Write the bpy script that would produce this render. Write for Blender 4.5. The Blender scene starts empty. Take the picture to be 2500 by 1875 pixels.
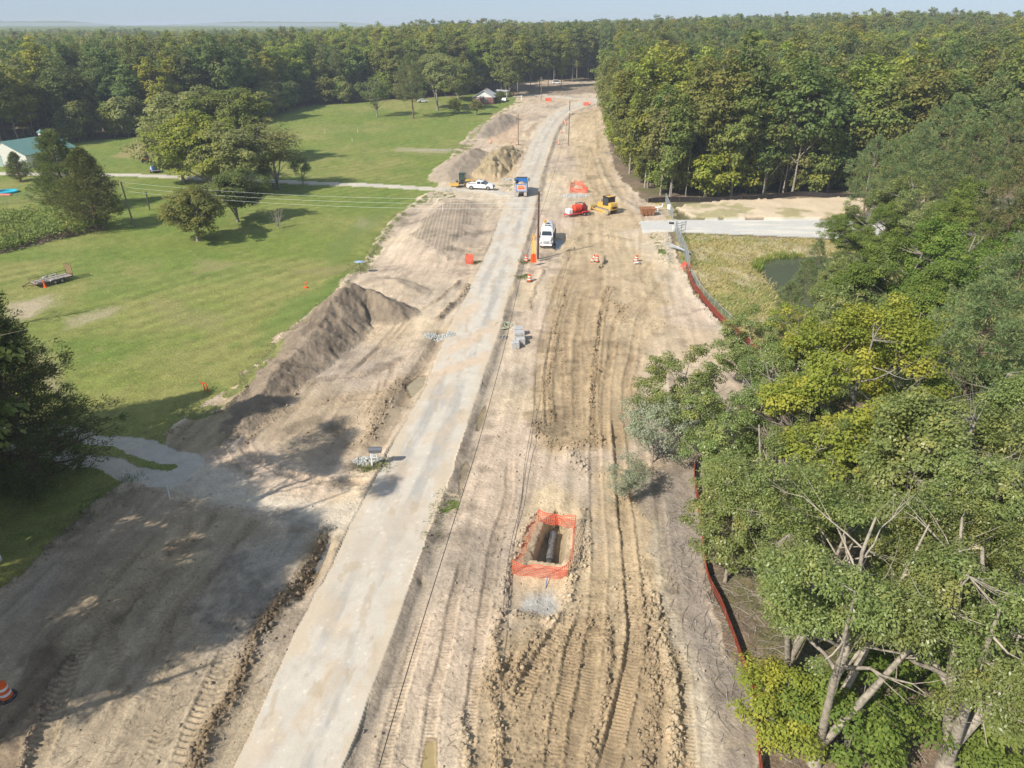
import bpy, math, random
import numpy as np
from mathutils import Vector, Matrix

SC = bpy.context.scene
COL = SC.collection
R = math.radians

# ------------------------------------------------------------------ camera
CAM_H = 32.0
PITCH = R(26.8)
cam_d = bpy.data.cameras.new("camera")
cam = bpy.data.objects.new("camera", cam_d)
COL.objects.link(cam)
cam_d.sensor_fit = 'HORIZONTAL'
cam_d.sensor_width = 36.0
cam_d.lens = 36.0 * 1534.0 / 2212.0
cam_d.clip_start = 0.5
cam_d.clip_end = 20000.0
cam.location = (0, 0, CAM_H)
cam.rotation_euler = (math.pi / 2 - PITCH, 0, 0)
SC.camera = cam

# ------------------------------------------------------------------ sky, sun, exposure
SUN_AZ = R(49.0)          # shadows run towards this bearing (from +Y to +X)
SUN_EL = R(40.0)
world = bpy.data.worlds.new("World")
SC.world = world
world.use_nodes = True
wn = world.node_tree
wn.nodes.clear()
wo = wn.nodes.new('ShaderNodeOutputWorld')
wb = wn.nodes.new('ShaderNodeBackground')
ws = wn.nodes.new('ShaderNodeTexSky')
ws.sky_type = 'NISHITA'
ws.sun_disc = False
ws.sun_elevation = SUN_EL
ws.sun_rotation = SUN_AZ + math.pi
ws.altitude = 50
ws.air_density = 0.75
ws.dust_density = 0.3
ws.ozone_density = 3.0
wb.inputs['Strength'].default_value = 0.122
wt_ = wn.nodes.new('ShaderNodeVectorMath'); wt_.operation = 'MULTIPLY'      # white balance of the whole sky
wt_.inputs[1].default_value = (0.735, 0.785, 0.91)
wn.links.new(ws.outputs[0], wt_.inputs[0])
hz0 = wn.nodes.new('ShaderNodeMix'); hz0.data_type = 'RGBA'          # even pale haze veil over the clear sky
hz0.inputs['Factor'].default_value = .68; hz0.inputs['B'].default_value = (2.60, 3.12, 3.75, 1)
wn.links.new(wt_.outputs[0], hz0.inputs['A'])
wn.links.new(hz0.outputs['Result'], wb.inputs[0])
wn.links.new(wb.outputs[0], wo.inputs[0])

sun_d = bpy.data.lights.new("sun", 'SUN')
sun_d.energy = 4.6
sun_d.angle = R(0.55)
sun_d.color = (1.0, 0.94, 0.84)
sun = bpy.data.objects.new("sun", sun_d)
COL.objects.link(sun)
sdir = Vector((math.sin(SUN_AZ) * math.cos(SUN_EL), math.cos(SUN_AZ) * math.cos(SUN_EL), -math.sin(SUN_EL)))
sun.rotation_euler = sdir.to_track_quat('-Z', 'Y').to_euler()
sun.location = (-60, -60, 90)

SC.view_settings.view_transform = 'Standard'
SC.view_settings.look = 'None'
SC.view_settings.exposure = 0.46
SC.view_settings.gamma = 1.0
SC.view_settings.use_curve_mapping = False
SC.render.engine = 'CYCLES'
SC.cycles.max_bounces = 8
SC.cycles.diffuse_bounces = 3
SC.cycles.glossy_bounces = 3
SC.cycles.transmission_bounces = 5
SC.cycles.transparent_max_bounces = 12
SC.cycles.volume_bounces = 0
SC.cycles.use_denoising = True

# ------------------------------------------------------------------ geometry of the place
CP, SP = math.cos(PITCH), math.sin(PITCH)
FPX, CX, CY = 1534.0, 1106.0, 829.5


def sstep(x):
    x = np.clip(x, 0.0, 1.0)
    return x * x * (3 - 2 * x)


def zbase(x, y):
    x = np.asarray(x, dtype=float); y = np.asarray(y, dtype=float)
    a = 7.0 * sstep((y - 200) / 260.0) * sstep((x + 170) / 130.0)
    b = 5.5 * sstep((x - 45) / 200.0) * sstep((y - 140) / 120.0)
    return a + b


def gp(u, v, z=None):
    """surveyed point of the photograph (2212 x 1659 plan) as a ground point, or on level z"""
    dx = (u - CX) / FPX; dv = (v - CY) / FPX
    diry = CP - dv * SP; dirz = -SP - dv * CP
    zz = 0.0 if z is None else z
    for _ in range(1 if z is not None else 12):
        t = (zz - CAM_H) / min(dirz, -1e-4)
        x, y = dx * t, diry * t
        if z is None:
            zz = 0.5 * zz + 0.5 * float(zbase(x, y))
    return x, y


def G(pts):
    return np.array([gp(u, v) for u, v in pts])


def zr(region):
    x0, y0, x1, y1 = region
    s = (x1 - x0) / 2212.0
    return lambda pts: [((x0 + px * s) / 1.13020, (y0 + py * s) / 1.13020) for px, py in pts]


Z2 = zr((800, 0, 1700, 650)); Z3 = zr((1260, 380, 1660, 680)); Z4 = zr((0, 600, 900, 1250))
Z5 = zr((800, 600, 1700, 1250)); Z7 = zr((0, 1225, 900, 1875)); Z8 = zr((800, 1225, 1700, 1875))
Z9 = zr((1600, 1225, 2500, 1875)); ZR = zr((1100, 160, 1500, 380))


# ------------------------------------------------------------------ noise
def _hash(ix, iy, seed):
    h = (ix.astype(np.int64) * 374761393 + iy.astype(np.int64) * 668265263 + seed * 974634777) & 0xFFFFFFFF
    h = ((h ^ (h >> 13)) * 1274126177) & 0xFFFFFFFF
    h = (h ^ (h >> 16)) & 0xFFFF
    return h / 65535.0


def vnoise(x, y, seed=0):
    ix = np.floor(x); iy = np.floor(y)
    fx = x - ix; fy = y - iy
    fx = fx * fx * (3 - 2 * fx); fy = fy * fy * (3 - 2 * fy)
    ix = ix.astype(np.int64); iy = iy.astype(np.int64)
    a = _hash(ix, iy, seed); b = _hash(ix + 1, iy, seed)
    c = _hash(ix, iy + 1, seed); d = _hash(ix + 1, iy + 1, seed)
    return (a * (1 - fx) + b * fx) * (1 - fy) + (c * (1 - fx) + d * fx) * fy


def fbm(x, y, scale, octs=4, seed=0, gain=0.5):
    """0..1 noise with features of about `scale` metres"""
    out = 0.0; amp = 1.0; tot = 0.0
    px, py = x / scale, y / scale
    for k in range(octs):
        out = out + amp * vnoise(px, py, seed + k * 17)
        tot += amp; amp *= gain
        px, py = px * 2.03 + py * 0.11 + 5.3, py * 2.03 - px * 0.11 + 1.7
    return out / tot


def worley(x, y, scale, seed=0):
    px, py = x / scale, y / scale
    ix = np.floor(px).astype(np.int64); iy = np.floor(py).astype(np.int64)
    best = np.full(px.shape, 9.0); hid = np.zeros(px.shape)
    for dx in (-1, 0, 1):
        for dy in (-1, 0, 1):
            cx = ix + dx; cy = iy + dy
            jx = cx + _hash(cx, cy, seed); jy = cy + _hash(cx, cy, seed + 7)
            d = (px - jx) ** 2 + (py - jy) ** 2
            m = d < best
            best = np.where(m, d, best)
            hid = np.where(m, _hash(cx, cy, seed + 13), hid)
    return np.sqrt(best), hid


def in_poly(x, y, poly):
    inside = np.zeros(x.shape, bool)
    poly = np.asarray(poly)
    bx0, by0 = poly.min(0); bx1, by1 = poly.max(0)
    m = (x >= bx0) & (x <= bx1) & (y >= by0) & (y <= by1)
    if not m.any():
        return inside
    xs, ys = x[m], y[m]
    r = np.zeros(xs.shape, bool)
    n = len(poly)
    for i in range(n):
        x1, y1 = poly[i]; x2, y2 = poly[(i + 1) % n]
        if y1 == y2:
            continue
        c = ((y1 > ys) != (y2 > ys)) & (xs < (x2 - x1) * (ys - y1) / (y2 - y1) + x1)
        r ^= c
    inside[m] = r
    return inside


def smooth_line(P, n=6):
    """Catmull-Rom through the points"""
    P = np.asarray(P, float)
    if len(P) < 3:
        return P
    Q = np.vstack([2 * P[0] - P[1], P, 2 * P[-1] - P[-2]])
    out = []
    for i in range(1, len(Q) - 2):
        p0, p1, p2, p3 = Q[i - 1], Q[i], Q[i + 1], Q[i + 2]
        for k in range(n):
            t = k / n
            out.append(0.5 * ((2 * p1) + (-p0 + p2) * t + (2 * p0 - 5 * p1 + 4 * p2 - p3) * t * t
                              + (-p0 + 3 * p1 - 3 * p2 + p3) * t ** 3))
    out.append(P[-1])
    return np.array(out)


def line_dist(x, y, P, rad):
    """idx of the points within rad of polyline P with their signed offset and run length"""
    P = np.asarray(P)
    m = np.where((x > P[:, 0].min() - rad) & (x < P[:, 0].max() + rad) &
                 (y > P[:, 1].min() - rad) & (y < P[:, 1].max() + rad))[0]
    if len(m) == 0:
        return m, np.zeros(0), np.zeros(0), 1.0
    xs, ys = x[m], y[m]
    best = np.full(len(m), 1e9); lat = np.zeros(len(m)); run = np.zeros(len(m))
    s0 = 0.0
    for i in range(len(P) - 1):
        ax, ay = P[i]; bx, by = P[i + 1]
        dx, dy = bx - ax, by - ay
        L = math.hypot(dx, dy)
        if L < 1e-6:
            continue
        t = np.clip(((xs - ax) * dx + (ys - ay) * dy) / (L * L), 0, 1)
        qx, qy = xs - (ax + t * dx), ys - (ay + t * dy)
        d = np.hypot(qx, qy)
        k = d < best
        best = np.where(k, d, best)
        sg = np.sign(dx * (ys - ay) - dy * (xs - ax))
        lat = np.where(k, d * sg, lat)
        run = np.where(k, s0 + t * L, run)
        s0 += L
    k = best < rad
    return m[k], lat[k], run[k], s0


# ------------------------------------------------------------------ materials
MATS = {}


def srgb(r, g, b):
    f = lambda c: (c / 255.0 / 12.92) if c <= 10 else ((c / 255.0 + 0.055) / 1.055) ** 2.4
    return (f(r), f(g), f(b))


def mat(name, color, rough=0.6, metal=0.0, noise=0.12, scale=8.0, bump=0.0, spec=0.35, coat=0.0, dirt=None, alpha=1.0,
        trans=0.0, emis=0.0):
    if name in MATS:
        return MATS[name]
    m = bpy.data.materials.new(name); m.use_nodes = True
    nt = m.node_tree; nt.nodes.clear()
    out = nt.nodes.new('ShaderNodeOutputMaterial')
    b = nt.nodes.new('ShaderNodeBsdfPrincipled')
    nt.links.new(b.outputs[0], out.inputs[0])
    tc = nt.nodes.new('ShaderNodeTexCoord')
    n = nt.nodes.new('ShaderNodeTexNoise'); n.inputs['Scale'].default_value = scale
    n.inputs['Detail'].default_value = 5
    nt.links.new(tc.outputs['Object'], n.inputs['Vector'])
    mx = nt.nodes.new('ShaderNodeMix'); mx.data_type = 'RGBA'
    c = np.array(color)
    d = np.array(dirt) if dirt is not None else c * (1 - min(0.9, noise * 2.2))
    mx.inputs['A'].default_value = (*np.clip(c * (1 + noise * 0.35), 0, 1), 1)
    mx.inputs['B'].default_value = (*np.clip(d, 0, 1), 1)
    rp = nt.nodes.new('ShaderNodeMapRange')
    rp.inputs['From Min'].default_value = 0.42; rp.inputs['From Max'].default_value = 0.72
    nt.links.new(n.outputs[0], rp.inputs[0])
    nt.links.new(rp.outputs[0], mx.inputs['Factor'])
    nt.links.new(mx.outputs['Result'], b.inputs['Base Color'])
    b.inputs['Roughness'].default_value = rough
    b.inputs['Metallic'].default_value = metal
    b.inputs['Specular IOR Level'].default_value = spec
    b.inputs['Coat Weight'].default_value = coat
    b.inputs['Alpha'].default_value = alpha
    b.inputs['Transmission Weight'].default_value = trans
    if bump > 0:
        bp = nt.nodes.new('ShaderNodeBump'); bp.inputs['Strength'].default_value = bump
        bp.inputs['Distance'].default_value = 0.03
        nt.links.new(n.outputs[0], bp.inputs['Height'])
        nt.links.new(bp.outputs[0], b.inputs['Normal'])
    MATS[name] = m
    return m


def leaf_mat(name, c1, c2, c3, rough=0.6, trans=0.35, spec=0.15, vary=0.10):
    """c1 / c2 mixed per leaf, c3 where the leaf cluster turns"""
    m = bpy.data.materials.new(name); m.use_nodes = True
    nt = m.node_tree; nt.nodes.clear()
    N = nt.nodes.new; L = nt.links.new
    out = N('ShaderNodeOutputMaterial')
    at = N('ShaderNodeAttribute'); at.attribute_name = 'tint'
    sep = N('ShaderNodeSeparateColor'); L(at.outputs['Color'], sep.inputs[0])
    oi = N('ShaderNodeObjectInfo')
    m1 = N('ShaderNodeMix'); m1.data_type = 'RGBA'
    m1.inputs['A'].default_value = (*c1, 1); m1.inputs['B'].default_value = (*c2, 1)
    L(sep.outputs[0], m1.inputs['Factor'])
    m2 = N('ShaderNodeMix'); m2.data_type = 'RGBA'
    m2.inputs['B'].default_value = (*c3, 1)
    L(m1.outputs['Result'], m2.inputs['A'])
    mr = N('ShaderNodeMapRange'); mr.inputs['From Min'].default_value = 0.62; mr.inputs['From Max'].default_value = 1.0
    mr.inputs['To Max'].default_value = 0.85
    L(sep.outputs[1], mr.inputs[0]); L(mr.outputs[0], m2.inputs['Factor'])
    hs = N('ShaderNodeHueSaturation')
    mh = N('ShaderNodeMapRange'); mh.inputs['To Min'].default_value = 0.5 - vary * 0.28; mh.inputs['To Max'].default_value = 0.5 + vary * 0.22
    L(oi.outputs['Random'], mh.inputs[0]); L(mh.outputs[0], hs.inputs['Hue'])
    mv = N('ShaderNodeMath'); mv.operation = 'MULTIPLY_ADD'; mv.inputs[1].default_value = vary * 6.1; mv.inputs[2].default_value = 0.0
    fr = N('ShaderNodeMath'); fr.operation = 'FRACT'
    L(oi.outputs['Random'], mv.inputs[0]); L(mv.outputs[0], fr.inputs[0])
    mr2 = N('ShaderNodeMapRange'); mr2.inputs['To Min'].default_value = 1.08; mr2.inputs['To Max'].default_value = 1.6
    L(fr.outputs[0], mr2.inputs[0]); L(mr2.outputs[0], hs.inputs['Value'])
    L(m2.outputs['Result'], hs.inputs['Color'])
    pb = N('ShaderNodeBsdfPrincipled'); pb.inputs['Roughness'].default_value = rough
    pb.inputs['Specular IOR Level'].default_value = spec
    L(hs.outputs[0], pb.inputs['Base Color'])
    tr = N('ShaderNodeBsdfTranslucent')
    ht = N('ShaderNodeHueSaturation'); ht.inputs['Saturation'].default_value = 1.1; ht.inputs['Value'].default_value = 1.5
    L(hs.outputs[0], ht.inputs['Color']); L(ht.outputs[0], tr.inputs['Color'])
    mx = N('ShaderNodeMixShader'); mx.inputs[0].default_value = trans
    L(pb.outputs[0], mx.inputs[1]); L(tr.outputs[0], mx.inputs[2]); L(mx.outputs[0], out.inputs[0])
    MATS[name] = m
    return m


# ------------------------------------------------------------------ object helpers
def tag(o, label=None, cat=None, group=None, kind=None):
    if label: o['label'] = label
    if cat: o['category'] = cat
    if group: o['group'] = group
    if kind: o['kind'] = kind
    return o


def empty(name, loc=(0, 0, 0), rz=0.0, label=None, cat=None, group=None):
    o = bpy.data.objects.new(name, None)
    COL.objects.link(o)
    o.location = loc; o.rotation_euler = (0, 0, rz); o.empty_display_size = 0.3
    return tag(o, label, cat, group)


def link_mesh(name, me, parent=None):
    o = bpy.data.objects.new(name, me)
    COL.objects.link(o)
    if parent is not None:
        o.parent = parent
    return o


def np_mesh(name, V, F, mats, fmat=None, smooth=False, attrs=None):
    """V (n,3), F (m,k) fixed size faces"""
    me = bpy.data.meshes.new(name)
    V = np.asarray(V, dtype=np.float32); F = np.asarray(F, dtype=np.int32)
    k = F.shape[1]
    me.vertices.add(len(V)); me.vertices.foreach_set('co', V.ravel())
    me.loops.add(F.size); me.loops.foreach_set('vertex_index', F.ravel())
    me.polygons.add(len(F))
    me.polygons.foreach_set('loop_start', np.arange(0, F.size, k, dtype=np.int32))
    for m in (mats if isinstance(mats, (list, tuple)) else [mats]):
        me.materials.append(m)
    if fmat is not None:
        me.polygons.foreach_set('material_index', np.asarray(fmat, dtype=np.int32))
    if smooth:
        me.polygons.foreach_set('use_smooth', np.ones(len(F), dtype=bool))
    for an, (dom, arr) in (attrs or {}).items():
        a = me.color_attributes.new(an, 'FLOAT_COLOR', dom)
        arr = np.asarray(arr, dtype=np.float32)
        if arr.shape[1] == 3:
            arr = np.hstack([arr, np.ones((len(arr), 1), np.float32)])
        a.data.foreach_set('color', arr.ravel())
    me.update(calc_edges=True)
    return me


class MB:
    """collects primitives and links them as ONE mesh object"""
    def __init__(s):
        s.v = []; s.f = []; s.m = []; s.mi = 0

    def add(s, vs, fs, mi=None):
        b = len(s.v)
        s.v += [tuple(map(float, p)) for p in vs]
        s.f += [tuple(b + i for i in f) for f in fs]
        s.m += [s.mi if mi is None else mi] * len(fs)
        return s

    def box(s, c, d, rot=None, mi=None, taper=1.0, bev=0.0):
        x, y, z = d[0] / 2, d[1] / 2, d[2] / 2
        if bev > 0:
            bev = min(bev, x * .9, y * .9)
            prof = [(-x, -y + bev), (-x + bev, -y), (x - bev, -y), (x, -y + bev), (x, y - bev), (x - bev, y), (-x + bev, y), (-x, y - bev)]
            bz = min(bev, z * .6)
            vs = []
            for zz, sc in ((-z, 1), (z - bz, 1), (z, None)):
                for (px, py) in prof:
                    if sc is None:
                        px, py = px * (x - bz * .8) / x * taper, py * (y - bz * .8) / y * taper
                    vs.append((px, py, zz))
            fs = [tuple(range(7, -1, -1)), tuple(range(16, 24))]
            for r in (0, 8):
                for i in range(8):
                    j = (i + 1) % 8
                    fs.append((r + i, r + j, r + 8 + j, r + 8 + i))
        else:
            vs = [(-x, -y, -z), (x, -y, -z), (x, y, -z), (-x, y, -z),
                  (-x * taper, -y * taper, z), (x * taper, -y * taper, z), (x * taper, y * taper, z), (-x * taper, y * taper, z)]
            fs = [(0, 3, 2, 1), (4, 5, 6, 7), (0, 1, 5, 4), (1, 2, 6, 5), (2, 3, 7, 6), (3, 0, 4, 7)]
        M = Matrix.Translation(c) @ (rot.to_4x4() if rot is not None else Matrix.Identity(4))
        return s.add([M @ Vector(p) for p in vs], fs, mi)

    def cyl(s, p0, p1, r0, r1=None, n=10, mi=None, caps=True):
        r1 = r0 if r1 is None else r1
        a, b = Vector(p0), Vector(p1)
        ax = (b - a)
        if ax.length < 1e-7: return s
        q = ax.to_track_quat('Z', 'Y')
        vs = []
        for (c, r) in ((a, r0), (b, r1)):
            for i in range(n):
                t = 2 * math.pi * i / n
                vs.append(c + q @ Vector((r * math.cos(t), r * math.sin(t), 0)))
        fs = [(i, (i + 1) % n, n + (i + 1) % n, n + i) for i in range(n)]
        if caps:
            fs += [tuple(range(n - 1, -1, -1)), tuple(range(n, 2 * n))]
        return s.add(vs, fs, mi)

    def tube(s, pts, r, n=6, mi=None):
        pts = [Vector(p) for p in pts]
        vs = []; fs = []
        rr = r if hasattr(r, '__len__') else [r] * len(pts)
        for k, p in enumerate(pts):
            d = (pts[min(k + 1, len(pts) - 1)] - pts[max(k - 1, 0)])
            if d.length < 1e-9: d = Vector((0, 0, 1))
            q = d.to_track_quat('Z', 'Y')
            for i in range(n):
                t = 2 * math.pi * i / n
                vs.append(p + q @ Vector((rr[k] * math.cos(t), rr[k] * math.sin(t), 0)))
        for k in range(len(pts) - 1):
            for i in range(n):
                j = (i + 1) % n
                fs.append((k * n + i, k * n + j, (k + 1) * n + j, (k + 1) * n + i))
        fs += [tuple(range(n - 1, -1, -1)), tuple(range((len(pts) - 1) * n, len(pts) * n))]
        return s.add(vs, fs, mi)

    def prism(s, prof, y0, y1, mi=None, inset=0.0, axis='y'):
        """profile in (x,z) extruded along y; inset shrinks the end faces' height side (soft edges)"""
        n = len(prof)
        f = (lambda a, b, c: (a, b, c)) if axis == 'y' else (lambda a, b, c: (b, a, c))
        vs = [f(px, y0, pz) for px, pz in prof] + [f(px, y1, pz) for px, pz in prof]
        fs = [tuple(range(n)), tuple(range(2 * n - 1, n - 1, -1))]
        fs += [(i + n, (i + 1) % n + n, (i + 1) % n, i) for i in range(n)]
        return s.add(vs, fs, mi)

    def loft(s, rings, mi=None, closed=True, caps=True):
        n = len(rings[0]); vs = [p for r in rings for p in r]; fs = []
        for k in range(len(rings) - 1):
            for i in range(n if closed else n - 1):
                j = (i + 1) % n
                fs.append((k * n + i, k * n + j, (k + 1) * n + j, (k + 1) * n + i))
        if caps:
            fs += [tuple(range(n - 1, -1, -1)), tuple(range((len(rings) - 1) * n, len(rings) * n))]
        return s.add(vs, fs, mi)

    def build(s, name, mats, parent=None, smooth=False, **kw):
        me = bpy.data.meshes.new(name)
        me.from_pydata(s.v, [], s.f)
        for m in (mats if isinstance(mats, (list, tuple)) else [mats]):
            me.materials.append(m)
        me.polygons.foreach_set('material_index', np.array(s.m, dtype=np.int32))
        if smooth:
            me.polygons.foreach_set('use_smooth', np.ones(len(s.f), dtype=bool))
            try:
                me.set_sharp_from_angle(angle=R(40))
            except Exception:
                pass
        me.update()
        o = link_mesh(name, me, parent)
        if kw: tag(o, **kw)
        return o


def copy_tree(o, parent=None):
    c = o.copy(); COL.objects.link(c); c.parent = parent
    for ch in list(o.children):
        copy_tree(ch, c)
    return c

# ================================================================== GROUND
ROAD_L = [(470, 1730), (504, 1656), (640, 1370), (756, 1138), (841, 974), (910, 855), (974, 704), (1044, 560), (1089, 446), (1125, 360),
          (1154, 288), (1187, 248), (1230, 224), (1284, 213), (1335, 203), (1420, 190)]
ROAD_R = [(710, 1730), (737, 1656), (841, 1390), (949, 1084), (967, 1046), (1021, 880), (1075, 722), (1122, 562), (1154, 457), (1176, 360),
          (1201, 288), (1228, 250), (1272, 229), (1330, 214), (1420, 201)]
rl = smooth_line(G(ROAD_L)); rr = smooth_line(G(ROAD_R))
# carry the road on behind the camera
def _back(P, L):
    d = P[0] - P[3]; d = d / np.hypot(*d)
    return np.vstack([P[0] + d * L, P])
ROADP = np.vstack([_back(rl, 60), _back(rr, 60)[::-1]])
def _resample(P, n):
    s = np.r_[0, np.cumsum(np.hypot(*np.diff(P, axis=0).T))]
    t = np.linspace(0, s[-1], n)
    return np.c_[np.interp(t, s, P[:, 0]), np.interp(t, s, P[:, 1])]
ROADC = 0.5 * (_resample(_back(rl, 60), 120) + _resample(_back(rr, 60), 120))

L_DIRT_EDGE = [(-260, 1700), (-100, 1440), (0, 1278), (209, 1084), (300, 1022), (345, 1004), (350, 960), (380, 915), (430, 875), (500, 838), (590, 745),
               (660, 680), (760, 590), (850, 470), (905, 425), (935, 408), (945, 394), (975, 335), (1010, 290), (1070, 245), (1110, 222), (1118, 208),
               (1125, 190), (1180, 182)]
R_DIRT_EDGE = [(1330, 178), (1300, 196), (1296, 225), (1316, 300), (1322, 340), (1345, 392), (1400, 440), (1440, 452), (1442, 476), (1446, 505), (1462, 545),
               (1476, 590), (1500, 640), (1545, 690), (1600, 740), (1660, 775), (1600, 870), (1530, 960), (1508, 1060), (1520, 1180),
               (1555, 1330), (1625, 1500), (1650, 1659), (1680, 1900)]
DIRT = G(L_DIRT_EDGE + R_DIRT_EDGE)
DIRT = np.vstack([[[-34, 6], [-30, -60]], DIRT, [[8, -60]]])
FARDIRT = G([(1105, 186), (1120, 196), (1290, 205), (1330, 190), (1330, 174), (1230, 172), (1130, 177)])
LAWN_UP = np.vstack([G(L_DIRT_EDGE[6:22]), G([(1090, 200), (1040, 198), (1000, 207), (800, 219), (690, 226), (610, 236), (560, 262), (420, 284), (230, 300), (120, 312),
                     (0, 338), (-300, 372), (-900, 450)]), [[-190, 60], [-120, 40]], G([(190, 945), (345, 968)])])
LAWN_LOW = np.vstack([G([(345, 1006), (300, 1022), (209, 1084), (0, 1278), (-100, 1440), (-260, 1700)]), [[-60, -10], [-150, 10], [-150, 50]], G([(-200, 985), (190, 990)])])
MEADOW = G([(1458, 506), (1830, 520), (2500, 534), (2500, 790), (1700, 790), (1610, 738), (1550, 690), (1506, 640), (1484, 590), (1470, 545)])
MEADOW2 = G([(1400, 440), (1460, 437), (1460, 474), (1410, 476)])
POND = G([(1634, 566), (1650, 553), (1700, 549), (1780, 548), (1880, 556), (1900, 640), (1800, 672), (1730, 660), (1680, 622), (1655, 590)])
SANDBERM = G([(1462, 452), (1480, 446), (1600, 436), (1800, 430), (2300, 432), (2300, 474), (1500, 474)])
GRAVEL_R = G([(1380, 478), (1430, 476), (1500, 475), (1850, 476), (2700, 478), (2700, 540), (1840, 516), (1482, 503), (1420, 500), (1390, 505)])
DRIVE_UP = smooth_line(G([(-300, 372), (60, 376), (235, 378), (330, 380), (450, 386), (560, 390), (700, 396), (800, 400), (940, 408), (1050, 412), (1090, 420)]))
DRIVE_LOW = smooth_line(G([(-300, 930), (0, 945), (130, 957), (220, 975), (300, 995), (370, 1010)]))
FLANE = smooth_line(G([(1110, 207), (1170, 206), (1230, 212), (1290, 214)]))
BRUSHLOT = G([(-300, 480), (0, 472), (90, 468), (205, 480), (238, 494), (205, 500), (110, 520), (0, 548), (-300, 590)])

rows_v = np.arange(1704, 171.9, -2.0)
dvv = (rows_v - CY) / FPX
dd = CAM_H / (SP + dvv * CP)
Yn = dd * (CP - dvv * SP)
Yrows = np.r_[np.array([-160, -90, -50, -25, -8, 4, 11, 15.5, 18.4]), Yn[Yn > 19.0], Yn[-1] * 1.16 ** np.arange(1, 23)]
ucols = np.r_[np.arange(-24, 1690, 2.9), np.arange(1690, 2240, 5.5)]
tcols = (ucols - CX) / FPX
tcols = np.r_[-np.array([9, 6, 4, 2.8, 2.1, 1.7, 1.4, 1.2, 1.05, .95, .88, .82, .78, .755]), tcols, np.array([.76, .8, .85, .92, 1.0, 1.15, 1.4, 1.8, 2.6, 4, 6, 9])]
NR, NC = len(Yrows), len(tcols)
dep = np.maximum(Yrows * CP + CAM_H * SP, 30.0)
X = (dep[:, None] * tcols[None, :]).ravel()
Y = np.repeat(Yrows, NC)
NV = len(X)
sel = (Y > 15) & (Y < 520) & (np.abs(X / (Y * CP + CAM_H * SP + 1e-6)) < 0.78)      # where fine work is done
S = np.where(sel)[0]
x, y = X[S], Y[S]

w1 = fbm(x, y, 3.0, 4, 3) - 0.5
w2 = fbm(x, y, 3.0, 4, 41) - 0.5
n_big = fbm(x, y, 22.0, 3, 5)
n_mid = fbm(x, y, 4.0, 5, 9, 0.6)
n_fin = fbm(x, y, 0.8, 4, 15, 0.65)
n_clod, clod_id = worley(x, y, 0.24, 21)
xe, ye = x + w1 * 2.2, y + w2 * 2.2            # ragged borders
xr, yr = x + w1 * 0.5, y + w2 * 0.5

lab = np.zeros(len(x), np.int8)
FOREST, LAWNI, DIRTI, ROADI, DRIVEI, GROADI, MEADI, PONDI, BERMI = 0, 1, 2, 3, 4, 5, 6, 7, 8
lab[in_poly(xe, ye, LAWN_UP)] = LAWNI
lab[in_poly(xe, ye, LAWN_LOW)] = LAWNI
lab[in_poly(xe, ye, MEADOW)] = MEADI
lab[in_poly(xe, ye, MEADOW2)] = MEADI
lab[in_poly(xe, ye, FARDIRT)] = DIRTI
lab[in_poly(xe, ye, BRUSHLOT)] = FOREST
dirt_in = in_poly(xe, ye, DIRT)
lab[dirt_in] = DIRTI
lab[in_poly(xe, ye, SANDBERM)] = BERMI
lab[in_poly(xr, yr, GRAVEL_R)] = GROADI
for P, hw in ((DRIVE_UP, 1.7), (FLANE, 2.2)):
    i, lat, run, _ = line_dist(xr, yr, P, hw)
    lab[i] = DRIVEI
i, lat, run, Lq = line_dist(xe, ye, DRIVE_LOW, 2.5)
cl = (np.abs(lat) < 0.55 + 0.8 * w1[i])
lab[i[~cl]] = DRIVEI
lab[i[cl]] = LAWNI
lab[in_poly(xr, yr, ROADP)] = ROADI
lab[in_poly(xr, yr, POND)] = PONDI

# ---- heights
H = np.zeros(len(x))
isd = (lab == DIRTI)
H += np.where(isd, (n_big - 0.5) * 0.5 + (n_mid - 0.5) * 0.22 + (n_fin - 0.5) * 0.06, 0)
H += np.where(lab == LAWNI, (n_big - 0.5) * 0.6 + (n_fin - .5) * 0.05, 0)
H += np.where(lab == FOREST, (n_mid - 0.5) * 0.25 + (n_fin - .5) * 0.08, 0)
H += np.where(lab == MEADI, (n_mid - 0.5) * 0.25 + 0.05, 0)
er = np.zeros(len(x)); er[in_poly(x, y, ROADP)] = 1.0
for P_, sg_ in ((_back(rl, 60), 1), (_back(rr, 60), -1)):
    i, lat, run, _ = line_dist(x, y, P_, 1.2)
    a_ = lat * sg_
    er[i] = np.where(a_ > 0, np.minimum(1, np.maximum(er[i] * (a_ < 0), 1 - sstep(a_ / .8))), er[i])
H += 0.10 * er + np.where(lab == ROADI, (n_fin - .5) * .012, 0)
H += np.where((lab == GROADI) | (lab == DRIVEI), 0.03 + (n_fin - .5) * 0.02, 0)
H += np.where(lab == BERMI, 0.5 + (n_mid - .5) * 0.7, 0)

# colour fields -----------------------------------------------------
C = np.zeros((len(x), 3))
def mixc(c, col, w):
    w = np.clip(w, 0, 1)[:, None]
    return c * (1 - w) + np.asarray(col)[None, :] * w
def ramp(a, lo, hi):
    return np.clip((a - lo) / (hi - lo), 0, 1)

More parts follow.
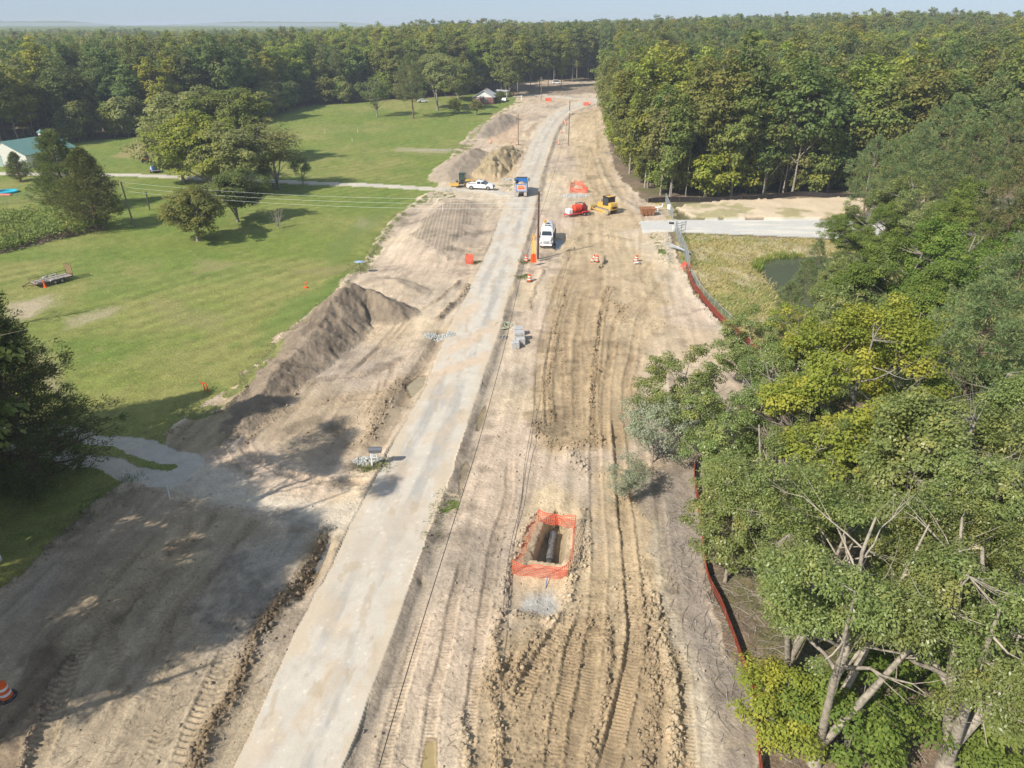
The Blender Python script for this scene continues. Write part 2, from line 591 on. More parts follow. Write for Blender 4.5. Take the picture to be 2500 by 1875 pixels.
PALE = (0.54, 0.455, 0.345); PINK = (0.50, 0.405, 0.315); BROWN = (0.335, 0.25, 0.155); TAN = (0.47, 0.37, 0.24)
GREYM = (0.29, 0.255, 0.215); DARK = (0.15, 0.105, 0.07); SAND = (0.56, 0.45, 0.30); CLAYG = (0.36, 0.35, 0.33)
c = np.tile(np.array(PALE), (len(x), 1))
c = mixc(c, PINK, ramp(n_big, .35, .6))
c = mixc(c, GREYM, ramp(fbm(x, y, 9, 4, 77), .52, .75) * 0.55)
c = mixc(c, SAND, ramp(fbm(x, y, 13, 3, 88), .55, .72) * 0.5)
def zone(c, pts, col, w, soft=1.2, idx=None):
    """soft-edged patch of soil colour"""
    P = G(pts)
    wq = np.zeros(len(x))
    for k in range(5):
        ang = k * 2.51
        rr_ = soft * (0.25 + 0.45 * k / 2)
        wq += in_poly(x + w1 * 3 * soft + math.cos(ang) * rr_, y + w2 * 3 * soft + math.sin(ang) * rr_, P)
    return mixc(c, col, wq / 5 * w), wq / 5
# tan-brown machine-worked strip on the right of the road
c, mud1 = zone(c, [(1170, 790), (1185, 620), (1230, 520), (1260, 430), (1240, 330), (1235, 250), (1300, 230), (1305, 330), (1345, 430), (1400, 490), (1330, 500), (1400, 560),
                   (1440, 620), (1440, 700), (1380, 800), (1370, 960), (1180, 975), (1150, 900)], TAN, 0.85)
c, _ = zone(c, [(1160, 780), (1190, 600), (1300, 560), (1330, 700), (1400, 840), (1370, 960), (1200, 975), (1152, 900)], BROWN, 0.5)
c, mud2 = zone(c, [(1070, 1400), (1110, 1330), (1200, 1300), (1260, 1260), (1290, 1000), (1390, 1000), (1420, 1200), (1470, 1380), (1520, 1560), (1530, 1720), (960, 1720), (1010, 1560)],
               TAN, 0.8)
c, _ = zone(c, [(1080, 1420), (1240, 1330), (1300, 1330), (1370, 1400), (1460, 1450), (1500, 1720), (980, 1720), (1020, 1560)], BROWN, 0.6)
c, _ = zone(c, [(1130, 1080), (1180, 1040), (1240, 1060), (1260, 1150), (1250, 1290), (1090, 1290), (1110, 1180)], SAND, 0.8, 0.7)
c, _ = zone(c, [(1120, 1290), (1190, 1280), (1200, 1310), (1180, 1330), (1120, 1320)], (0.40, 0.40, 0.385), 0.9, 0.3)
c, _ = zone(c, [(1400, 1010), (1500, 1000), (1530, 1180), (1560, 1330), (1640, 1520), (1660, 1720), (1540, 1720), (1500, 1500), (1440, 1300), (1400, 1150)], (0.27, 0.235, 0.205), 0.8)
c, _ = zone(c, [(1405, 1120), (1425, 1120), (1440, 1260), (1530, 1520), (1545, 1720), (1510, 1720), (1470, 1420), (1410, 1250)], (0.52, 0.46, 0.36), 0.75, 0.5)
c, _ = zone(c, [(1440, 700), (1560, 720), (1570, 800), (1480, 800), (1400, 780)], (0.50, 0.40, 0.28), 0.8)
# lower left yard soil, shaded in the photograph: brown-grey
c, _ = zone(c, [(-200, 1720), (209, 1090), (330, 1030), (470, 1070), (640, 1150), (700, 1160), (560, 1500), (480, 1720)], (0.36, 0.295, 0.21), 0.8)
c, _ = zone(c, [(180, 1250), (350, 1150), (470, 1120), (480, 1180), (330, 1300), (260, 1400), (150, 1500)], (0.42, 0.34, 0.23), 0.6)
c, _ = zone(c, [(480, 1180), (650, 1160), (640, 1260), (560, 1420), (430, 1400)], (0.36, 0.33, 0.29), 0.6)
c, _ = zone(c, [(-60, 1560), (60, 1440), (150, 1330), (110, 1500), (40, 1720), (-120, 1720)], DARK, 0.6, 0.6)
c, _ = zone(c, [(540, 880), (640, 830), (780, 850), (900, 810), (880, 900), (820, 1000), (640, 990), (540, 950)], (0.36, 0.285, 0.19), 0.6)
c, _ = zone(c, [(1050, 340), (1120, 330), (1110, 390), (1000, 392)], (0.47, 0.35, 0.21), 0.8)
c, _ = zone(c, [(1040, 240), (1130, 250), (1120, 320), (1060, 310)], (0.50, 0.36, 0.25), 0.7)
c, _ = zone(c, [(1225, 290), (1300, 240), (1310, 300), (1250, 330)], SAND, 0.7)
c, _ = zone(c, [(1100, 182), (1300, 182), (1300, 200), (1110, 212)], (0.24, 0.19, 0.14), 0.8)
c, _ = zone(c, [(350, 960), (430, 885), (520, 850), (530, 905), (470, 970), (400, 985)], (0.30, 0.25, 0.15), 0.8, 0.6)
# stony shoulder and ditch along the right of the pavement
rrb = _back(rr, 30)
i, lat, run, _ = line_dist(x, y, rrb, 2.0)
a = -lat
k = a > -0.1
i, a, run = i[k], a[k], run[k]
wsh = np.clip(1 - np.abs(a - 0.75 - w1[i]) / 0.85, 0, 1)
ci = c[i]
c[i] = ci * (1 - wsh[:, None] * 0.85) + np.array((0.24, 0.21, 0.175))[None] * wsh[:, None] * 0.85
H[i] += np.where(lab[i] == DIRTI, -0.22 * wsh + 0.05 * n_fin[i] * wsh, 0)

# ---- wheel and track marks: (pixels, half width, depth, lug height, lug pitch, chevron, berm)
TR = [
    (Z8([(1100, -260), (1080, 0), (1000, 250), (960, 500), (920, 800), (880, 1100), (850, 1300), (820, 1700)]), .34, .06, .05, .21, .0, .05),
    (Z8([(830, 330), (760, 600), (700, 900), (640, 1150), (600, 1400), (560, 1700)]), .34, .05, .045, .21, 0, .05),
    (Z8([(600, 640), (500, 930), (420, 1200), (350, 1450), (310, 1700)]), .36, .05, .05, .24, 0, .06),
    (Z8([(1470, 660), (1370, 800), (1270, 960), (1180, 1130), (1130, 1290)]), .42, .10, .07, .23, .0, .14),
    (Z8([(1560, 640), (1470, 860), (1430, 1080), (1380, 1300), (1340, 1700)]), .40, .08, .06, .22, .0, .12),
    (Z8([(1600, -500), (1610, 0), (1625, 400), (1610, 700), (1575, 950), (1530, 1200), (1470, 1450), (1430, 1700)]), .48, .05, .05, .20, 0, .06),
    (Z8([(1735, -500), (1770, 0), (1800, 300), (1830, 600), (1845, 800), (1815, 1000), (1755, 1250), (1700, 1480), (1650, 1700)]), .46, .13, .075, .22, .0, .16),
    (Z8([(1960, -300), (2000, 100), (2040, 450), (2090, 800), (2150, 1200), (2190, 1700)]), .34, .03, .035, .22, 0, .03),
    (Z8([(1180, 850), (1100, 1000), (1060, 1150)]), .3, .10, .0, .2, 0, .16),
    (Z5([(1500, 1100), (1495, 800), (1500, 560), (1540, 320), (1600, 240)]), .40, .04, .03, .25, 0, .05),
    (Z5([(1330, 1100), (1320, 850), (1345, 600), (1410, 330), (1460, 200)]), .36, .09, .03, .25, 0, .13),
    (Z5([(1590, 1100), (1600, 800), (1625, 560), (1660, 320), (1700, 240)]), .30, .10, .02, .25, 0, .16),
    (Z5([(1670, 1250), (1665, 950), (1690, 700), (1750, 420), (1900, 320), (2050, 330)]), .36, .05, .03, .25, 0, .08),
    (Z5([(1800, 1150), (1790, 850), (1840, 600), (1880, 420), (2000, 350)]), .36, .05, .03, .25, 0, .08),
    (Z5([(1260, 1000), (1270, 700), (1320, 430), (1430, 120), (1500, 30)]), .36, .04, .03, .25, 0, .06),
    (Z5([(1440, 1050), (1430, 750), (1450, 450), (1500, 300)]), .36, .03, .03, .25, 0, .03),
    (Z5([(1020, 700), (1120, 690), (1230, 700)]), .5, .03, .05, .3, .5, .03),
    (Z5([(1020, 780), (1120, 775), (1220, 790)]), .5, .03, .05, .3, .5, .03),
    (Z5([(-60, 870), (120, 810), (330, 740), (480, 670), (620, 590)]), .45, .05, .07, .32, 1.0, .04),
    (Z5([(-60, 920), (150, 900), (350, 830), (520, 770), (620, 700)]), .45, .05, .07, .32, 1.0, .04),
    (Z5([(-60, 985), (120, 960), (290, 945)]), .45, .05, .06, .32, 1.0, .04),
    (Z5([(-80, 1440), (120, 1430), (300, 1420)]), .4, .04, .05, .32, 1.0, .03),
    (Z4([(2300, 760), (2000, 800), (1850, 840), (1700, 900), (1560, 960), (1430, 1060), (1350, 1170), (1340, 1270), (1420, 1350), (1560, 1420)]), .42, .10, .07, .32, 1.0, .10),
    (Z4([(2300, 910), (2050, 930), (1850, 960), (1680, 1020), (1540, 1100), (1470, 1200), (1540, 1280), (1720, 1370), (1950, 1420), (2250, 1430)]), .42, .08, .07, .32, 1.0, .08),
    (Z4([(2200, 1250), (2050, 1180), (2010, 1080), (2060, 980)]), .35, .04, .04, .3, 1.0, .03),
    (Z4([(1900, 1500), (1700, 1480), (1500, 1500), (1350, 1590)]), .4, .05, .05, .32, 1.0, .06),
    (Z7([(1600, 640), (1480, 760), (1380, 900), (1310, 1060), (1240, 1220), (1180, 1380), (1080, 1640)]), .65, .06, .12, .36, .25, .07),
    (Z7([(560, 760), (480, 900), (400, 1060), (340, 1220), (290, 1380), (200, 1600)]), .55, .06, .12, .36, .25, .07),
    (Z7([(1020, 1250), (960, 1400), (900, 1600)]), .45, .03, .06, .32, .6, .02),
    (Z7([(1500, 60), (1300, 100), (1150, 180), (1000, 330), (850, 520), (700, 720), (600, 900)]), .40, .05, .05, .32, .8, .05),
    (Z7([(1750, 20), (1600, 60), (1450, 200), (1300, 300)]), .40, .04, .06, .32, .8, .04),
    (Z3([(850, 1240), (1000, 1190), (1250, 1190), (1350, 1230), (1250, 1280), (1000, 1290)]), .35, .05, .04, .3, 0, .08),
    (Z3([(950, 220), (1030, 400), (1080, 600), (1200, 760), (1300, 860)]), .45, .06, .04, .3, 0, .08),
    (Z3([(1020, -100), (1100, 160), (1180, 350), (1280, 560)]), .45, .06, .04, .3, 0, .08),
    (Z3([(1850, 1420), (1700, 1560), (1400, 1640), (1100, 1600)]), .4, .05, .04, .3, 0, .08),
    (ZR([(1750, 720), (1650, 820), (1560, 950)]), .5, .05, .0, .3, 0, .08),
    (Z5([(560, 350), (420, 480), (300, 620), (180, 740)]), .3, .05, .0, .3, 0, .05),
    (Z5([(700, 300), (520, 420), (380, 560), (100, 800)]), .3, .05, .0, .3, 0, .05),
]
rt_ = random.Random(12)
for q_ in range(34):
    if q_ % 3 == 0: u0, v0, du, dv2 = rt_.uniform(60, 560), rt_.uniform(1150, 1620), rt_.uniform(-60, 260), rt_.uniform(-260, -60)
    elif q_ % 3 == 1: u0, v0, du, dv2 = rt_.uniform(1180, 1400), rt_.uniform(560, 1000), rt_.uniform(-60, 90), rt_.uniform(-170, -60)
    else: u0, v0, du, dv2 = rt_.uniform(620, 900), rt_.uniform(640, 1000), rt_.uniform(20, 160), rt_.uniform(-150, -20)
    TR.append(([(u0, v0), (u0 + du * .5 + rt_.uniform(-14, 14), v0 + dv2 * .5), (u0 + du, v0 + dv2)], rt_.uniform(.22, .42), .045, rt_.choice((.05, .07, .09)), .32, rt_.choice((0, .6, 1.0)), .06))
for pts, hw, dp, lug, pitch, chev, berm in TR:
    P = smooth_line(G(pts))
    if len(pts) > 3: dp, berm = dp * 1.25 + .01, berm * 1.15
    i, lat, run, Lt = line_dist(x + w1 * .25, y + w2 * .25, P, hw + 0.45)
    if len(i) == 0: continue
    on = np.isin(lab[i], (DIRTI, DRIVEI))
    i, lat, run = i[on], lat[on], run[on]
    al = np.abs(lat)
    fade = np.clip(np.minimum(run, Lt - run) / 1.5, 0, 1)
    ins = np.clip((hw - al) / 0.07, 0, 1) * fade
    broke = ramp(n_mid[i] + (n_fin[i] - .5) * .4, .38, .52)
    ph = run / pitch + al * chev * 3.0 + w1[i] * .8
    fr = ph - np.floor(ph)
    saw = np.where(fr < .68, np.minimum(1, fr * 6) * (1 - 0.3 * fr), 0.0)
    H[i] += ins * (-dp * (.35 + 1.3 * fbm(x[i], y[i], 2.5, 2, 71)) + lug * saw * (0.25 + .75 * broke))
    bm = np.exp(-((al - hw - .10) / .11) ** 2) * fade
    H[i] += berm * bm * (0.3 + 1.5 * np.clip(0.62 - n_clod[i], 0, 1) + (n_fin[i] - .4) * 1.2)
    ci = c[i]; wq = (ins * 0.28 * (fr > .68) + bm * 0.18 + ins * 0.12)[:, None]
    c[i] = ci * (1 - wq) + ci * np.array((.62, .56, .48))[None] * wq

# ---- rough ridges of clods: (pixels, half width, height, colour, weight)
RIDGE = [
    (Z7([(1980, 120), (1880, 330), (1780, 520), (1640, 680), (1540, 820), (1480, 960), (1420, 1120), (1310, 1280), (1200, 1460), (1100, 1700)]), .55, .30, (.17, .12, .07), .8),
    (Z7([(430, 900), (330, 1080), (260, 1250), (200, 1420), (120, 1700)]), .30, .28, (.20, .16, .12), .6),
    (Z7([(620, -60), (450, 140), (280, 300), (80, 480), (-60, 600)]), .35, .18, (.36, .29, .21), .6),
    (Z8([(1020, 640), (1022, 850), (1030, 1040), (985, 1130), (1000, 1300), (1020, 1450), (1060, 1700)]), .35, .26, BROWN, .4),
    (Z8([(1960, 560), (1990, 760), (2040, 950), (2075, 1150), (2090, 1380), (2060, 1700)]), .42, .26, (.40, .33, .22), .4),
    (Z8([(1900, 560), (1930, 850), (1950, 1100), (1930, 1350), (1890, 1700)]), .65, .20, BROWN, .5),
    (Z8([(1700, 750), (1690, 950), (1640, 1200), (1580, 1450), (1550, 1700)]), .28, .22, BROWN, .4),
    (Z8([(1280, 760), (1200, 900), (1120, 1080), (1060, 1180)]), .4, .25, BROWN, .4),
    (Z8([(800, 1250), (790, 1400), (830, 1560), (850, 1700)]), .3, .22, (.36, .29, .19), .3),
    (Z8([(1060, 690), (1200, 680), (1330, 700), (1420, 660)]), .5, .22, TAN, .4),
    (Z8([(1520, 40), (1530, 250), (1510, 400), (1470, 520), (1400, 640)]), .42, .24, (.44, .36, .25), .5),
    (Z8([(1230, 80), (1170, 200), (1110, 330), (1060, 480), (1040, 640)]), .30, .20, (.42, .35, .26), .5),
    (Z5([(1340, 1060), (1330, 800), (1370, 500), (1430, 260)]), .32, .30, BROWN, .5),
    (Z5([(1585, 1150), (1590, 800), (1620, 480), (1670, 270), (1720, 260)]), .45, .32, BROWN, .5),
    (Z5([(1240, 1050), (1300, 1160), (1420, 1210), (1560, 1200), (1640, 1130)]), .9, .22, BROWN, .6),
    (Z5([(1200, 400), (1215, 320), (1240, 250), (1290, 150)]), .3, .25, (.38, .3, .22), .5),
    (Z5([(1640, 330), (1760, 370), (1740, 450)]), 1.2, .18, BROWN, .5),
    (Z5([(1820, 300), (1900, 330), (2050, 340)]), .8, .16, TAN, .5),
    (Z5([(640, 450), (700, 400), (780, 330), (830, 230)]), .5, .55, (.27, .20, .14), .8),
    (Z5([(650, 330), (720, 270), (800, 210)]), .35, .3, (.27, .20, .14), .7),
    (Z5([(240, 1210), (280, 1080), (330, 960), (400, 860), (470, 780)]), .9, .30, (.30, .23, .15), .6),
    (Z5([(1450, 1240), (1500, 1300), (1540, 1400)]), .9, .2, PALE, .4),
    (Z3([(760, 1190), (850, 1120), (1000, 1090), (1300, 1120), (1500, 1150), (1600, 1160)]), 1.2, .55, (.36, .29, .20), .6),
    (Z3([(600, 1400), (680, 1320), (760, 1240)]), .5, .3, (.36, .29, .20), .5),
    (Z3([(980, 440), (1060, 470), (1080, 540)]), .6, .4, (.36, .28, .18), .5),
    (Z3([(1100, 40), (1180, 250), (1280, 450), (1380, 580), (1560, 680), (1680, 760)]), .6, .35, (.42, .37, .30), .6),
    (Z3([(1180, 1350), (1190, 1420), (1130, 1520), (1040, 1560)]), .35, .4, (.38, .31, .22), .5),
    (Z3([(2090, 1450), (2040, 1250), (2060, 1050)]), .9, .35, (.46, .42, .37), .6),
    (ZR([(1000, 960), (1060, 870), (1130, 800), (1200, 770)]), .9, .5, (.42, .29, .19), .6),
    (ZR([(1000, 540), (860, 600), (740, 680)]), .5, .4, (.55, .48, .38), .6),
    (ZR([(1640, 640), (1720, 630), (1800, 640)]), 1.4, .6, TAN, .6),
    (ZR([(1980, 880), (1950, 1000), (1960, 1150)]), 1.2, .5, (.42, .33, .22), .5),
    (ZR([(1640, 1040), (1780, 1020), (1900, 1000)]), .5, .5, (.40, .31, .20), .5),
    (Z4([(1500, 860), (1290, 1010), (1090, 1090), (980, 1180)]), .35, .16, (.40, .33, .2), .7),
    (Z4([(2100, 120), (1900, 300), (1700, 500), (1500, 680), (1390, 780)]), .40, .14, (.48, .41, .28), .8),
    (Z4([(1700, 600), (1560, 760), (1500, 840), (1380, 960)]), .40, .30, (.36, .29, .21), .5),
    (Z4([(1800, 870), (1700, 980), (1600, 1040), (1480, 1200)]), .28, .22, (.30, .23, .16), .5),
    ([(1455, 500), (1470, 545), (1482, 590), (1510, 645), (1550, 700), (1600, 745)], .9, .25, (.56, .50, .42), .7),
    ([(1330, 340), (1352, 392), (1400, 436), (1440, 448)], .8, .3, (.50, .44, .36), .6),
    ([(945, 395), (960, 375), (985, 330), (1025, 285), (1085, 240)], .7, .3, (.5, .42, .3), .5),
    ([(620, 760), (760, 600), (860, 470), (930, 415)], .5, .3, (.5, .43, .31), .6),
]
rough = np.zeros(len(x))
for pts, hw, hh, col, w in RIDGE:
    P = smooth_line(G(pts))
    i, lat, run, Lt = line_dist(x + w1 * .9, y + w2 * .9, P, hw * 1.6)
    if len(i) == 0: continue
    on = np.isin(lab[i], (DIRTI, DRIVEI, MEADI)); i, lat, run = i[on], lat[on], run[on]
    pr = np.exp(-(lat / hw) ** 2 * 1.4) * np.clip(np.minimum(run, Lt - run) / 1.0 + .3, 0, 1)
    cl = np.clip(0.75 - n_clod[i], 0, 1) * (0.4 + clod_id[i])
    H[i] += hh * pr * (0.2 + 0.75 * n_mid[i] + 0.5 * cl + .5 * (n_fin[i] - .4))
    rough[i] = np.maximum(rough[i], pr)
    wq = (pr * w)[:, None]
    c[i] = c[i] * (1 - wq) + np.asarray(col)[None] * wq

# scattered crumbs over worked soil
crumb = ramp(fbm(x, y, 5, 3, 61), .45, .7) * (0.35 + mud1 + mud2)
H += np.where(isd, crumb * np.clip(0.5 - n_clod, 0, 1) * clod_id * 0.13, 0)
c = np.where(isd[:, None], c * (1 - 0.22 * (crumb * (clod_id > .6) * (n_clod < .4))[:, None]), c)
# blade scratches and drying cracks following the road
i, lat, run, _ = line_dist(x, y, ROADC, 40)
u_, v_ = run + 0.0, lat
st = fbm(u_ / 7.0, v_ * 1.6, 1.0, 4, 33)
tmp = np.zeros(len(x)); tmp[i] = (st - .5)
H += np.where(isd, tmp * 0.12, 0)
c = np.where(isd[:, None], c * (1 + tmp * 0.55)[:, None], c)

# ---- waffle imprint on the levelled mound
WAF = G(Z2([(690, 1260), (880, 1235), (860, 1330), (790, 1480), (700, 1570), (600, 1520), (520, 1420), (560, 1350)]))
MND = G(Z2([(640, 1180), (900, 1200), (980, 1240), (940, 1450), (850, 1598), (650, 1640), (400, 1600), (300, 1500), (480, 1330)]))
inm = in_poly(xe, ye, MND)
cx_, cy_ = MND.mean(0)
dm = np.zeros(len(x))
i = np.where(in_poly(x, y, MND))[0]
dmin = np.full(len(i), 1e9)
for k in range(len(MND)):
    a0, b0 = MND[k], MND[(k + 1) % len(MND)]
    dxy = b0 - a0; LL = (dxy ** 2).sum()
    t = np.clip(((x[i] - a0[0]) * dxy[0] + (y[i] - a0[1]) * dxy[1]) / LL, 0, 1)
    dmin = np.minimum(dmin, np.hypot(x[i] - a0[0] - t * dxy[0], y[i] - a0[1] - t * dxy[1]))
H[i] += 1.2 * sstep(dmin / 6.0)
iw = np.where(in_poly(xe + w1 * 2, ye + w2 * 2, WAF))[0]
ax_ = np.array([0.62, 0.78]); ay_ = np.array([-0.78, 0.62])
uu = (x[iw] * ax_[0] + y[iw] * ax_[1]) / 0.62; vv = (x[iw] * ay_[0] + y[iw] * ay_[1]) / 0.52
cell = (np.abs(uu - np.round(uu)) < .30) & (np.abs(vv + (np.round(uu) % 2) * .5 - np.round(vv + (np.round(uu) % 2) * .5)) < .34)
lab[iw[lab[iw] == DIRTI]] = 9
c[iw] = c[iw] * 0.5 + np.array((.40, .34, .27))[None] * 0.5
isd = isd | (lab == 9)

# ---- heaps of soil
PILES = [
    ([(508, 942, .5, 2.0), (545, 895, 1.0, 2.8), (590, 838, 1.5, 3.4), (640, 790, 1.5, 3.8), (690, 740, 2.5, 4.8), (735, 694, 3.5, 5.4), (762, 672, 4.0, 5.6), (800, 672, 3.2, 5.4), (838, 680, 2.0, 4.2)],
     (.225, .182, .138), 1.15, "long grey brown heap of dug soil between the lawn and the road"),
    ([(815, 612, .8, 3.0), (850, 620, 1.1, 3.4), (880, 632, .8, 3.0)], (.40, .33, .25), .5, "low pale soil heap just behind the largest soil heap"),
    ([(965, 388, 1.4, 5), (985, 368, 2.3, 6), (1010, 348, 2.6, 6), (1028, 335, 2.0, 5)], (.34, .28, .22), .6, "smooth grey brown soil heap beside the lawn, left of the chunky clod heap"),
    ([(1056, 376, 1.6, 4), (1072, 356, 2.4, 4.6), (1088, 338, 2.2, 4.6), (1098, 328, 1.4, 4)], (.33, .27, .17), 2.2, "heap of chunky yellowish clods behind the roller"),
    ([(1034, 296, 1.4, 5), (1060, 280, 2.4, 6), (1085, 266, 3.0, 6), (1100, 258, 2.2, 5)], (.31, .26, .21), 1.0, "long far soil heap nearest to the brick house"),
]
pile_lab = {}
for k, (rd, col, rf, lb) in enumerate(PILES):
    pz = np.zeros(len(x))
    P = np.array([gp(a, b) for a, b, _, _ in rd]); hh = np.array([q[2] for q in rd]); ww = np.array([q[3] for q in rd])
    i, lat, run, Lt = line_dist(x + w1 * 1.6, y + w2 * 1.6, P, ww.max() + 1.5)
    s = np.r_[0, np.cumsum(np.hypot(*np.diff(P, axis=0).T))]
    hh_, ww_ = np.interp(run, s, hh), np.interp(run, s, ww)
    q = 1 - np.abs(lat) / ww_
    nn_ = fbm(x[i], y[i], 1.6, 4, 90 + k, .6)
    z = hh_ * (np.clip(q, 0, 1) ** 1.05) * (0.86 + .3 * nn_)
    z = z - 0.25 * hh_ * np.exp(-(lat / (.22 * ww_)) ** 2) * .35
    on = q > 0.03
    gul = np.abs(vnoise(run * 1.3 + w1[i] * 3, lat * .22, 5) - .5) * 2
    z += np.where(on, (nn_ - .5) * .5 * rf * np.clip(q * 3, 0, 1) - gul * .22 * rf * np.clip(q * 4, 0, 1) * np.clip(1 - q, 0, 1) * 1.5
                  + np.clip(.7 - n_clod[i], 0, 1) * clod_id[i] * .20 * rf, 0)
    if rf > 1.5:
        z += np.where(on, np.clip(.65 - worley(x[i], y[i], 1.1, 5)[0], 0, 1) * 1.7 * (.4 + nn_), 0)
    H[i] = np.where(on, np.maximum(H[i], z), H[i])
    ii = i[on & (z > 0.12)]
    lab[ii] = 20 + k
    wq = np.clip(q[on & (z > .12)] * 3 + .2, 0, 1)[:, None] * .92
    c[ii] = c[ii] * (1 - wq) + np.asarray(col)[None] * (0.8 + .45 * nn_[on & (z > .12)])[:, None] * wq
    rough[ii] = 1
    pile_lab[20 + k] = lb

# ---- trench with the pipe
TRENCH = G(Z8([(1305, 120), (1360, 55), (1465, 95), (1440, 250), (1425, 385), (1225, 350), (1265, 215)]))
i = np.where(in_poly(x + w1 * .9, y + w2 * .9, TRENCH))[0]
dmin = np.full(len(i), 1e9)
for k in range(len(TRENCH)):
    a0, b0 = TRENCH[k], TRENCH[(k + 1) % len(TRENCH)]
    dxy = b0 - a0; LL = (dxy ** 2).sum()
    t = np.clip(((x[i] - a0[0]) * dxy[0] + (y[i] - a0[1]) * dxy[1]) / LL, 0, 1)
    dmin = np.minimum(dmin, np.hypot(x[i] - a0[0] - t * dxy[0], y[i] - a0[1] - t * dxy[1]))
tax = np.array(gp(*Z8([(1370, 60)])[0])); tbx = np.array(gp(*Z8([(1330, 380)])[0]))
td = (tbx - tax) / np.hypot(*(tbx - tax))
tl = (x[i] - tax[0]) * (-td[1]) + (y[i] - tax[1]) * td[0]       # + towards the east wall
east = np.clip(tl / 0.5, 0, 1)
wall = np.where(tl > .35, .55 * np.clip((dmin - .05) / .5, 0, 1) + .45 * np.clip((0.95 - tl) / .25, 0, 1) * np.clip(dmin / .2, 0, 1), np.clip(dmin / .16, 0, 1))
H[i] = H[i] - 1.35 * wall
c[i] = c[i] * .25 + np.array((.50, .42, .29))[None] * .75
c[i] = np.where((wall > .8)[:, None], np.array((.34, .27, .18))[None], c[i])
TRENCH_Z = -1.25

# ---- ditch hole by the driveway and the yard-side ditch
for pts, hw, dp in ((Z7([(1960, 180), (1900, 330), (1840, 470), (1760, 600)]), .6, .7), (Z5([(690, 490), (620, 640), (520, 800), (440, 960)]), .9, .35),
                    (Z8([(570, 440), (560, 510)]), .3, .35)):
    i, lat, run, Lt = line_dist(x + w1 * .5, y + w2 * .5, smooth_line(G(pts)), hw * 1.5)
    q = np.exp(-(lat / hw) ** 2 * 1.2) * np.clip(np.minimum(run, Lt - run) / .8 + .2, 0, 1)
    on = lab[i] != ROADI
    H[i] -= np.where(on, q * dp, 0)
    wq = (q * .55 * on)[:, None]
    c[i] = c[i] * (1 - wq) + np.array((.26, .20, .13))[None] * wq

# ---- puddles: flat water patches
PUD = [
    (Z5([(925, 975), (945, 960), (935, 1040), (905, 1100), (890, 1090), (900, 1020)]), (.30, .24, .13), "narrow muddy yellow puddle in the ditch beside the paved road"),
    (Z8([(585, 1440), (640, 1440), (650, 1700), (560, 1700), (570, 1500)]), (.36, .28, .14), "muddy yellow puddle at the bottom edge of the photo"),
    (Z5([(800, 1340), (830, 1300), (850, 1330), (820, 1420), (790, 1470)]), (.33, .27, .17), "shallow muddy puddle beside the green weed patch at the road edge"),
    (Z7([(1960, 200), (1985, 215), (1940, 330), (1900, 400), (1880, 370), (1930, 270)]), (.18, .17, .15), "dark grey puddle in the shaded ditch below the driveway"),
    (Z3([(490, 1180), (560, 1120), (640, 1165), (600, 1240), (540, 1280)]), (.10, .10, .10), "sky blue puddle in the shadow of the white tank truck"),
    (Z5([(470, 830), (540, 770), (585, 780), (560, 840), (500, 890)]), (.33, .28, .18), "shallow olive puddle left of the paved road"),
]
PUDO = []
for k, (pts, col, lb) in enumerate(PUD):
    P = G(pts); cen = P.mean(0)
    i = np.where(in_poly(x + w1 * .3, y + w2 * .3, P))[0]
    big = np.where(in_poly(cen[0] + (x - cen[0]) / 1.25 + w1 * .3, cen[1] + (y - cen[1]) / 1.2 + w2 * .3, P) & (lab != ROADI))[0]
    if len(i) == 0: continue
    lev = float(np.percentile(H[i], 20)) - .03
    H[big] = np.minimum(H[big], lev + .05)
    H[i] = lev
    lab[i] = 40 + k
    c[big] = c[big] * .6 * np.array((1, .95, .86))
    c[i] = np.array(col)[None]
    pile_lab[40 + k] = lb

# ---- colours by surface
# pale worn track from the gravel drive across to the pavement
dv_, wdv = zone(c, [(330, 975), (430, 1000), (560, 1045), (690, 1085), (790, 1075), (800, 1130), (740, 1150), (600, 1130), (470, 1090), (340, 1040)], (.56, .50, .41), .85, .8)
c = dv_
H = np.where(wdv > 0, H * (1 - .5 * wdv), H)
# damp patches
c = np.where(isd[:, None], c * (1 - .30 * ramp(fbm(x, y, 3.2, 4, 301, .6), .60, .70) * ramp(n_big, .3, .6))[:, None], c)
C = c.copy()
g1, g2 = (0.168, 0.215, 0.050), (0.245, 0.245, 0.085)
lw = lab == LAWNI
cl = np.tile(np.array(g1), (len(x), 1))
cl = mixc(cl, g2, ramp(fbm(x, y, 16, 4, 101), .40, .70) * .9)
cl = mixc(cl, (.125, .195, .042), ramp(fbm(x, y, 9, 3, 104), .5, .7) * .5)
cl = mixc(cl, (.26, .24, .10), ramp(fbm(x, y, 1.3, 4, 107, .65), .60, .74) * .45)
cl = mixc(cl, (.12, .17, .04), ramp(fbm(x, y, 2.6, 4, 109, .65), .60, .72) * .5)
strp = np.sin((x * .80 + y * -.6) * 2 * np.pi / 3.3 + w1 * 3)
cl *= (1 + .09 * strp * ramp(fbm(x, y, 30, 2, 55), .35, .6))[:, None]
cl *= (.72 + .56 * n_fin)[:, None]
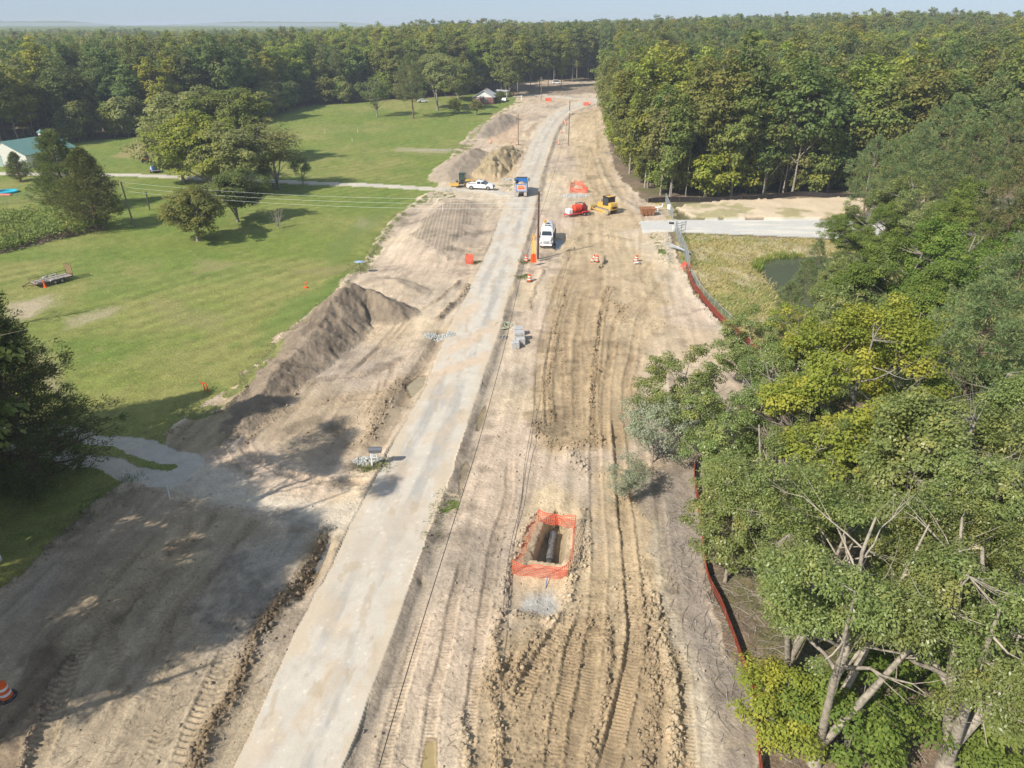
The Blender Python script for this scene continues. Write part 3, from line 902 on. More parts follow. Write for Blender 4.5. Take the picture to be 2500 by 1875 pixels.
for pts, col, w in (([(30, 655), (95, 640), (120, 660), (60, 690), (20, 690)], (.42, .35, .25), .9), ([(150, 690), (225, 660), (250, 668), (215, 690), (150, 712)], (.36, .32, .20), .8),
                    ([(640, 585), (800, 560), (830, 572), (700, 600)], (.26, .22, .11), .5), ([(300, 640), (480, 680), (500, 720), (340, 690)], (.27, .24, .12), .4),
                    ([(780, 470), (800, 485), (790, 500), (770, 485)], (.40, .33, .23), .8), ([(850, 318), (980, 322), (970, 332), (860, 328)], (.38, .33, .22), .6),
                    ([(60, 735), (100, 790), (140, 860), (120, 870), (80, 810), (40, 745)], (.34, .28, .20), .8), ([(290, 305), (340, 320), (330, 345), (240, 340)], (.33, .27, .13), .7),
                    ([(700, 540), (780, 470), (850, 440), (720, 580)], (.15, .2, .06), .6), ([(430, 560), (520, 575), (430, 590)], (.30, .26, .13), .6),
                    ([(560, 705), (640, 640), (730, 600), (760, 590), (650, 690), (560, 760)], (.10, .19, .04), .5)):
    cl, _ = zone(cl, pts, col, w, 1.0)
C = np.where(lw[:, None], cl, C)
fl = lab == FOREST
cf = np.tile(np.array((.20, .155, .115)), (len(x), 1))
cf = mixc(cf, (.12, .13, .05), ramp(fbm(x, y, 6, 4, 111), .5, .65) * .7)
cf = mixc(cf, (.30, .22, .15), ramp(n_mid, .5, .75) * .6)
cf *= (.75 + .5 * n_fin)[:, None]
C = np.where(fl[:, None], cf, C)
md = lab == MEADI
cm = np.tile(np.array((.37, .31, .135)), (len(x), 1))
cm = mixc(cm, (.155, .20, .055), ramp(fbm(x, y, 7, 4, 121), .48, .66) * .85)
cm = mixc(cm, (.46, .40, .28), ramp(fbm(x, y, 6, 4, 123), .60, .72) * .8)
cm *= (.72 + .56 * fbm(x, y * .35, .9, 4, 125))[:, None]
C = np.where(md[:, None], cm, C)
i, lat, run, _ = line_dist(x, y, ROADC, 6)
cr = np.tile(np.array((.535, .495, .435)), (len(x), 1))
stl = np.zeros(len(x)); stl[i] = fbm(run / 9.0, lat * 1.1, 1.0, 5, 131, .6)
st2 = np.zeros(len(x)); st2[i] = fbm(run / 3.0, lat * .8, 1.0, 5, 133, .6)
lat_f = np.zeros(len(x)); lat_f[i] = lat
runf = np.zeros(len(x)); runf[i] = run
wheel = np.exp(-((lat_f + .9) / .75) ** 2) + .75 * np.exp(-((lat_f - 1.1) / .6) ** 2)
cr = mixc(cr, (.37, .36, .34), ramp(stl + .40 * wheel - .42 + (st2 - .5) * .7, .26, .54) * .9)
cr = mixc(cr, (.52, .42, .31), ramp(st2, .50, .66) * .55)
for q0, q1 in (((1000, 740), (1080, 700)), ((960, 800), (1060, 770)), ((1000, 690), (1030, 660))):
    cr, _ = zone(cr, [(q0[0] - 40, q0[1] + 12), (q1[0], q1[1] - 14), (q1[0] + 5, q1[1] + 8), (q0[0] - 30, q0[1] + 30)], (.56, .43, .31), .7, .6)
cr, _ = zone(cr, [(700, 1120), (860, 1080), (960, 1090), (930, 1180), (700, 1290), (640, 1350)], (.50, .45, .385), .6, 1.0)
spk = (worley(x, y, .16, 77)[1] > .95) & (n_fin > .52)
cr = np.where(spk[:, None], cr * 1.14, cr)
cr = mixc(cr, (.40, .32, .22), ramp(fbm(x, y * .4, .9, 4, 313, .65), .64, .72) * .5)
cr *= (.90 + .20 * n_fin)[:, None]
edge_w = ramp(np.abs(lat_f) + (st2 - .5) * 2.2 + w1 * .8, 1.9, 2.9) * (np.abs(lat_f) > 0)
cr = mixc(cr, (.53, .455, .35), edge_w * .8)
cr = mixc(cr, (.45, .40, .34), ramp(fbm(x, y, 1.1, 4, 207, .65), .60, .72) * .45)
C = np.where((lab == ROADI)[:, None], cr, C)
cg = np.tile(np.array((.53, .49, .42)), (len(x), 1))
cg = mixc(cg, (.50, .47, .42), ramp(n_mid, .45, .65)); cg *= (.8 + .4 * n_fin)[:, None]
C = np.where((lab == DRIVEI)[:, None], cg, C)
cg2 = np.tile(np.array((.52, .52, .505)), (len(x), 1)); cg2 = mixc(cg2, (.62, .60, .55), ramp(fbm(x, y * 5, 6, 4, 151), .5, .62))
cg2 *= (.92 + .16 * n_fin)[:, None]
C = np.where((lab == GROADI)[:, None], cg2, C)
cb = np.tile(np.array((.60, .50, .37)), (len(x), 1)); cb = mixc(cb, (.28, .27, .12), ramp(fbm(x, y, 4, 4, 161) - (y - gp(1700, 455)[1]) * .012, .52, .62) * .7)
C = np.where((lab == BERMI)[:, None], cb, C)
C = np.where((lab == PONDI)[:, None], np.array((.10, .095, .06))[None], C)
# pale dust and grass creeping over the seams
grs = ramp(fbm(x, y, 1.6, 4, 171, .6), .56, .64)
for pts in ([(945, 1100), (985, 1060), (990, 1110), (950, 1190), (915, 1230)], Z5([(1130, 180), (1190, 170), (1200, 215), (1120, 220)]), Z5([(170, 1290), (230, 1340), (330, 1340), (370, 1290), (300, 1360), (180, 1345)]),
            Z5([(1150, 80), (1210, 90), (1200, 120), (1150, 110)]), Z5([(850, 100), (910, 90), (900, 120)]), [(1410, 505), (1425, 500), (1440, 560), (1425, 560)],
            [(930, 420), (960, 405), (990, 425), (950, 440)], [(1090, 395), (1115, 395), (1105, 415)]):
    _, wz = zone(C, pts, (0, 0, 0), 0, .5)
    C = np.where((isd & (wz * grs > .2))[:, None], np.array((.12, .15, .045))[None] * (.7 + .6 * n_fin)[:, None], C)
C = np.where(isd[:, None], C * (.74 + .50 * n_fin)[:, None] * (.93 + .14 * n_mid)[:, None], C)
edge_grass = isd & (ramp(fbm(x, y, 2.2, 4, 181), .5, .6) > .4)
for P, rad in ((G([(380, 915), (500, 838), (660, 680), (760, 590), (850, 470), (930, 415)]), 1.6), (G([(975, 335), (1010, 290), (1110, 222)]), 4.0)):
    i, lat, run, _ = line_dist(xe, ye, P, rad)
    k = edge_grass[i]
    C[i[k]] = np.array((.20, .21, .08))[None] * (.7 + .6 * n_fin[i[k]])[:, None]

i = lab == PONDI
H[i] = -1.3
# bank round the pond
ib, latb, _, _ = line_dist(x, y, np.vstack([POND, POND[:1]]), 3.0)
k = lab[ib] != PONDI
H[ib[k]] -= .7 * np.clip(1 - np.abs(latb[k]) / 3.0, 0, 1)
i = np.where(np.isin(lab, (ROADI,)))[0]

Z = zbase(X, Y)
Z[S] += H
LAB = np.zeros(NV, np.int8)
CC = np.tile(np.array((.085, .105, .04)), (NV, 1))
outer = np.ones(NV, bool); outer[S] = False
io = np.where(outer)[0]
LAB[io[in_poly(X[io], Y[io], LAWN_UP)]] = LAWNI
LAB[io[in_poly(X[io], Y[io], LAWN_LOW)]] = LAWNI
LAB[io[in_poly(X[io], Y[io], DIRT)]] = DIRTI
LAB[io[in_poly(X[io], Y[io], ROADP)]] = ROADI
CC[LAB == LAWNI] = (.14, .2, .05); CC[LAB == DIRTI] = (.42, .35, .27); CC[LAB == ROADI] = (.42, .39, .35)
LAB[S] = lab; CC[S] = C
CC = CC * np.array((1.01, .985, .94))[None]
CC = np.clip(CC, 0.01, 0.85)


def ground_h(px, py):
    """height of the finished ground at a place (nearest grid node)"""
    r = np.clip(np.searchsorted(Yrows, py), 1, NR - 1)
    r = r if abs(Yrows[r] - py) < abs(Yrows[r - 1] - py) else r - 1
    cidx = int(np.argmin(np.abs(X[r * NC:(r + 1) * NC] - px)))
    return float(Z[r * NC + cidx])


def soil_mat(name, fine=14.0, bump=0.35, rough=0.95, amp=0.22, dist=0.04, spec=0.1):
    m = bpy.data.materials.new(name); m.use_nodes = True
    nt = m.node_tree; N = nt.nodes.new; L = nt.links.new
    b = nt.nodes['Principled BSDF']
    b.inputs['Roughness'].default_value = rough; b.inputs['Specular IOR Level'].default_value = spec
    at = N('ShaderNodeAttribute'); at.attribute_name = 'soil'
    tc = N('ShaderNodeTexCoord')
    n1 = N('ShaderNodeTexNoise'); n1.inputs['Scale'].default_value = fine; n1.inputs['Detail'].default_value = 6; n1.inputs['Roughness'].default_value = .7
    n2 = N('ShaderNodeTexVoronoi'); n2.inputs['Scale'].default_value = fine * .45; n2.inputs['Randomness'].default_value = 1
    L(tc.outputs['Object'], n1.inputs['Vector']); L(tc.outputs['Object'], n2.inputs['Vector'])
    mr = N('ShaderNodeMapRange'); mr.inputs['From Min'].default_value = .3; mr.inputs['From Max'].default_value = .7
    mr.inputs['To Min'].default_value = 1 - amp; mr.inputs['To Max'].default_value = 1 + amp
    L(n1.outputs[0], mr.inputs[0])
    mx = N('ShaderNodeVectorMath'); mx.operation = 'SCALE'
    L(at.outputs['Color'], mx.inputs[0]); L(mr.outputs[0], mx.inputs['Scale']); L(mx.outputs[0], b.inputs['Base Color'])
    ad = N('ShaderNodeMath'); ad.operation = 'MULTIPLY_ADD'; ad.inputs[1].default_value = -.5
    L(n2.outputs['Distance'], ad.inputs[0]); L(n1.outputs[0], ad.inputs[2])
    bp = N('ShaderNodeBump'); bp.inputs['Strength'].default_value = bump; bp.inputs['Distance'].default_value = dist
    L(ad.outputs[0], bp.inputs['Height']); L(bp.outputs[0], b.inputs['Normal'])
    return m


M_SOIL = soil_mat('soil', 7.0, 0.9, dist=.07, amp=.25)
M_GRASS = soil_mat('mown_grass', 7.0, 1.0, dist=.07, amp=.45)
M_PAVE = soil_mat('dusty_pavement', 16.0, 0.25, dist=.02, amp=.10)
M_LITTER = soil_mat('leaf_litter', 6.0, 1.0, dist=.09, amp=.45)
M_GRAV = soil_mat('gravel', 18.0, 0.8, dist=.04, amp=.25)
M_WAF = soil_mat('roller_waffle_print', 7.0, 0.6, dist=.05, amp=.2)
nt = M_WAF.node_tree; bs = nt.nodes['Principled BSDF']; br = nt.nodes.new('ShaderNodeTexBrick'); mp = nt.nodes.new('ShaderNodeMapping'); tc = nt.nodes.new('ShaderNodeTexCoord')
mp.inputs['Rotation'].default_value = (0, 0, R(-32)); nt.links.new(tc.outputs['Object'], mp.inputs['Vector']); nt.links.new(mp.outputs[0], br.inputs['Vector'])
br.inputs['Scale'].default_value = 1.0; br.inputs['Brick Width'].default_value = .72; br.inputs['Row Height'].default_value = .62; br.inputs['Mortar Size'].default_value = .14; br.inputs['Mortar Smooth'].default_value = .5
br.inputs['Color1'].default_value = (.66, .64, .61, 1); br.inputs['Color2'].default_value = (.82, .80, .78, 1); br.inputs['Mortar'].default_value = (1.06, 1.06, 1.06, 1)  # pits darkened and ridges lightened in the colour, shade painted into the print
old = bs.inputs['Base Color'].links[0].from_socket; mu = nt.nodes.new('ShaderNodeVectorMath'); mu.operation = 'MULTIPLY'
nt.links.new(old, mu.inputs[0]); nt.links.new(br.outputs['Color'], mu.inputs[1]); nt.links.new(mu.outputs[0], bs.inputs['Base Color'])
bp = nt.nodes.new('ShaderNodeBump'); bp.inputs['Strength'].default_value = 1.0; bp.inputs['Distance'].default_value = .14; nt.links.new(br.outputs['Fac'], bp.inputs['Height'])
nt.links.new(bs.inputs['Normal'].links[0].from_socket, bp.inputs['Normal']); nt.links.new(bp.outputs[0], bs.inputs['Normal'])
M_PUD = soil_mat('muddy_water', 2.0, 0.02, rough=.06, amp=.05, dist=.01, spec=.5)

q = (np.arange(NR - 1)[:, None] * NC + np.arange(NC - 1)[None, :]).ravel()
FQ = np.stack([q, q + 1, q + 1 + NC, q + NC], 1)
fl_ = LAB[FQ[:, 0]]
allV = np.stack([X, Y, Z], 1)


def split(name, ids, m, **kw):
    k = np.isin(fl_, ids)
    if not k.any(): return None
    F = FQ[k]
    u, inv = np.unique(F, return_inverse=True)
    me = np_mesh(name, allV[u], inv.reshape(F.shape), m, smooth=True, attrs={'soil': ('POINT', CC[u])})
    return tag(link_mesh(name, me), **kw)


split('ground', [FOREST], M_LITTER, kind='structure', label='brown leaf littered ground under and around the woods')
split('lawn', [LAWNI], M_GRASS, kind='structure', label='mown green lawn left of the earthworks')
split('bare_ground', [DIRTI], M_SOIL, kind='structure', label='graded bare soil on both sides of the road')
split('compacted_patch', [9], M_WAF, kind='structure', label='waffle printed patch of compacted soil left of the road')
split('road', [ROADI], M_PAVE, kind='structure', label='dusty grey paved road running away up the middle')
split('driveway', [DRIVEI], M_GRAV, kind='structure', label='grey gravel driveways crossing the lawn')
split('gravel_road', [GROADI], M_GRAV, kind='structure', label='pale gravel entrance road right of the bulldozer')
split('meadow', [MEADI], M_GRASS, kind='structure', label='dry yellow meadow around the pond')
split('pond_bed', [PONDI], M_SOIL, kind='structure', label='bed of the pond')
split('sand_bank', [BERMI], M_SOIL, kind='structure', label='pale sandy bank behind the gravel entrance road')
for k, lb in pile_lab.items():
    if k < 40:
        split('soil_heap', [k], M_SOIL, label=lb, cat='soil heap', group='heaps of dug soil')
    else:
        split('puddle', [k], M_PUD, label=lb, kind='structure')

# pond water
pw = smooth_line(np.vstack([POND, POND[:1]]), 3)[:-1]
cen = pw.mean(0)
pw2 = cen + (pw - cen) * 1.05
m = bpy.data.materials.new('pond_water'); m.use_nodes = True
b = m.node_tree.nodes['Principled BSDF']
b.inputs['Base Color'].default_value = (.085, .10, .065, 1); b.inputs['Roughness'].default_value = .12; b.inputs['Specular IOR Level'].default_value = .3
nz = m.node_tree.nodes.new('ShaderNodeTexNoise'); nz.inputs['Scale'].default_value = 1.5
bp = m.node_tree.nodes.new('ShaderNodeBump'); bp.inputs['Strength'].default_value = .06; bp.inputs['Distance'].default_value = .05
m.node_tree.links.new(nz.outputs[0], bp.inputs['Height']); m.node_tree.links.new(bp.outputs[0], b.inputs['Normal'])
V = [(cen[0], cen[1], -.62)] + [(p[0], p[1], -.62) for p in pw2]
F = [(0, 1 + i, 1 + (i + 1) % len(pw2)) for i in range(len(pw2))]
tag(link_mesh('pond_water', np_mesh('pond_water', V, F, m)), kind='structure', label='still green grey water of the pond')

# ================================================================== TREES
def unit(v):
    return v / (np.linalg.norm(v, axis=1, keepdims=True) + 1e-9)


def leaf_quads(P, Nn, T, ln, wd, curl=.18):
    """diamond leaves: centre, normal, pointing direction, length, width"""
    n = len(P)
    B = unit(np.cross(Nn, T)); T = unit(np.cross(B, Nn))
    ln = ln[:, None]; wd = wd[:, None]
    V = np.empty((n, 4, 3))
    V[:, 0] = P - T * ln * .5 - Nn * ln * curl * .5
    V[:, 1] = P + B * wd * .5 + T * ln * .05
    V[:, 2] = P + T * ln * .5 - Nn * ln * curl
    V[:, 3] = P - B * wd * .5 + T * ln * .05
    F = np.arange(n * 4).reshape(n, 4)
    return V.reshape(-1, 3), F


def tube_np(segs, n=5):
    """segs: list of polylines [(pts(k,3), radii(k))] -> V,F"""
    VV = []; FF = []; b = 0
    ang = np.arange(n) * 2 * math.pi / n
    for pts, rad in segs:
        pts = np.asarray(pts, float); k = len(pts)
        d = np.gradient(pts, axis=0); d = unit(d)
        ref = np.where(np.abs(d[:, 2:3]) > .95, np.array([[1., 0, 0]]), np.array([[0., 0, 1.]]))
        a = unit(np.cross(d, ref)); c2 = np.cross(d, a)
        ring = pts[:, None, :] + np.asarray(rad)[:, None, None] * (np.cos(ang)[None, :, None] * a[:, None, :] + np.sin(ang)[None, :, None] * c2[:, None, :])
        VV.append(ring.reshape(-1, 3))
        i = np.arange(k - 1)[:, None] * n; j = np.arange(n)[None, :]
        f = np.stack([i + j, i + (j + 1) % n, i + n + (j + 1) % n, i + n + j], -1).reshape(-1, 4) + b
        FF.append(f); b += k * n
    return np.vstack(VV), np.vstack(FF)


def bezier(p0, p1, p2, k):
    t = np.linspace(0, 1, k)[:, None]
    return (1 - t) ** 2 * p0 + 2 * t * (1 - t) * p1 + t * t * p2


def broadleaf(seed, h, r, base, ncl, lpc, leaf, clr, trunk_r, nlimb=9, flat=.62, lean=(0, 0), fork=0, gap=.34, droop=0.0, narrow=1.0, sides=6, twig=True, up=.7, wratio=.62, bare=0.0, subl=0):
    """base = height of the crown's underside. returns (wood V,F),(leaves V,F,tint)"""
    g = np.random.default_rng(seed)
    segs = []
    top = np.array([lean[0], lean[1], h * .88])
    k = 9
    t = np.linspace(0, 1, k)
    tp = np.outer(t, top) + np.c_[g.normal(0, 1, (k, 2)) * np.minimum(t, 1)[:, None] * h * .012, np.zeros(k)]
    tp[0] = 0
    tr = trunk_r * (1 - .82 * t ** 1.1); tr[0] *= 1.35
    segs.append((tp, tr))
    nodes = []; nrad = []
    if fork:
        for f in range(fork):
            a = g.uniform(0, 6.28)
            p0 = tp[1] * (.6 + .3 * f); p2 = np.array([math.cos(a) * r * .55, math.sin(a) * r * .55, h * .86])
            q_ = bezier(p0, p0 * .4 + p2 * .6 - np.array([0, 0, h * .05]), p2, 8)
            segs.append((q_, trunk_r * .8 * (1 - .85 * np.linspace(0, 1, 8))))
            nodes.append(q_[3:]); nrad.append(trunk_r * .8 * (1 - .85 * np.linspace(0, 1, 8))[3:])
    cz = (h + base) / 2; hz = (h - base) / 2
    for l in range(nlimb):
        f = (l + .5) / nlimb
        z0 = base * .85 + (h * .80 - base * .85) * f ** 1.2
        p0 = np.array([np.interp(z0, tp[:, 2], tp[:, 0]), np.interp(z0, tp[:, 2], tp[:, 1]), z0])
        a = l * 2.4 + g.uniform(-.4, .4)
        zz = z0 + (h - z0) * g.uniform(.25, .55) * (1 - droop)
        rad = r * math.sqrt(max(.12, 1 - ((zz - cz) / hz) ** 2)) * g.uniform(.72, .98)
        p2 = np.array([lean[0] * .8 + math.cos(a) * rad, lean[1] * .8 + math.sin(a) * rad, zz])
        pm = p0 * .45 + p2 * .55 + np.array([0, 0, -.02 * h if droop == 0 else .05 * h])
        q_ = bezier(p0, pm, p2, 7) + np.r_[[np.zeros(3)], g.normal(0, .010 * r, (6, 3))]
        r0 = np.interp(z0, tp[:, 2], tr) * .55
        rr_ = r0 * (1 - .85 * np.linspace(0, 1, 7))
        segs.append((q_, rr_)); nodes.append(q_[1:]); nrad.append(rr_[1:])
        for s_ in range(subl):
            i0 = 2 + s_ % 4; pa = q_[i0]; dr = unit((q_[i0 + 1] - q_[i0] + g.normal(0, .55, 3) * np.linalg.norm(q_[i0 + 1] - q_[i0]) + np.array([0, 0, .25]))[None])[0]
            Ls = r * g.uniform(.28, .5); pe = pa + dr * Ls; qs = bezier(pa, (pa + pe) / 2 + g.normal(0, .06 * Ls, 3), pe, 4)
            rs_ = rr_[i0] * .6 * (1 - .8 * np.linspace(0, 1, 4)); segs.append((qs, rs_)); nodes.append(qs[1:]); nrad.append(rs_[1:])
    nodes.append(tp[4:]); nrad.append(tr[4:])
    ND = np.vstack(nodes); NR_ = np.concatenate(nrad)
    # clusters of foliage
    d = unit(g.normal(0, 1, (ncl * 3, 3)))
    rad = g.uniform(.25, 1, ncl * 3) ** .38
    lump = 0.78 + .30 * np.sin(d[:, 0] * 3.1 + seed) * np.cos(d[:, 1] * 2.7 + seed * 2.3) + .16 * np.sin(d[:, 2] * 5 + d[:, 0] * 6 + seed)
    cc = d * rad[:, None] * lump[:, None] * np.array([r * narrow, r * narrow, hz]) + np.array([lean[0] * .8, lean[1] * .8, cz])
    if flat:
        cc[:, 2] = np.where(cc[:, 2] < cz, cz + (cc[:, 2] - cz) * flat, cc[:, 2])
    keep = vnoise(cc[:, 0] / (r * .38) + seed, cc[:, 2] / (r * .38) + cc[:, 1] / (r * .38), seed) > gap
    cc = cc[keep][:ncl]
    ncl = len(cc)
    # twigs to the nearest limb
    if twig:
        D = np.linalg.norm(cc[:, None, :] - ND[None], axis=2)
        j = D.argmin(1)
        for a_, b_ in zip(cc, j):
            p0 = ND[b_]; mid = (p0 + a_) / 2 + np.array([0, 0, -.06 * np.linalg.norm(a_ - p0)]) + g.normal(0, .05 * r * .3, 3)
            r0 = min(NR_[b_] * .6, .035 + .012 * np.linalg.norm(a_ - p0)) * (trunk_r / .28) ** .5
            segs.append((np.array([p0, mid, a_]), np.array([r0, r0 * .65, r0 * .2])))
    WV, WF = tube_np(segs, sides)
    if bare >= 1:
        return (WV, WF), None
    cr = clr * g.uniform(.7, 1.35, ncl)
    M = np.maximum(3, (lpc * (cr / clr) ** 1.6 * (1 - bare)).astype(int))
    ci = np.repeat(np.arange(ncl), M); n = len(ci)
    dd_ = unit(g.normal(0, 1, (n, 3)) + np.array([0, 0, .35]))
    rr2 = g.uniform(.15, 1, n) ** .5
    P = cc[ci] + dd_ * (rr2 * cr[ci])[:, None] * np.array([1, 1, .58])
    out = unit(cc - np.array([lean[0] * .8, lean[1] * .8, cz - hz * .3]))
    Nn = unit(dd_ * .55 + out[ci] * .35 + np.array([0, 0, up]) + g.normal(0, .42, (n, 3)))
    T = unit(dd_ + out[ci] * .5 + g.normal(0, .5, (n, 3)) - np.array([0, 0, .25 + droop]))
    ln = leaf * g.uniform(.65, 1.3, n)
    LV, LF = leaf_quads(P, Nn, T, ln, ln * wratio)
    ctint = g.uniform(0, 1, ncl)
    tint = np.stack([g.uniform(0, 1, n) * .6 + ctint[ci] * .4, ctint[ci] * .75 + .25 * np.clip((P[:, 2] - base) / (h - base), 0, 1), np.zeros(n)], 1)
    return (WV, WF), (LV, LF, np.repeat(tint, 4, axis=0))


def conifer(seed, h, r, base, nbr, tpb, ntuft, leaf, trunk_r, shape='cone', sides=6, tuftr=.45, dense=1.0, lean=(0, 0), wr=.22, pw=.8):
    g = np.random.default_rng(seed)
    segs = []; k = 9; t = np.linspace(0, 1, k)
    tp = np.outer(t, np.array([lean[0], lean[1], h])) + np.c_[g.normal(0, .01 * h, (k, 2)) * t[:, None], np.zeros(k)]
    tr = trunk_r * (1 - .93 * t); tr[0] *= 1.3
    segs.append((tp, tr)); C_ = []; O_ = []
    for b_ in range(nbr):
        f = (b_ + g.uniform(0, 1)) / nbr
        z0 = base + (h * .985 - base) * f
        if shape == 'cone':
            rad = r * (1 - f) ** pw * (.62 + .5 * g.random()) * min(1, .45 + f * 4) + .25
            rise = .22 * rad
        else:
            rad = r * math.sin(math.pi * min(1, .28 + f * .70)) * (.55 + .55 * g.random()) + .3
            rise = .30 * rad
        a = b_ * 2.4 + g.uniform(-.5, .5)
        p0 = np.array([np.interp(z0, tp[:, 2], tp[:, 0]), np.interp(z0, tp[:, 2], tp[:, 1]), z0])
        e = np.array([math.cos(a), math.sin(a), 0])
        p2 = p0 + e * rad + np.array([0, 0, rise + g.normal(0, .1 * rad)])
        q_ = bezier(p0, (p0 + p2) / 2 - np.array([0, 0, .12 * rad]), p2, 5)
        r0 = max(.02, np.interp(z0, tp[:, 2], tr) * .35)
        segs.append((q_, r0 * (1 - .85 * np.linspace(0, 1, 5))))
        m_ = max(2, int(tpb * (.4 + rad / r)))
        tt = g.uniform(.30 if shape == 'cone' else .45, 1.04, m_)
        pts = p0[None] + (p2 - p0)[None] * tt[:, None]
        side = np.array([-e[1], e[0], 0])
        sp_ = g.normal(0, .28 * rad, m_) * (1.15 - tt * .6)
        pts = pts + side[None] * sp_[:, None] + np.c_[np.zeros((m_, 2)), g.normal(0, .07 * rad + .12, m_)]
        C_.append(pts); O_.append(np.repeat(e[None] + np.array([[0, 0, .5]]), m_, 0))
    cc = np.vstack(C_); oo = unit(np.vstack(O_))
    ncl = len(cc); n = ncl * ntuft
    ci = np.repeat(np.arange(ncl), ntuft)
    dd_ = unit(g.normal(0, 1, (n, 3)) + oo[ci] * .7 + np.array([0, 0, .25]))
    if shape == 'cone':
        P = cc[ci] + dd_ * (tuftr * g.uniform(.1, 1, n) ** .6)[:, None] * np.array([1, 1, .62])
        T = unit(dd_ * .8 + oo[ci] + g.normal(0, .35, (n, 3)))
        Nn = unit(np.cross(T, g.normal(0, 1, (n, 3))) + np.array([0, 0, .35]))
    else:
        sub = cc[ci] + unit(g.normal(0, 1, (ncl, 5, 3)))[ci, g.integers(0, 5, n)] * tuftr * .8
        T = dd_; P = sub + T * leaf * .5
        Nn = unit(np.cross(T, g.normal(0, 1, (n, 3))))
    ln = leaf * g.uniform(.7, 1.25, n)
    LV, LF = leaf_quads(P, Nn, T, ln, ln * wr, curl=.05)
    ct = g.uniform(0, 1, ncl)
    tint = np.stack([g.uniform(0, 1, n) * .5 + ct[ci] * .5, ct[ci], np.zeros(n)], 1)
    WV, WF = tube_np(segs, sides)
    return (WV, WF), (LV, LF, np.repeat(tint, 4, axis=0))


M_BARK = mat('grey_bark', (.30, .265, .22), rough=.9, noise=.3, scale=6, bump=.5)
M_PALE = mat('pale_bark', (.36, .315, .25), rough=.85, noise=.25, scale=5, bump=.4)
M_BARKR = mat('red_brown_bark', (.20, .13, .095), rough=.9, noise=.3, scale=7, bump=.5)
M_BARKD = mat('dark_bark', (.12, .095, .07), rough=.9, noise=.3, scale=7, bump=.5)
LM = {
    'oak': leaf_mat('oak_leaves', (.112, .142, .036), (.198, .222, .062), (.25, .245, .065)),
    'oakd': leaf_mat('dark_oak_leaves', (.080, .112, .034), (.148, .180, .054), (.18, .20, .06)),
    'lime': leaf_mat('light_green_leaves', (.155, .190, .036), (.245, .275, .058), (.31, .30, .055)),
    'gold': leaf_mat('turning_leaves', (.19, .21, .035), (.28, .28, .045), (.30, .25, .05)),
    'grey': leaf_mat('grey_green_leaves', (.155, .175, .058), (.240, .250, .090), (.27, .26, .10)),
    'silver': leaf_mat('silvery_leaves', (.19, .215, .135), (.36, .375, .28), (.24, .28, .14), rough=.4),
    'bright': leaf_mat('yellow_green_leaves', (.155, .200, .032), (.300, .315, .055), (.44, .40, .065), vary=.05),
    'near': leaf_mat('green_oak_leaves', (.130, .175, .045), (.250, .290, .100), (.30, .30, .09), rough=.38, spec=.4, vary=.05),
    'neard': leaf_mat('deep_green_leaves', (.095, .148, .028), (.180, .238, .050), (.22, .26, .055), vary=.05),
    'pine': leaf_mat('pine_needles', (.085, .125, .042), (.175, .215, .080), (.25, .21, .08), trans=.2),
    'pineb': leaf_mat('blue_green_needles', (.115, .170, .065), (.20, .26, .105), (.25, .25, .09), trans=.2, vary=.03),
    'cedar': leaf_mat('cedar_foliage', (.075, .105, .028), (.165, .195, .055), (.16, .17, .05), trans=.15, rough=.7),
    'cedard': leaf_mat('dark_cedar_foliage', (.048, .070, .022), (.125, .145, .042), (.14, .15, .04), trans=.12, rough=.7, vary=.03),
    'brown': leaf_mat('withered_leaves', (.19, .12, .07), (.28, .18, .10), (.2, .2, .06)),
}


def proto(name, gen, bark, leafm):
    (WV, WF), L_ = gen
    wm = np_mesh(name + '_trunk', WV, WF, bark, smooth=True)
    cm_ = None
    if L_ is not None:
        cm_ = np_mesh(name + '_crown', L_[0], L_[1], leafm, attrs={'tint': ('POINT', L_[2])})
    return wm, cm_


def plant(kind, pr, x_, y_, s=1.0, rz=0.0, label=None, cat='tree', group=None, leafm=None, bark=None, z=None, sz=None):
    zz = (float(zbase(x_, y_)) if z is None else z)
    root = empty(kind, (x_, y_, zz - .03), rz, label, cat, group)
    root.scale = (s, s, sz if sz else s)
    t = link_mesh('trunk', pr[0], root)
    if bark is not None:
        t.material_slots[0].link = 'OBJECT'; t.material_slots[0].material = bark
    if pr[1] is not None:
        c_ = link_mesh('crown', pr[1], root)
        if leafm is not None:
            c_.material_slots[0].link = 'OBJECT'; c_.material_slots[0].material = leafm
    return root


# ---- prototypes ---------------------------------------------------
near1 = proto('oak_a', broadleaf(11, 15.5, 5.8, 6.0, 640, 105, .15, .56, .29, nlimb=15, lean=(1.2, 1.0), fork=3, gap=.56, sides=6, subl=4, up=.35, wratio=.5, droop=.1), M_PALE, LM['near'])
near2 = proto('oak_b', broadleaf(12, 15.0, 6.2, 5.5, 620, 105, .15, .58, .40, nlimb=15, lean=(1.5, .6), fork=4, gap=.56, sides=6, subl=4, up=.35, wratio=.5, droop=.1), M_PALE, LM['near'])
near3 = proto('maple_a', broadleaf(13, 16.0, 7.8, 3.5, 820, 105, .20, .76, .32, nlimb=16, gap=.36, sides=5, flat=.8, subl=4, up=.5, wratio=.7), M_BARK, LM['bright'])
near4 = proto('maple_b', broadleaf(14, 9.5, 3.9, 1.2, 280, 85, .16, .50, .13, nlimb=11, gap=.40, sides=4, flat=.9, subl=2, up=.4), M_PALE, LM['near'])
sparse2 = proto('poplar_a', broadleaf(16, 6.5, 3.6, .8, 190, 46, .15, .50, .07, nlimb=12, gap=.45, sides=4, flat=1, subl=2, fork=2, up=.2, droop=.25), M_BARK, LM['silver'])
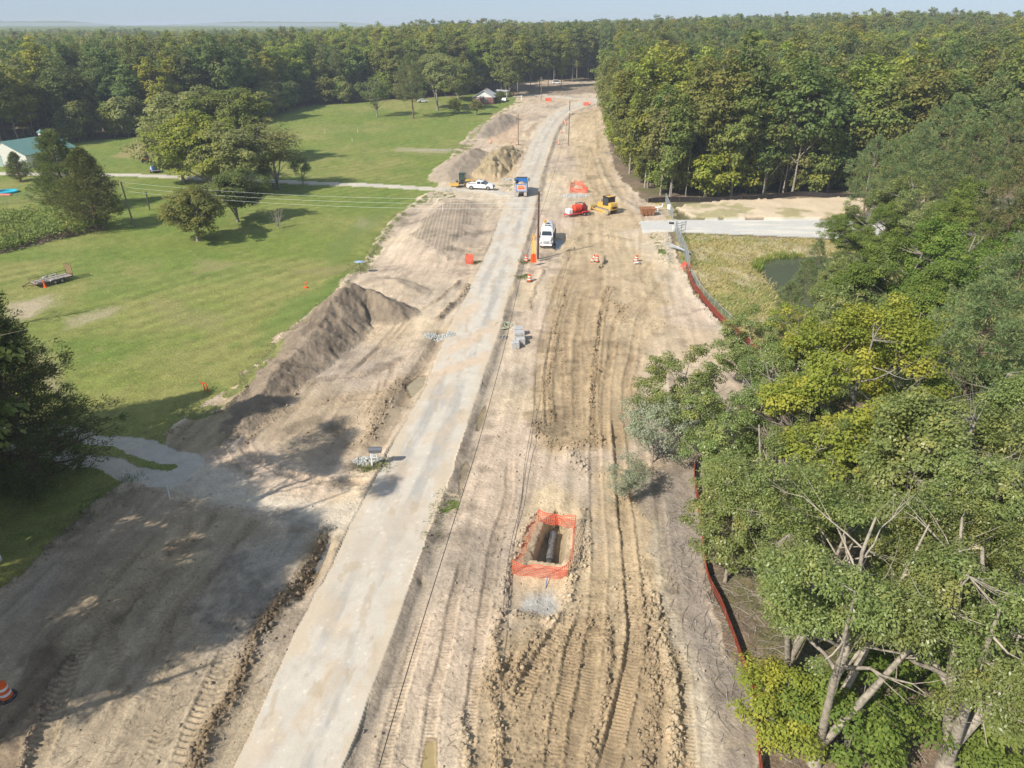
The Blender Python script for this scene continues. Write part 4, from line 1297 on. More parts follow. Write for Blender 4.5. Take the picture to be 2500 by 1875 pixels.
shrubn = proto('shrub_a', broadleaf(15, 4.6, 2.5, .2, 80, 90, .17, .62, .07, nlimb=8, fork=3, gap=.2, sides=4, flat=1), M_BARK, LM['bright'])
mid = [proto('mid_%d' % i, broadleaf(20 + i, 14, 6.6, b_, 230, 76, .42, 1.15, .27, nlimb=11, fork=f_, gap=.24, sides=5, flat=fl), M_BARK, LM['oak'])
       for i, (b_, f_, fl) in enumerate([(2.5, 2, .8), (1.5, 3, .9), (4.5, 1, .7)])]
midsp = proto('sparse', broadleaf(27, 10, 4.2, 2.2, 110, 34, .30, .95, .16, nlimb=12, fork=3, gap=.3, sides=4, flat=.8), M_BARK, LM['grey'])
bushp = proto('bush', broadleaf(28, 3.2, 1.7, .3, 60, 0, .2, .5, .06, nlimb=10, fork=5, gap=.1, sides=4, flat=1, bare=1), M_PALE, None)
deadp = proto('dead', broadleaf(29, 15, 4.5, 4, 160, 0, .2, .5, .2, nlimb=12, fork=2, gap=.1, sides=3, flat=1, bare=1), M_PALE, None)
ced1 = proto('cedar_a', conifer(31, 17.5, 7.2, .3, 150, 19, 28, .28, .42, tuftr=.62, pw=1.0), M_BARKR, LM['cedard'])
ced2 = proto('cedar_b', conifer(32, 13.5, 6.6, 1.2, 80, 14, 24, .46, .40, tuftr=.9), M_BARKR, LM['cedar'])
pin1 = proto('pine_a', conifer(33, 18, 4.9, 4.5, 56, 14, 34, .36, .27, shape='pine', tuftr=.55, wr=.16), M_BARKR, LM['pine'])
pin2 = proto('pine_b', conifer(34, 24, 4.2, 12.5, 26, 9, 16, .75, .27, shape='pine', tuftr=.8, wr=.22, sides=5), M_BARKR, LM['pine'])
fo = []
for i, (r_, b_, nw, fl) in enumerate([(6.2, 6, 1, .9), (5.6, 4, 1, 1), (6.6, 7, 1, .85), (4.5, 4.5, 1, 1), (5.2, 7.5, 1, .9), (4.2, 2.5, 1, 1)]):
    fo.append(proto('wood_%d' % i, broadleaf(40 + i, 24, r_, b_, 170, 34, .72, 1.35, .20, nlimb=9, gap=.22, sides=4, flat=fl, narrow=nw), M_BARK, LM['oak']))
under = proto('under', broadleaf(50, 7.5, 3.0, .8, 60, 34, .50, 1.0, .08, nlimb=7, gap=.2, sides=3, flat=1), M_BARK, LM['lime'])
pole_t = proto('thin', broadleaf(51, 21, 2.6, 12, 26, 26, .6, 1.0, .13, nlimb=6, gap=.2, sides=4, flat=1), M_PALE, LM['oak'])

rng = random.Random(7)

# ---- near trees on the right
def crown_at(u, v, z):
    return gp(u, v, z)
NEAR = [
    # kind, proto, u, v, z, scale, rz, leaf, label
    ('oak_tree', near1, 1900, 1180, 11.5, 1.0, .6, None, "tall oak with twin pale trunks forking up from the bottom edge"),
    ('oak_tree', near2, 2130, 1240, 11.0, 1.0, 2.2, None, "stout pale trunked oak at the bottom right corner"),
    ('maple_tree', near3, 1850, 845, 10.5, 1.02, .3, None, "big yellow green maple crown filling the right side below the pond"),
    ('maple_tree', near3, 2090, 960, 11.5, .92, 2.6, 'near', "green maple crown right of the big yellow green maple"),
    ('oak_tree', near2, 1700, 1010, 8.5, .78, 4.1, 'near', "medium green oak between the silvery tree and the big maple"),
    ('alder_tree', near4, 1480, 850, 5.2, 1.05, .4, None, "slim green tree leaning over the bare soil, left of the maple"),
    ('alder_tree', near4, 1560, 950, 5.2, 1.0, 1.9, None, "bushy green tree standing right behind the silvery leaved tree"),
    ('poplar_tree', sparse2, 1415, 940, 2.6, 1.0, 3.0, 'silver', "small silvery leaved tree overhanging the track edge"),
    ('poplar_tree', sparse2, 1350, 1050, 1.2, .62, 5.0, 'silver', "low silvery sapling nearest the tracks"),
    ('alder_tree', near4, 1590, 1120, 5.0, .95, 3.6, 'near', "green tree hiding the middle stretch of the orange edged silt fence"),
    ('oak_tree', near1, 1760, 1180, 9.0, .82, 4.9, None, "green oak above the bend of the silt fence"),
    ('alder_tree', near4, 1620, 740, 5.0, .95, .9, 'near', "small green tree at the end of the red silt fence roll"),
    ('alder_tree', near4, 1730, 730, 6.0, 1.05, 2.0, 'bright', "light green tree just below the pond's near bank"),
    ('oak_tree', near2, 1730, 860, 8.0, .80, 1.1, 'near', "round oak left of the big yellow green maple, above the silvery tree"),
    ('alder_tree', near4, 1830, 730, 7.0, 1.35, 2.9, 'near', "green tree between the big yellow green maple and the pond"),
    ('alder_tree', near4, 1960, 780, 7.0, 1.35, 4.4, 'bright', "light green tree behind the big yellow green maple"),
    ('shrub', shrubn, 1690, 1540, 1.8, 1.0, .2, None, "bright yellow green shrub beside the near end of the silt fence"),
    ('shrub', shrubn, 1850, 1560, 2.2, 1.25, 1.2, 'neard', "dark green shrub between the two big pale oak trunks"),
    ('shrub', shrubn, 2130, 1570, 2.2, 1.1, 2.7, 'neard', "dark green shrub at the far right of the bottom edge"),
    ('shrub', shrubn, 1960, 1400, 2.2, 1.2, 3.9, 'neard', "dark shrub half hidden under the oak crowns"),
    ('maple_tree', near3, 1960, 640, 8.0, .88, 1.4, 'neard', "deep green maple right of the pond"),
    ('maple_tree', near3, 2075, 610, 9.0, .98, 2.4, 'neard', "broad deep green maple near the right edge, right of the pond's maple"),
    ('maple_tree', near3, 1960, 440, 9.0, .82, .7, 'near', "green maple standing over the hidden end of the gravel road"),
    ('maple_tree', near3, 2130, 470, 9.5, .9, 1.9, 'neard', "green maple between the gravel road and the right edge pines"),
    ('maple_tree', near3, 2060, 500, 8.0, .80, 3.4, 'neard', "dark green maple above the deep green one, hiding the gravel road"),
    ('maple_tree', near3, 1880, 470, 7.5, .72, 5.0, 'neard', "dense green maple overlapping the far end of the gravel road"),
    ('maple_tree', near3, 2180, 830, 10.5, .8, 4.4, 'near', "mid green maple at the right edge beside the blue green pine"),
    ('oak_tree', near2, 2190, 1080, 11.5, .9, .9, 'near', "oak crown cut by the right edge above the bottom corner"),
    ('pine_tree', pin1, 2130, 700, 13.5, .95, .4, 'pineb', "near blue green pine at the right edge with clear needle tufts"),
    ('pine_tree', pin1, 2200, 600, 13.5, .95, 1.7, 'pineb', "blue green pine cut by the right edge, behind the near pine"),
    ('pine_tree', pin1, 2050, 300, 13.5, 1.15, .9, 'pine', "full olive pine rising behind the rounded blue green one"),
    ('pine_tree', pin1, 1940, 385, 10.5, .95, 2.9, 'pine', "olive pine at the far end of the gravel road, left of the maples"),
    ('pine_tree', pin1, 2200, 430, 13.0, 1.1, 2.8, 'pine', "olive pine at the right edge level with the gravel road"),
    ('pine_tree', pin1, 2100, 350, 13.0, 1.05, 3.9, 'pine', "rounded olive pine right of the pale pine by the sand bank"),
    ('pine_tree', pin1, 1980, 330, 12.0, .95, 5.0, 'pineb', "rounded blue green pine before the right forest"),
    ('pine_tree', pin1, 1890, 350, 11.0, .85, .2, 'pineb', "pale young pine at the end of the sand bank"),
    ('pine_tree', pin1, 2180, 300, 14.0, 1.1, 1.1, 'pine', "olive pine highest on the right edge"),
    ('pine_tree', pin1, 2010, 400, 9.0, .8, 2.2, 'pine', "small olive pine in front of the rounded blue green one"),
    ('pine_tree', pin1, 1740, 610, 4.6, .42, 3.3, 'pineb', "thin pine sapling growing over the pond bank"),
    ('pine_tree', pin1, 1700, 660, 3.6, .36, 4.4, 'pineb', "small feathery pine sapling in front of the pond water"),
    ('pine_tree', pin1, 1770, 530, 3.8, .34, 5.4, 'pineb', "tufted pine sapling top standing against the gravel road"),
    ('maple_tree', near3, 1850, 610, 6.5, .62, 2.1, 'near', "loose green tree on the right bank of the pond"),
]
for kd, pr, u, v, z_, s_, rz_, lf, lb in NEAR:
    px, py = crown_at(u, v, z_)
    if lb.startswith('tall oak with twin'): px, py = gp(1758, 1650)
    if lb.startswith('stout pale'): px, py = gp(2040, 1680)
    plant(kd, pr, px, py, s_, rz_, lb, 'shrub' if kd == 'shrub' else 'tree', None, LM[lf] if lf else None, z=ground_h(px, py) if py > 20 else 0)

# trees outside the left edge that throw the long shadows over the lower left
for k, (px, py, s_, pr) in enumerate([(-36.5, 29, 1.58, near1), (-36, 18, 1.4, near2), (-38.5, 33.5, 1.4, near2), (-38, 22.5, 1.35, near2), (-43, 40, 1.3, mid[1]), (-46, 27, 1.45, near1),
                                      (-44, 13, 1.4, near2), (-51, 35, 1.45, near2)]):
    plant('yard_tree', pr, px, py, s_, k * 1.3, "tall yard tree outside the left edge whose shadow dapples the bare soil", 'tree', 'tall yard trees left of the picture')

# ---- left side trees
def base_at(u, v):
    return gp(u, v)
LEFT = [
    ('cedar_tree', ced1, 78, 1045, 1.03, .3, None, "dark cedar filling the lower left edge beside the gravel drive"),
    ('cedar_tree', ced1, -75, 1010, .95, 2.1, None, "dark cedar cut by the left edge behind the driveway"),
    ('cedar_tree', ced2, 212, 493, 1.0, .2, None, "broad old cedar with a split trunk left of the leaning pole"),
    ('cedar_tree', ced2, 150, 455, 1.08, 1.7, 'oakd', "taller cedar behind the broad one, in front of the white barn"),
    ('cedar_tree', ced2, 45, 392, .48, 3.0, None, "small round cedar in front of the white barn door"),
    ('locust_tree', mid[1], 398, 394, 1.08, .5, 'grey', "wide pale green tree beside the parked dark red truck"),
    ('locust_tree', mid[0], 430, 350, 1.28, 1.5, 'grey', "broad domed tree at the back of the lawn grove"),
    ('locust_tree', mid[2], 520, 352, 1.20, 2.6, 'oak', "broad domed tree at the right back of the lawn grove"),
    ('locust_tree', mid[1], 455, 412, 1.12, 3.7, 'lime', "yellowish green tree in the middle of the lawn grove"),
    ('locust_tree', mid[0], 530, 418, 1.0, 4.8, 'grey', "dull green tree just right of the grove's middle"),
    ('locust_tree', midsp, 600, 408, 1.35, .8, 'grey', "sparse grey green tree on the right of the lawn grove"),
    ('plum_tree', mid[0], 515, 480, .66, 1.9, 'oakd', "low dark spreading tree in front of the lawn grove under the wires"),
    ('plum_tree', mid[1], 428, 522, .62, 5.9, 'oak', "small multi stemmed tree nearest the camera on the lawn"),
    ('pear_tree', midsp, 655, 402, .72, 2.2, 'oakd', "small upright tree at the right end of the lawn grove"),
    ('pear_tree', midsp, 575, 402, .62, 4.2, 'oakd', "little tree behind the dark gate on the lawn"),
    ('bare_bush', bushp, 602, 494, 1.35, 0, None, "round bare twiggy bush alone on the lawn"),
    ('yard_oak', midsp, 815, 252, 1.35, .4, 'oakd', "thin drooping tree left of the lone tall lawn pine"),
    ('yard_pine', pin1, 893, 256, 1.22, 1.1, 'pine', "tall pine with a clear trunk alone at the top of the lawn"),
    ('yard_oak', mid[2], 945, 239, 1.35, 2.0, 'grey', "wide grey green tree on the lawn left of the brick house"),
    ('yard_oak', mid[1], 990, 218, 1.15, 3.1, 'oak', "tall green tree behind the left of the brick house"),
    ('apple_tree', mid[1], 985, 247, .44, 4.0, 'lime', "small round apple tree farther from the brick house"),
    ('apple_tree', mid[0], 1030, 249, .44, 5.2, 'grey', "small round apple tree in front of the brick house corner"),
]
for kd, pr, u, v, s_, rz_, lf, lb in LEFT:
    px, py = base_at(u, v)
    wide = {'locust_tree': 1.32, 'plum_tree': 1.35, 'yard_oak': 1.15}.get(kd, 1.0)
    plant(kd, pr, px, py, s_ * wide, rz_, lb, 'bush' if 'bush' in kd else 'tree', None, LM[lf] if lf else None, sz=s_ * (1.08 if wide > 1 else 1))
px, py = gp(-22, 715)
plant('dead_tree', deadp, px, py, .78, 1.0, "bare tree reaching in at the left edge above the lawn", 'tree')

# ---- trees standing free on the shaded strip at the head of the road
for k, (u, v, s_, f_) in enumerate([(1100, 209, .95, 5), (1118, 203, 1.0, 3), (1146, 200, 1.0, 4), (1166, 192, 1.05, 3), (1184, 191, 1.0, 4), (1212, 189, 1.05, 3),
                                    (1196, 179, 1.1, 0), (1236, 177, 1.15, 4), (1083, 200, 1.0, 1), (1060, 198, 1.0, 0)]):
    px, py = gp(u, v)
    plant('poplar_tree', fo[f_], px, py, s_, k * 1.7, "tall slim trunked tree on the shaded ground behind the brick house", 'tree', 'trees on the shaded ground at the road head',
          LM[['oak', 'lime', 'oak', 'oakd'][k % 4]])

# ---- the woods
EXCL = [LAWN_UP, LAWN_LOW, DIRT, FARDIRT, MEADOW, MEADOW2, SANDBERM, GRAVEL_R]
g = np.random.default_rng(3)
sp = 7.4
gx, gy = np.meshgrid(np.arange(-1100, 1100, sp), np.arange(95, 1250, sp))
gx = (gx + g.uniform(-3.0, 3.0, gx.shape)).ravel(); gy = (gy + g.uniform(-3.0, 3.0, gy.shape)).ravel()
dist = np.hypot(gx, gy)
keep = (np.abs(gx) < .80 * (gy * CP + 14) + 6) & (dist < 1250) & ((dist < 520) | (g.random(len(gx)) < .62))
bad = np.zeros(len(gx), bool)
for P in EXCL:
    for ox, oy in ((0, 0), (2.5, 0), (-2.5, 0), (0, 2.5), (0, -2.5)):
        bad |= in_poly(gx + ox, gy + oy, P)
i, _, _, _ = line_dist(gx, gy, ROADC, 6.5); bad[i] = True
i, _, _, _ = line_dist(gx, gy, DRIVE_UP, 5); bad[i] = True
bad |= in_poly(gx, gy, BRUSHLOT)
bad |= in_poly(gx, gy, G([(-300, 300), (-300, 600), (240, 560), (260, 300), (120, 318), (0, 345), (-100, 352)]))       # barn yard
bad |= in_poly(gx, gy, G([(1040, 199), (1120, 199), (1120, 225), (1040, 225)]))
bad |= (gy < gp(1800, 423)[1]) & (gx > 0)
bad |= (gy < 205) & (gx < 0)
keep &= ~bad
gx, gy, dist = gx[keep], gy[keep], dist[keep]
o = np.argsort(dist); gx, gy, dist = gx[o], gy[o], dist[o]
gz = zbase(gx, gy)
sc_ = .82 + .30 * fbm(gx, gy, 60, 3, 7) + g.uniform(-.17, .17, len(gx))
rz = g.uniform(0, 6.28, len(gx))
patch = fbm(gx, gy, 45, 3, 9) + g.normal(0, .08, len(gx))
pk = g.random(len(gx))
kindv = np.zeros(len(gx), int)           # 0-5 broadleaf, 6 pine, 7 dead
kindv = g.integers(0, 6, len(gx))
pinep = np.where(gx > 40, .22, .05)
kindv = np.where(pk < pinep, 6, kindv)
kindv = np.where(pk > .994, 7, kindv)
colk = np.where(patch > .60, 1, np.where(patch < .42, 2, 0))
colk = np.where(g.random(len(gx)) < .03, 3, colk)
colk = np.where((g.random(len(gx)) < .12) & (colk == 0), 4, colk)
LK = ['oak', 'lime', 'oakd', 'gold', 'grey']
CN = ['mid green', 'light green', 'dark green', 'yellow turning', 'grey green']
NB = 0; NP = 0; rest = []
LMK = [(120, 'above the barn roof'), (290, 'above the broad cedar'), (420, 'above the dark red truck'), (560, 'above the lawn grove'), (700, 'above the grove\'s right end'),
       (850, 'above the drooping lawn tree'), (960, 'above the tall lawn pine'), (1080, 'above the brick house'), (1200, 'above the lane pole'), (1310, 'above the road\'s end'),
       (1420, 'above the bulldozer'), (1560, 'above the gate'), (1700, 'above the pond reeds'), (1850, 'above the pond water'), (2000, 'above the pale pine'), (9999, 'at the right edge')]
def where(px, py, z_):
    dp = py * CP + (CAM_H - z_) * SP; u_ = CX + px / dp * FPX; v_ = CY - (py * SP - (CAM_H - z_) * CP) / dp * FPX
    lm = next(t for lim, t in LMK if u_ < lim)
    return lm, ('skyline' if v_ < 72 else 'upper canopy' if v_ < 100 else 'middle canopy' if v_ < 135 else 'lower canopy' if v_ < 185 else 'front edge'), u_
def forest_label(look, kind_, px, py, z_, s_):
    lm, tier, u_ = where(px, py, z_)
    wood = 'left woods' if u_ < 700 else 'middle woods' if u_ < 1290 else 'right woods'
    sz_ = 'small ' if s_ < .86 else 'big ' if s_ > 1.04 else ''
    return "%s%s %s, %s of %s, %s" % (sz_, look, kind_, tier, wood, lm), wood
for k in range(len(gx)):
    kv = kindv[k]
    u_ = CX + gx[k] / (gy[k] * CP + 14) * FPX
    if not (-60 < u_ < 2280):
        rest.append(k); continue
    zt = gz[k] + 23 * sc_[k]
    if kv <= 5 and NB < 300:
        NB += 1
        look = CN[colk[k]] + (' wide crowned' if kv in (0, 2) else ' narrow' if kv in (3, 5) else '')
        lb, wood = forest_label(look, 'tree', gx[k], gy[k], zt, sc_[k])
        plant('broadleaf_tree', fo[kv], gx[k], gy[k], sc_[k] * (.82 + .4 * pk[k]), rz[k], lb, 'tree', '%s trees of the %s' % (CN[colk[k]], wood), LM[LK[colk[k]]], z=gz[k], sz=sc_[k] * (.86 + .30 * ((pk[k] * 7.3) % 1)))
    elif kv == 6 and NP < 110:
        NP += 1
        lb, wood = forest_label('bare trunked', 'pine', gx[k], gy[k], zt, sc_[k])
        plant('forest_pine', pin2, gx[k], gy[k], sc_[k], rz[k], lb, 'pine tree', 'pines of the %s' % wood, None, z=gz[k])
    elif kv == 7 and k < 900:
        lb, wood = forest_label('grey leafless', 'tree', gx[k], gy[k], zt, sc_[k])
        plant('dead_tree', deadp, gx[k], gy[k], sc_[k] * 1.5, rz[k], lb, 'tree', 'bare trees of the %s' % wood, None, z=gz[k])
    else:
        rest.append(k)

# understory along the sunlit edge of the right woods
EDGE = smooth_line(G([(1306, 240), (1322, 300), (1338, 345), (1372, 392), (1420, 426), (1500, 431), (1620, 426), (1740, 421), (1880, 420)]))
s_ = np.r_[0, np.cumsum(np.hypot(*np.diff(EDGE, axis=0).T))]
def edge_word(px, py):
    return where(px, py, 3)[0].replace('above', 'behind')
for k in range(130):
    t_ = (k + g.random()) / 130 * s_[-1]
    px = np.interp(t_, s_, EDGE[:, 0]); py = np.interp(t_, s_, EDGE[:, 1])
    px += g.uniform(1.0, 5); py += g.uniform(0.5, 9)
    if k % 3 != 1:
        cfl = ['lime', 'gold', 'oak', 'bright', 'oak'][g.integers(0, 5)]
        nm_ = {'lime': 'light green', 'gold': 'golden', 'oak': 'green', 'bright': 'yellow green'}[cfl]; q_ = g.uniform(.6, 1.45)
        plant('sapling', under, px, py, q_, g.uniform(0, 6), "%s %s sapling edging right woods, %s" % ('tall' if q_ > .95 else 'low', nm_, edge_word(px, py)), 'sapling', '%s saplings along the right woods' % nm_, LM[cfl])
    else:
        q_ = g.uniform(.8, 1.05)
        plant('thin_tree', pole_t, px - 1, py - .8, q_, g.uniform(0, 6), "%s thin pole tree edging right woods, %s" % ('taller' if q_ > .93 else 'shorter', edge_word(px, py)), 'tree', 'thin pole trees along the right woods', bark=M_BARK)
for k in range(26):
    t_ = (k + g.random()) / 26 * s_[-1]
    px = np.interp(t_, s_, EDGE[:, 0]) + g.uniform(0, 3); py = np.interp(t_, s_, EDGE[:, 1]) + g.uniform(0, 3)
    pr_ = fo[int(g.integers(0, 6))]; q_ = g.uniform(.75, .98); cc_ = ['oak', 'oak', 'oakd', 'grey'][k % 4]
    plant('edge_tree', pr_, px, py, q_, g.uniform(0, 6), "%s %s pale trunked oak fronting the right woods, %s" % ('tall' if q_ > .87 else 'shorter', {'oak': 'mid green', 'oakd': 'dark green', 'grey': 'grey green'}[cc_], edge_word(px, py)),
          'tree', 'front row oaks of the right woods', LM[cc_], bark=M_PALE)
LEDGE = smooth_line(G([(100, 318), (230, 302), (330, 294), (420, 286), (560, 264), (615, 238), (690, 228), (800, 221), (900, 213), (1000, 205), (1060, 198)]))
s2 = np.r_[0, np.cumsum(np.hypot(*np.diff(LEDGE, axis=0).T))]
for k in range(76):
    t_ = (k + g.random()) / 76 * s2[-1]
    px = np.interp(t_, s2, LEDGE[:, 0]) + g.uniform(-3, 3); py = np.interp(t_, s2, LEDGE[:, 1]) + g.uniform(1, 9)
    q_ = g.uniform(.9, 1.8); cfl = ['oakd', 'oak', 'oakd', 'lime', 'grey'][g.integers(0, 5)]
    nm_ = {'lime': 'light green', 'oakd': 'dark green', 'oak': 'green', 'grey': 'grey green'}[cfl]
    plant('edge_shrub', under, px, py, q_, g.uniform(0, 6), "%s %s brush at the lawn woods\' foot, %s" % ('tall' if q_ > 1.35 else 'low', nm_, edge_word(px, py)), 'shrub', '%s brush along the lawn woods' % nm_, LM[cfl])

# the far woods: instanced on points, nobody could count them
rest = np.array(rest)
lib = bpy.data.collections.new('far_wood_kinds')
combos = []
def joined(nm, pr, leafm, barkm):
    me = pr[0].copy(); 
    nv = len(pr[0].vertices)
    V1 = np.empty(nv * 3, np.float32); pr[0].vertices.foreach_get('co', V1)
    F1 = np.empty(len(pr[0].polygons) * 4, np.int32); pr[0].loops.foreach_get('vertex_index', F1)
    if pr[1] is None:
        m_ = np_mesh(nm, V1.reshape(-1, 3), F1.reshape(-1, 4), [barkm])
    else:
        V2 = np.empty(len(pr[1].vertices) * 3, np.float32); pr[1].vertices.foreach_get('co', V2)
        F2 = np.empty(len(pr[1].polygons) * 4, np.int32); pr[1].loops.foreach_get('vertex_index', F2)
        t_ = np.empty(len(pr[1].vertices) * 4, np.float32); pr[1].color_attributes['tint'].data.foreach_get('color', t_)
        m_ = np_mesh(nm, np.vstack([V1.reshape(-1, 3), V2.reshape(-1, 3)]), np.vstack([F1.reshape(-1, 4), F2.reshape(-1, 4) + nv]), [barkm, leafm],
                     fmat=np.r_[np.zeros(len(F1) // 4), np.ones(len(F2) // 4)], attrs={'tint': ('POINT', np.vstack([np.zeros((nv, 4)), t_.reshape(-1, 4)]))})
    bpy.data.meshes.remove(me)
    ob = bpy.data.objects.new(nm, m_); lib.objects.link(ob); combos.append(ob)
for ci_, lk in enumerate(LK):
    for f_ in (0, 1, 2, 3):
        joined('far_%02d' % (ci_ * 4 + f_), fo[f_], LM[lk], M_PALE)
joined('far_20', pin2, LM['pine'], M_BARKR)
joined('far_21', deadp, None, M_PALE)
idx = np.where(kindv[rest] == 6, 20, np.where(kindv[rest] == 7, 21, colk[rest] * 4 + kindv[rest] % 4))
scl = np.where(idx == 21, sc_[rest] * 1.45, sc_[rest])
me = bpy.data.meshes.new('far_woods')
me.vertices.add(len(rest))
me.vertices.foreach_set('co', np.stack([gx[rest], gy[rest], gz[rest]], 1).astype(np.float32).ravel())
for nm, tp_, arr in (('kind_id', 'INT', idx.astype(np.int32)), ('turn', 'FLOAT', rz[rest].astype(np.float32)), ('size', 'FLOAT', scl.astype(np.float32))):
    a = me.attributes.new(nm, tp_, 'POINT'); a.data.foreach_set('value', arr)
fw = link_mesh('far_woods', me)
tag(fw, "unbroken far woods stretching back to the horizon", kind='stuff')
ng = bpy.data.node_groups.new('far_woods', 'GeometryNodeTree')
ng.interface.new_socket('Geometry', in_out='INPUT', socket_type='NodeSocketGeometry')
ng.interface.new_socket('Geometry', in_out='OUTPUT', socket_type='NodeSocketGeometry')
N = ng.nodes.new; L = ng.links.new
gi, go = N('NodeGroupInput'), N('NodeGroupOutput')
ip = N('GeometryNodeInstanceOnPoints'); cin = N('GeometryNodeCollectionInfo')
cin.inputs['Collection'].default_value = lib
cin.inputs['Separate Children'].default_value = True
cin.inputs['Reset Children'].default_value = True
def named(nm, ty):
    a = N('GeometryNodeInputNamedAttribute'); a.data_type = ty; a.inputs['Name'].default_value = nm
    return a.outputs['Attribute']
ip.inputs['Pick Instance'].default_value = True
L(gi.outputs[0], ip.inputs['Points']); L(cin.outputs[0], ip.inputs['Instance'])
L(named('kind_id', 'INT'), ip.inputs['Instance Index'])
cx2 = N('ShaderNodeCombineXYZ'); L(named('turn', 'FLOAT'), cx2.inputs['Z'])
L(cx2.outputs[0], ip.inputs['Rotation']); L(named('size', 'FLOAT'), ip.inputs['Scale'])
L(ip.outputs[0], go.inputs[0])
md_ = fw.modifiers.new('far_woods', 'NODES'); md_.node_group = ng

# beyond that only the top of the canopy shows: one rolling bumpy sheet
r0 = np.concatenate([np.arange(1200, 2500, 12.0), 2500 * 1.015 ** np.arange(0, 85)])
a0 = np.linspace(-.72, .72, 300)
RR, AA = np.meshgrid(r0, a0, indexing='ij')
xx, yy = RR * np.sin(AA), RR * np.cos(AA)
d_, _ = worley(xx.ravel(), yy.ravel(), 11.0, 5)
zz = zbase(xx, yy).ravel() + 18 + 6.5 * np.clip(1 - d_, 0, 1) + 9 * fbm(xx.ravel(), yy.ravel(), 420, 3, 8) + 26 * ramp(fbm(xx.ravel(), yy.ravel(), 1500, 3, 18), .42, .7) * ramp(RR.ravel(), 2500, 5200)
zz -= np.where(RR.ravel() < 1215, 22, 0)
nr, na = RR.shape
q = (np.arange(nr - 1)[:, None] * na + np.arange(na - 1)[None, :]).ravel()
F = np.stack([q, q + 1, q + 1 + na, q + na], 1)
tt = np.stack([fbm(xx.ravel(), yy.ravel(), 14, 3, 4), fbm(xx.ravel(), yy.ravel(), 60, 3, 4) * 1.1, np.zeros(xx.size)], 1)
fc = link_mesh('distant_canopy', np_mesh('distant_canopy', np.stack([xx.ravel(), yy.ravel(), zz], 1), F, LM['oak'], attrs={'tint': ('POINT', tt)}))
tag(fc, "blue green treetops along the horizon", kind='stuff')

# ---- the air: thin haze over the whole place
hz_ = MB(); hz_.box((0, 2600, 19.5), (19000, 12000, 45))
hm = bpy.data.materials.new('haze_air'); hm.use_nodes = True
hn = hm.node_tree; hn.nodes.clear()
ho = hn.nodes.new('ShaderNodeOutputMaterial'); hv = hn.nodes.new('ShaderNodeVolumePrincipled')
hv.inputs['Color'].default_value = (.78, .87, 1.0, 1); hv.inputs['Density'].default_value = .00028; hv.inputs['Anisotropy'].default_value = .0
hn.links.new(hv.outputs[0], ho.inputs['Volume'])
hz_.build('haze', hm, kind='stuff')

# ================================================================== THINGS
ORANGE = mat('safety_orange_plastic', (.80, .115, .02), rough=.5, noise=.1, scale=5)
ORNET = mat('orange_red_netting', (.80, .13, .07), rough=.6, noise=.08, scale=3)
WHITEP = mat('white_paint', (.80, .80, .79), rough=.3, noise=.06, scale=2.5, coat=.4)
WHITEM = mat('white_plastic', (.78, .78, .76), rough=.5, noise=.1, scale=4)
BLACKR = mat('black_rubber', (.025, .025, .025), rough=.85, noise=.3, scale=9, dirt=(.14, .12, .10))
BLACKP = mat('black_plastic', (.02, .02, .02), rough=.5, noise=.1, scale=5)
GLASS = mat('dark_window_glass', (.03, .04, .05), rough=.06, noise=.05, spec=.6, coat=.5)
STEEL = mat('galvanised_steel', (.52, .55, .56), rough=.45, metal=.5, noise=.12, scale=6)
RIM = mat('grey_wheel_rim', (.42, .42, .42), rough=.4, metal=.6, noise=.2, scale=9)
YEL = mat('machine_yellow_paint', (.66, .39, .06), rough=.55, noise=.12, scale=1.6, dirt=(.46, .34, .18))
REDP = mat('red_paint', (.62, .045, .03), rough=.42, noise=.15, scale=4)
DIRTY = mat('dusty_steel', (.38, .33, .25), rough=.8, noise=.25, scale=6)
RUST = mat('rusty_brown_steel', (.36, .175, .09), rough=.85, noise=.25, scale=4)
BLUE = mat('blue_paint', (.035, .17, .47), rough=.4, noise=.12, scale=4)
DGREY = mat('dark_grey_steel', (.07, .07, .075), rough=.6, noise=.2, scale=5)
CONC = mat('grey_concrete', (.46, .455, .44), rough=.9, noise=.18, scale=6, bump=.3)
CONCD = mat('recess_shade_concrete', (.34, .33, .31), rough=.95, noise=.15, scale=6)
POLE = mat('weathered_pole_wood', (.24, .185, .135), rough=.9, noise=.25, scale=5, bump=.3)
POLED = mat('dark_creosote_wood', (.125, .062, .045), rough=.85, noise=.3, scale=4, bump=.3)
WIREM = mat('dark_cable', (.05, .05, .05), rough=.6, noise=.05)
WIREL = mat('bright_conductor', (.62, .66, .62), rough=.4, metal=.2, noise=.05)
WOODG = mat('grey_deck_boards', (.36, .32, .28), rough=.9, noise=.25, scale=4)
SANDL = mat('load_of_sand', (.52, .38, .25), rough=.95, noise=.2, scale=3, bump=.6)
GREENR = mat('green_metal_roof', (.115, .225, .20), rough=.45, noise=.08, scale=2)
BRICK = mat('red_brown_brick', (.255, .125, .10), rough=.9, noise=.22, scale=14)
SHING = mat('grey_shingle', (.50, .51, .52), rough=.8, noise=.12, scale=9)
FABRIC = mat('black_silt_fabric', (.028, .022, .020), rough=.8, noise=.2, scale=3)
STONEW = mat('pale_stone', (.46, .46, .43), rough=.85, noise=.35, scale=7)


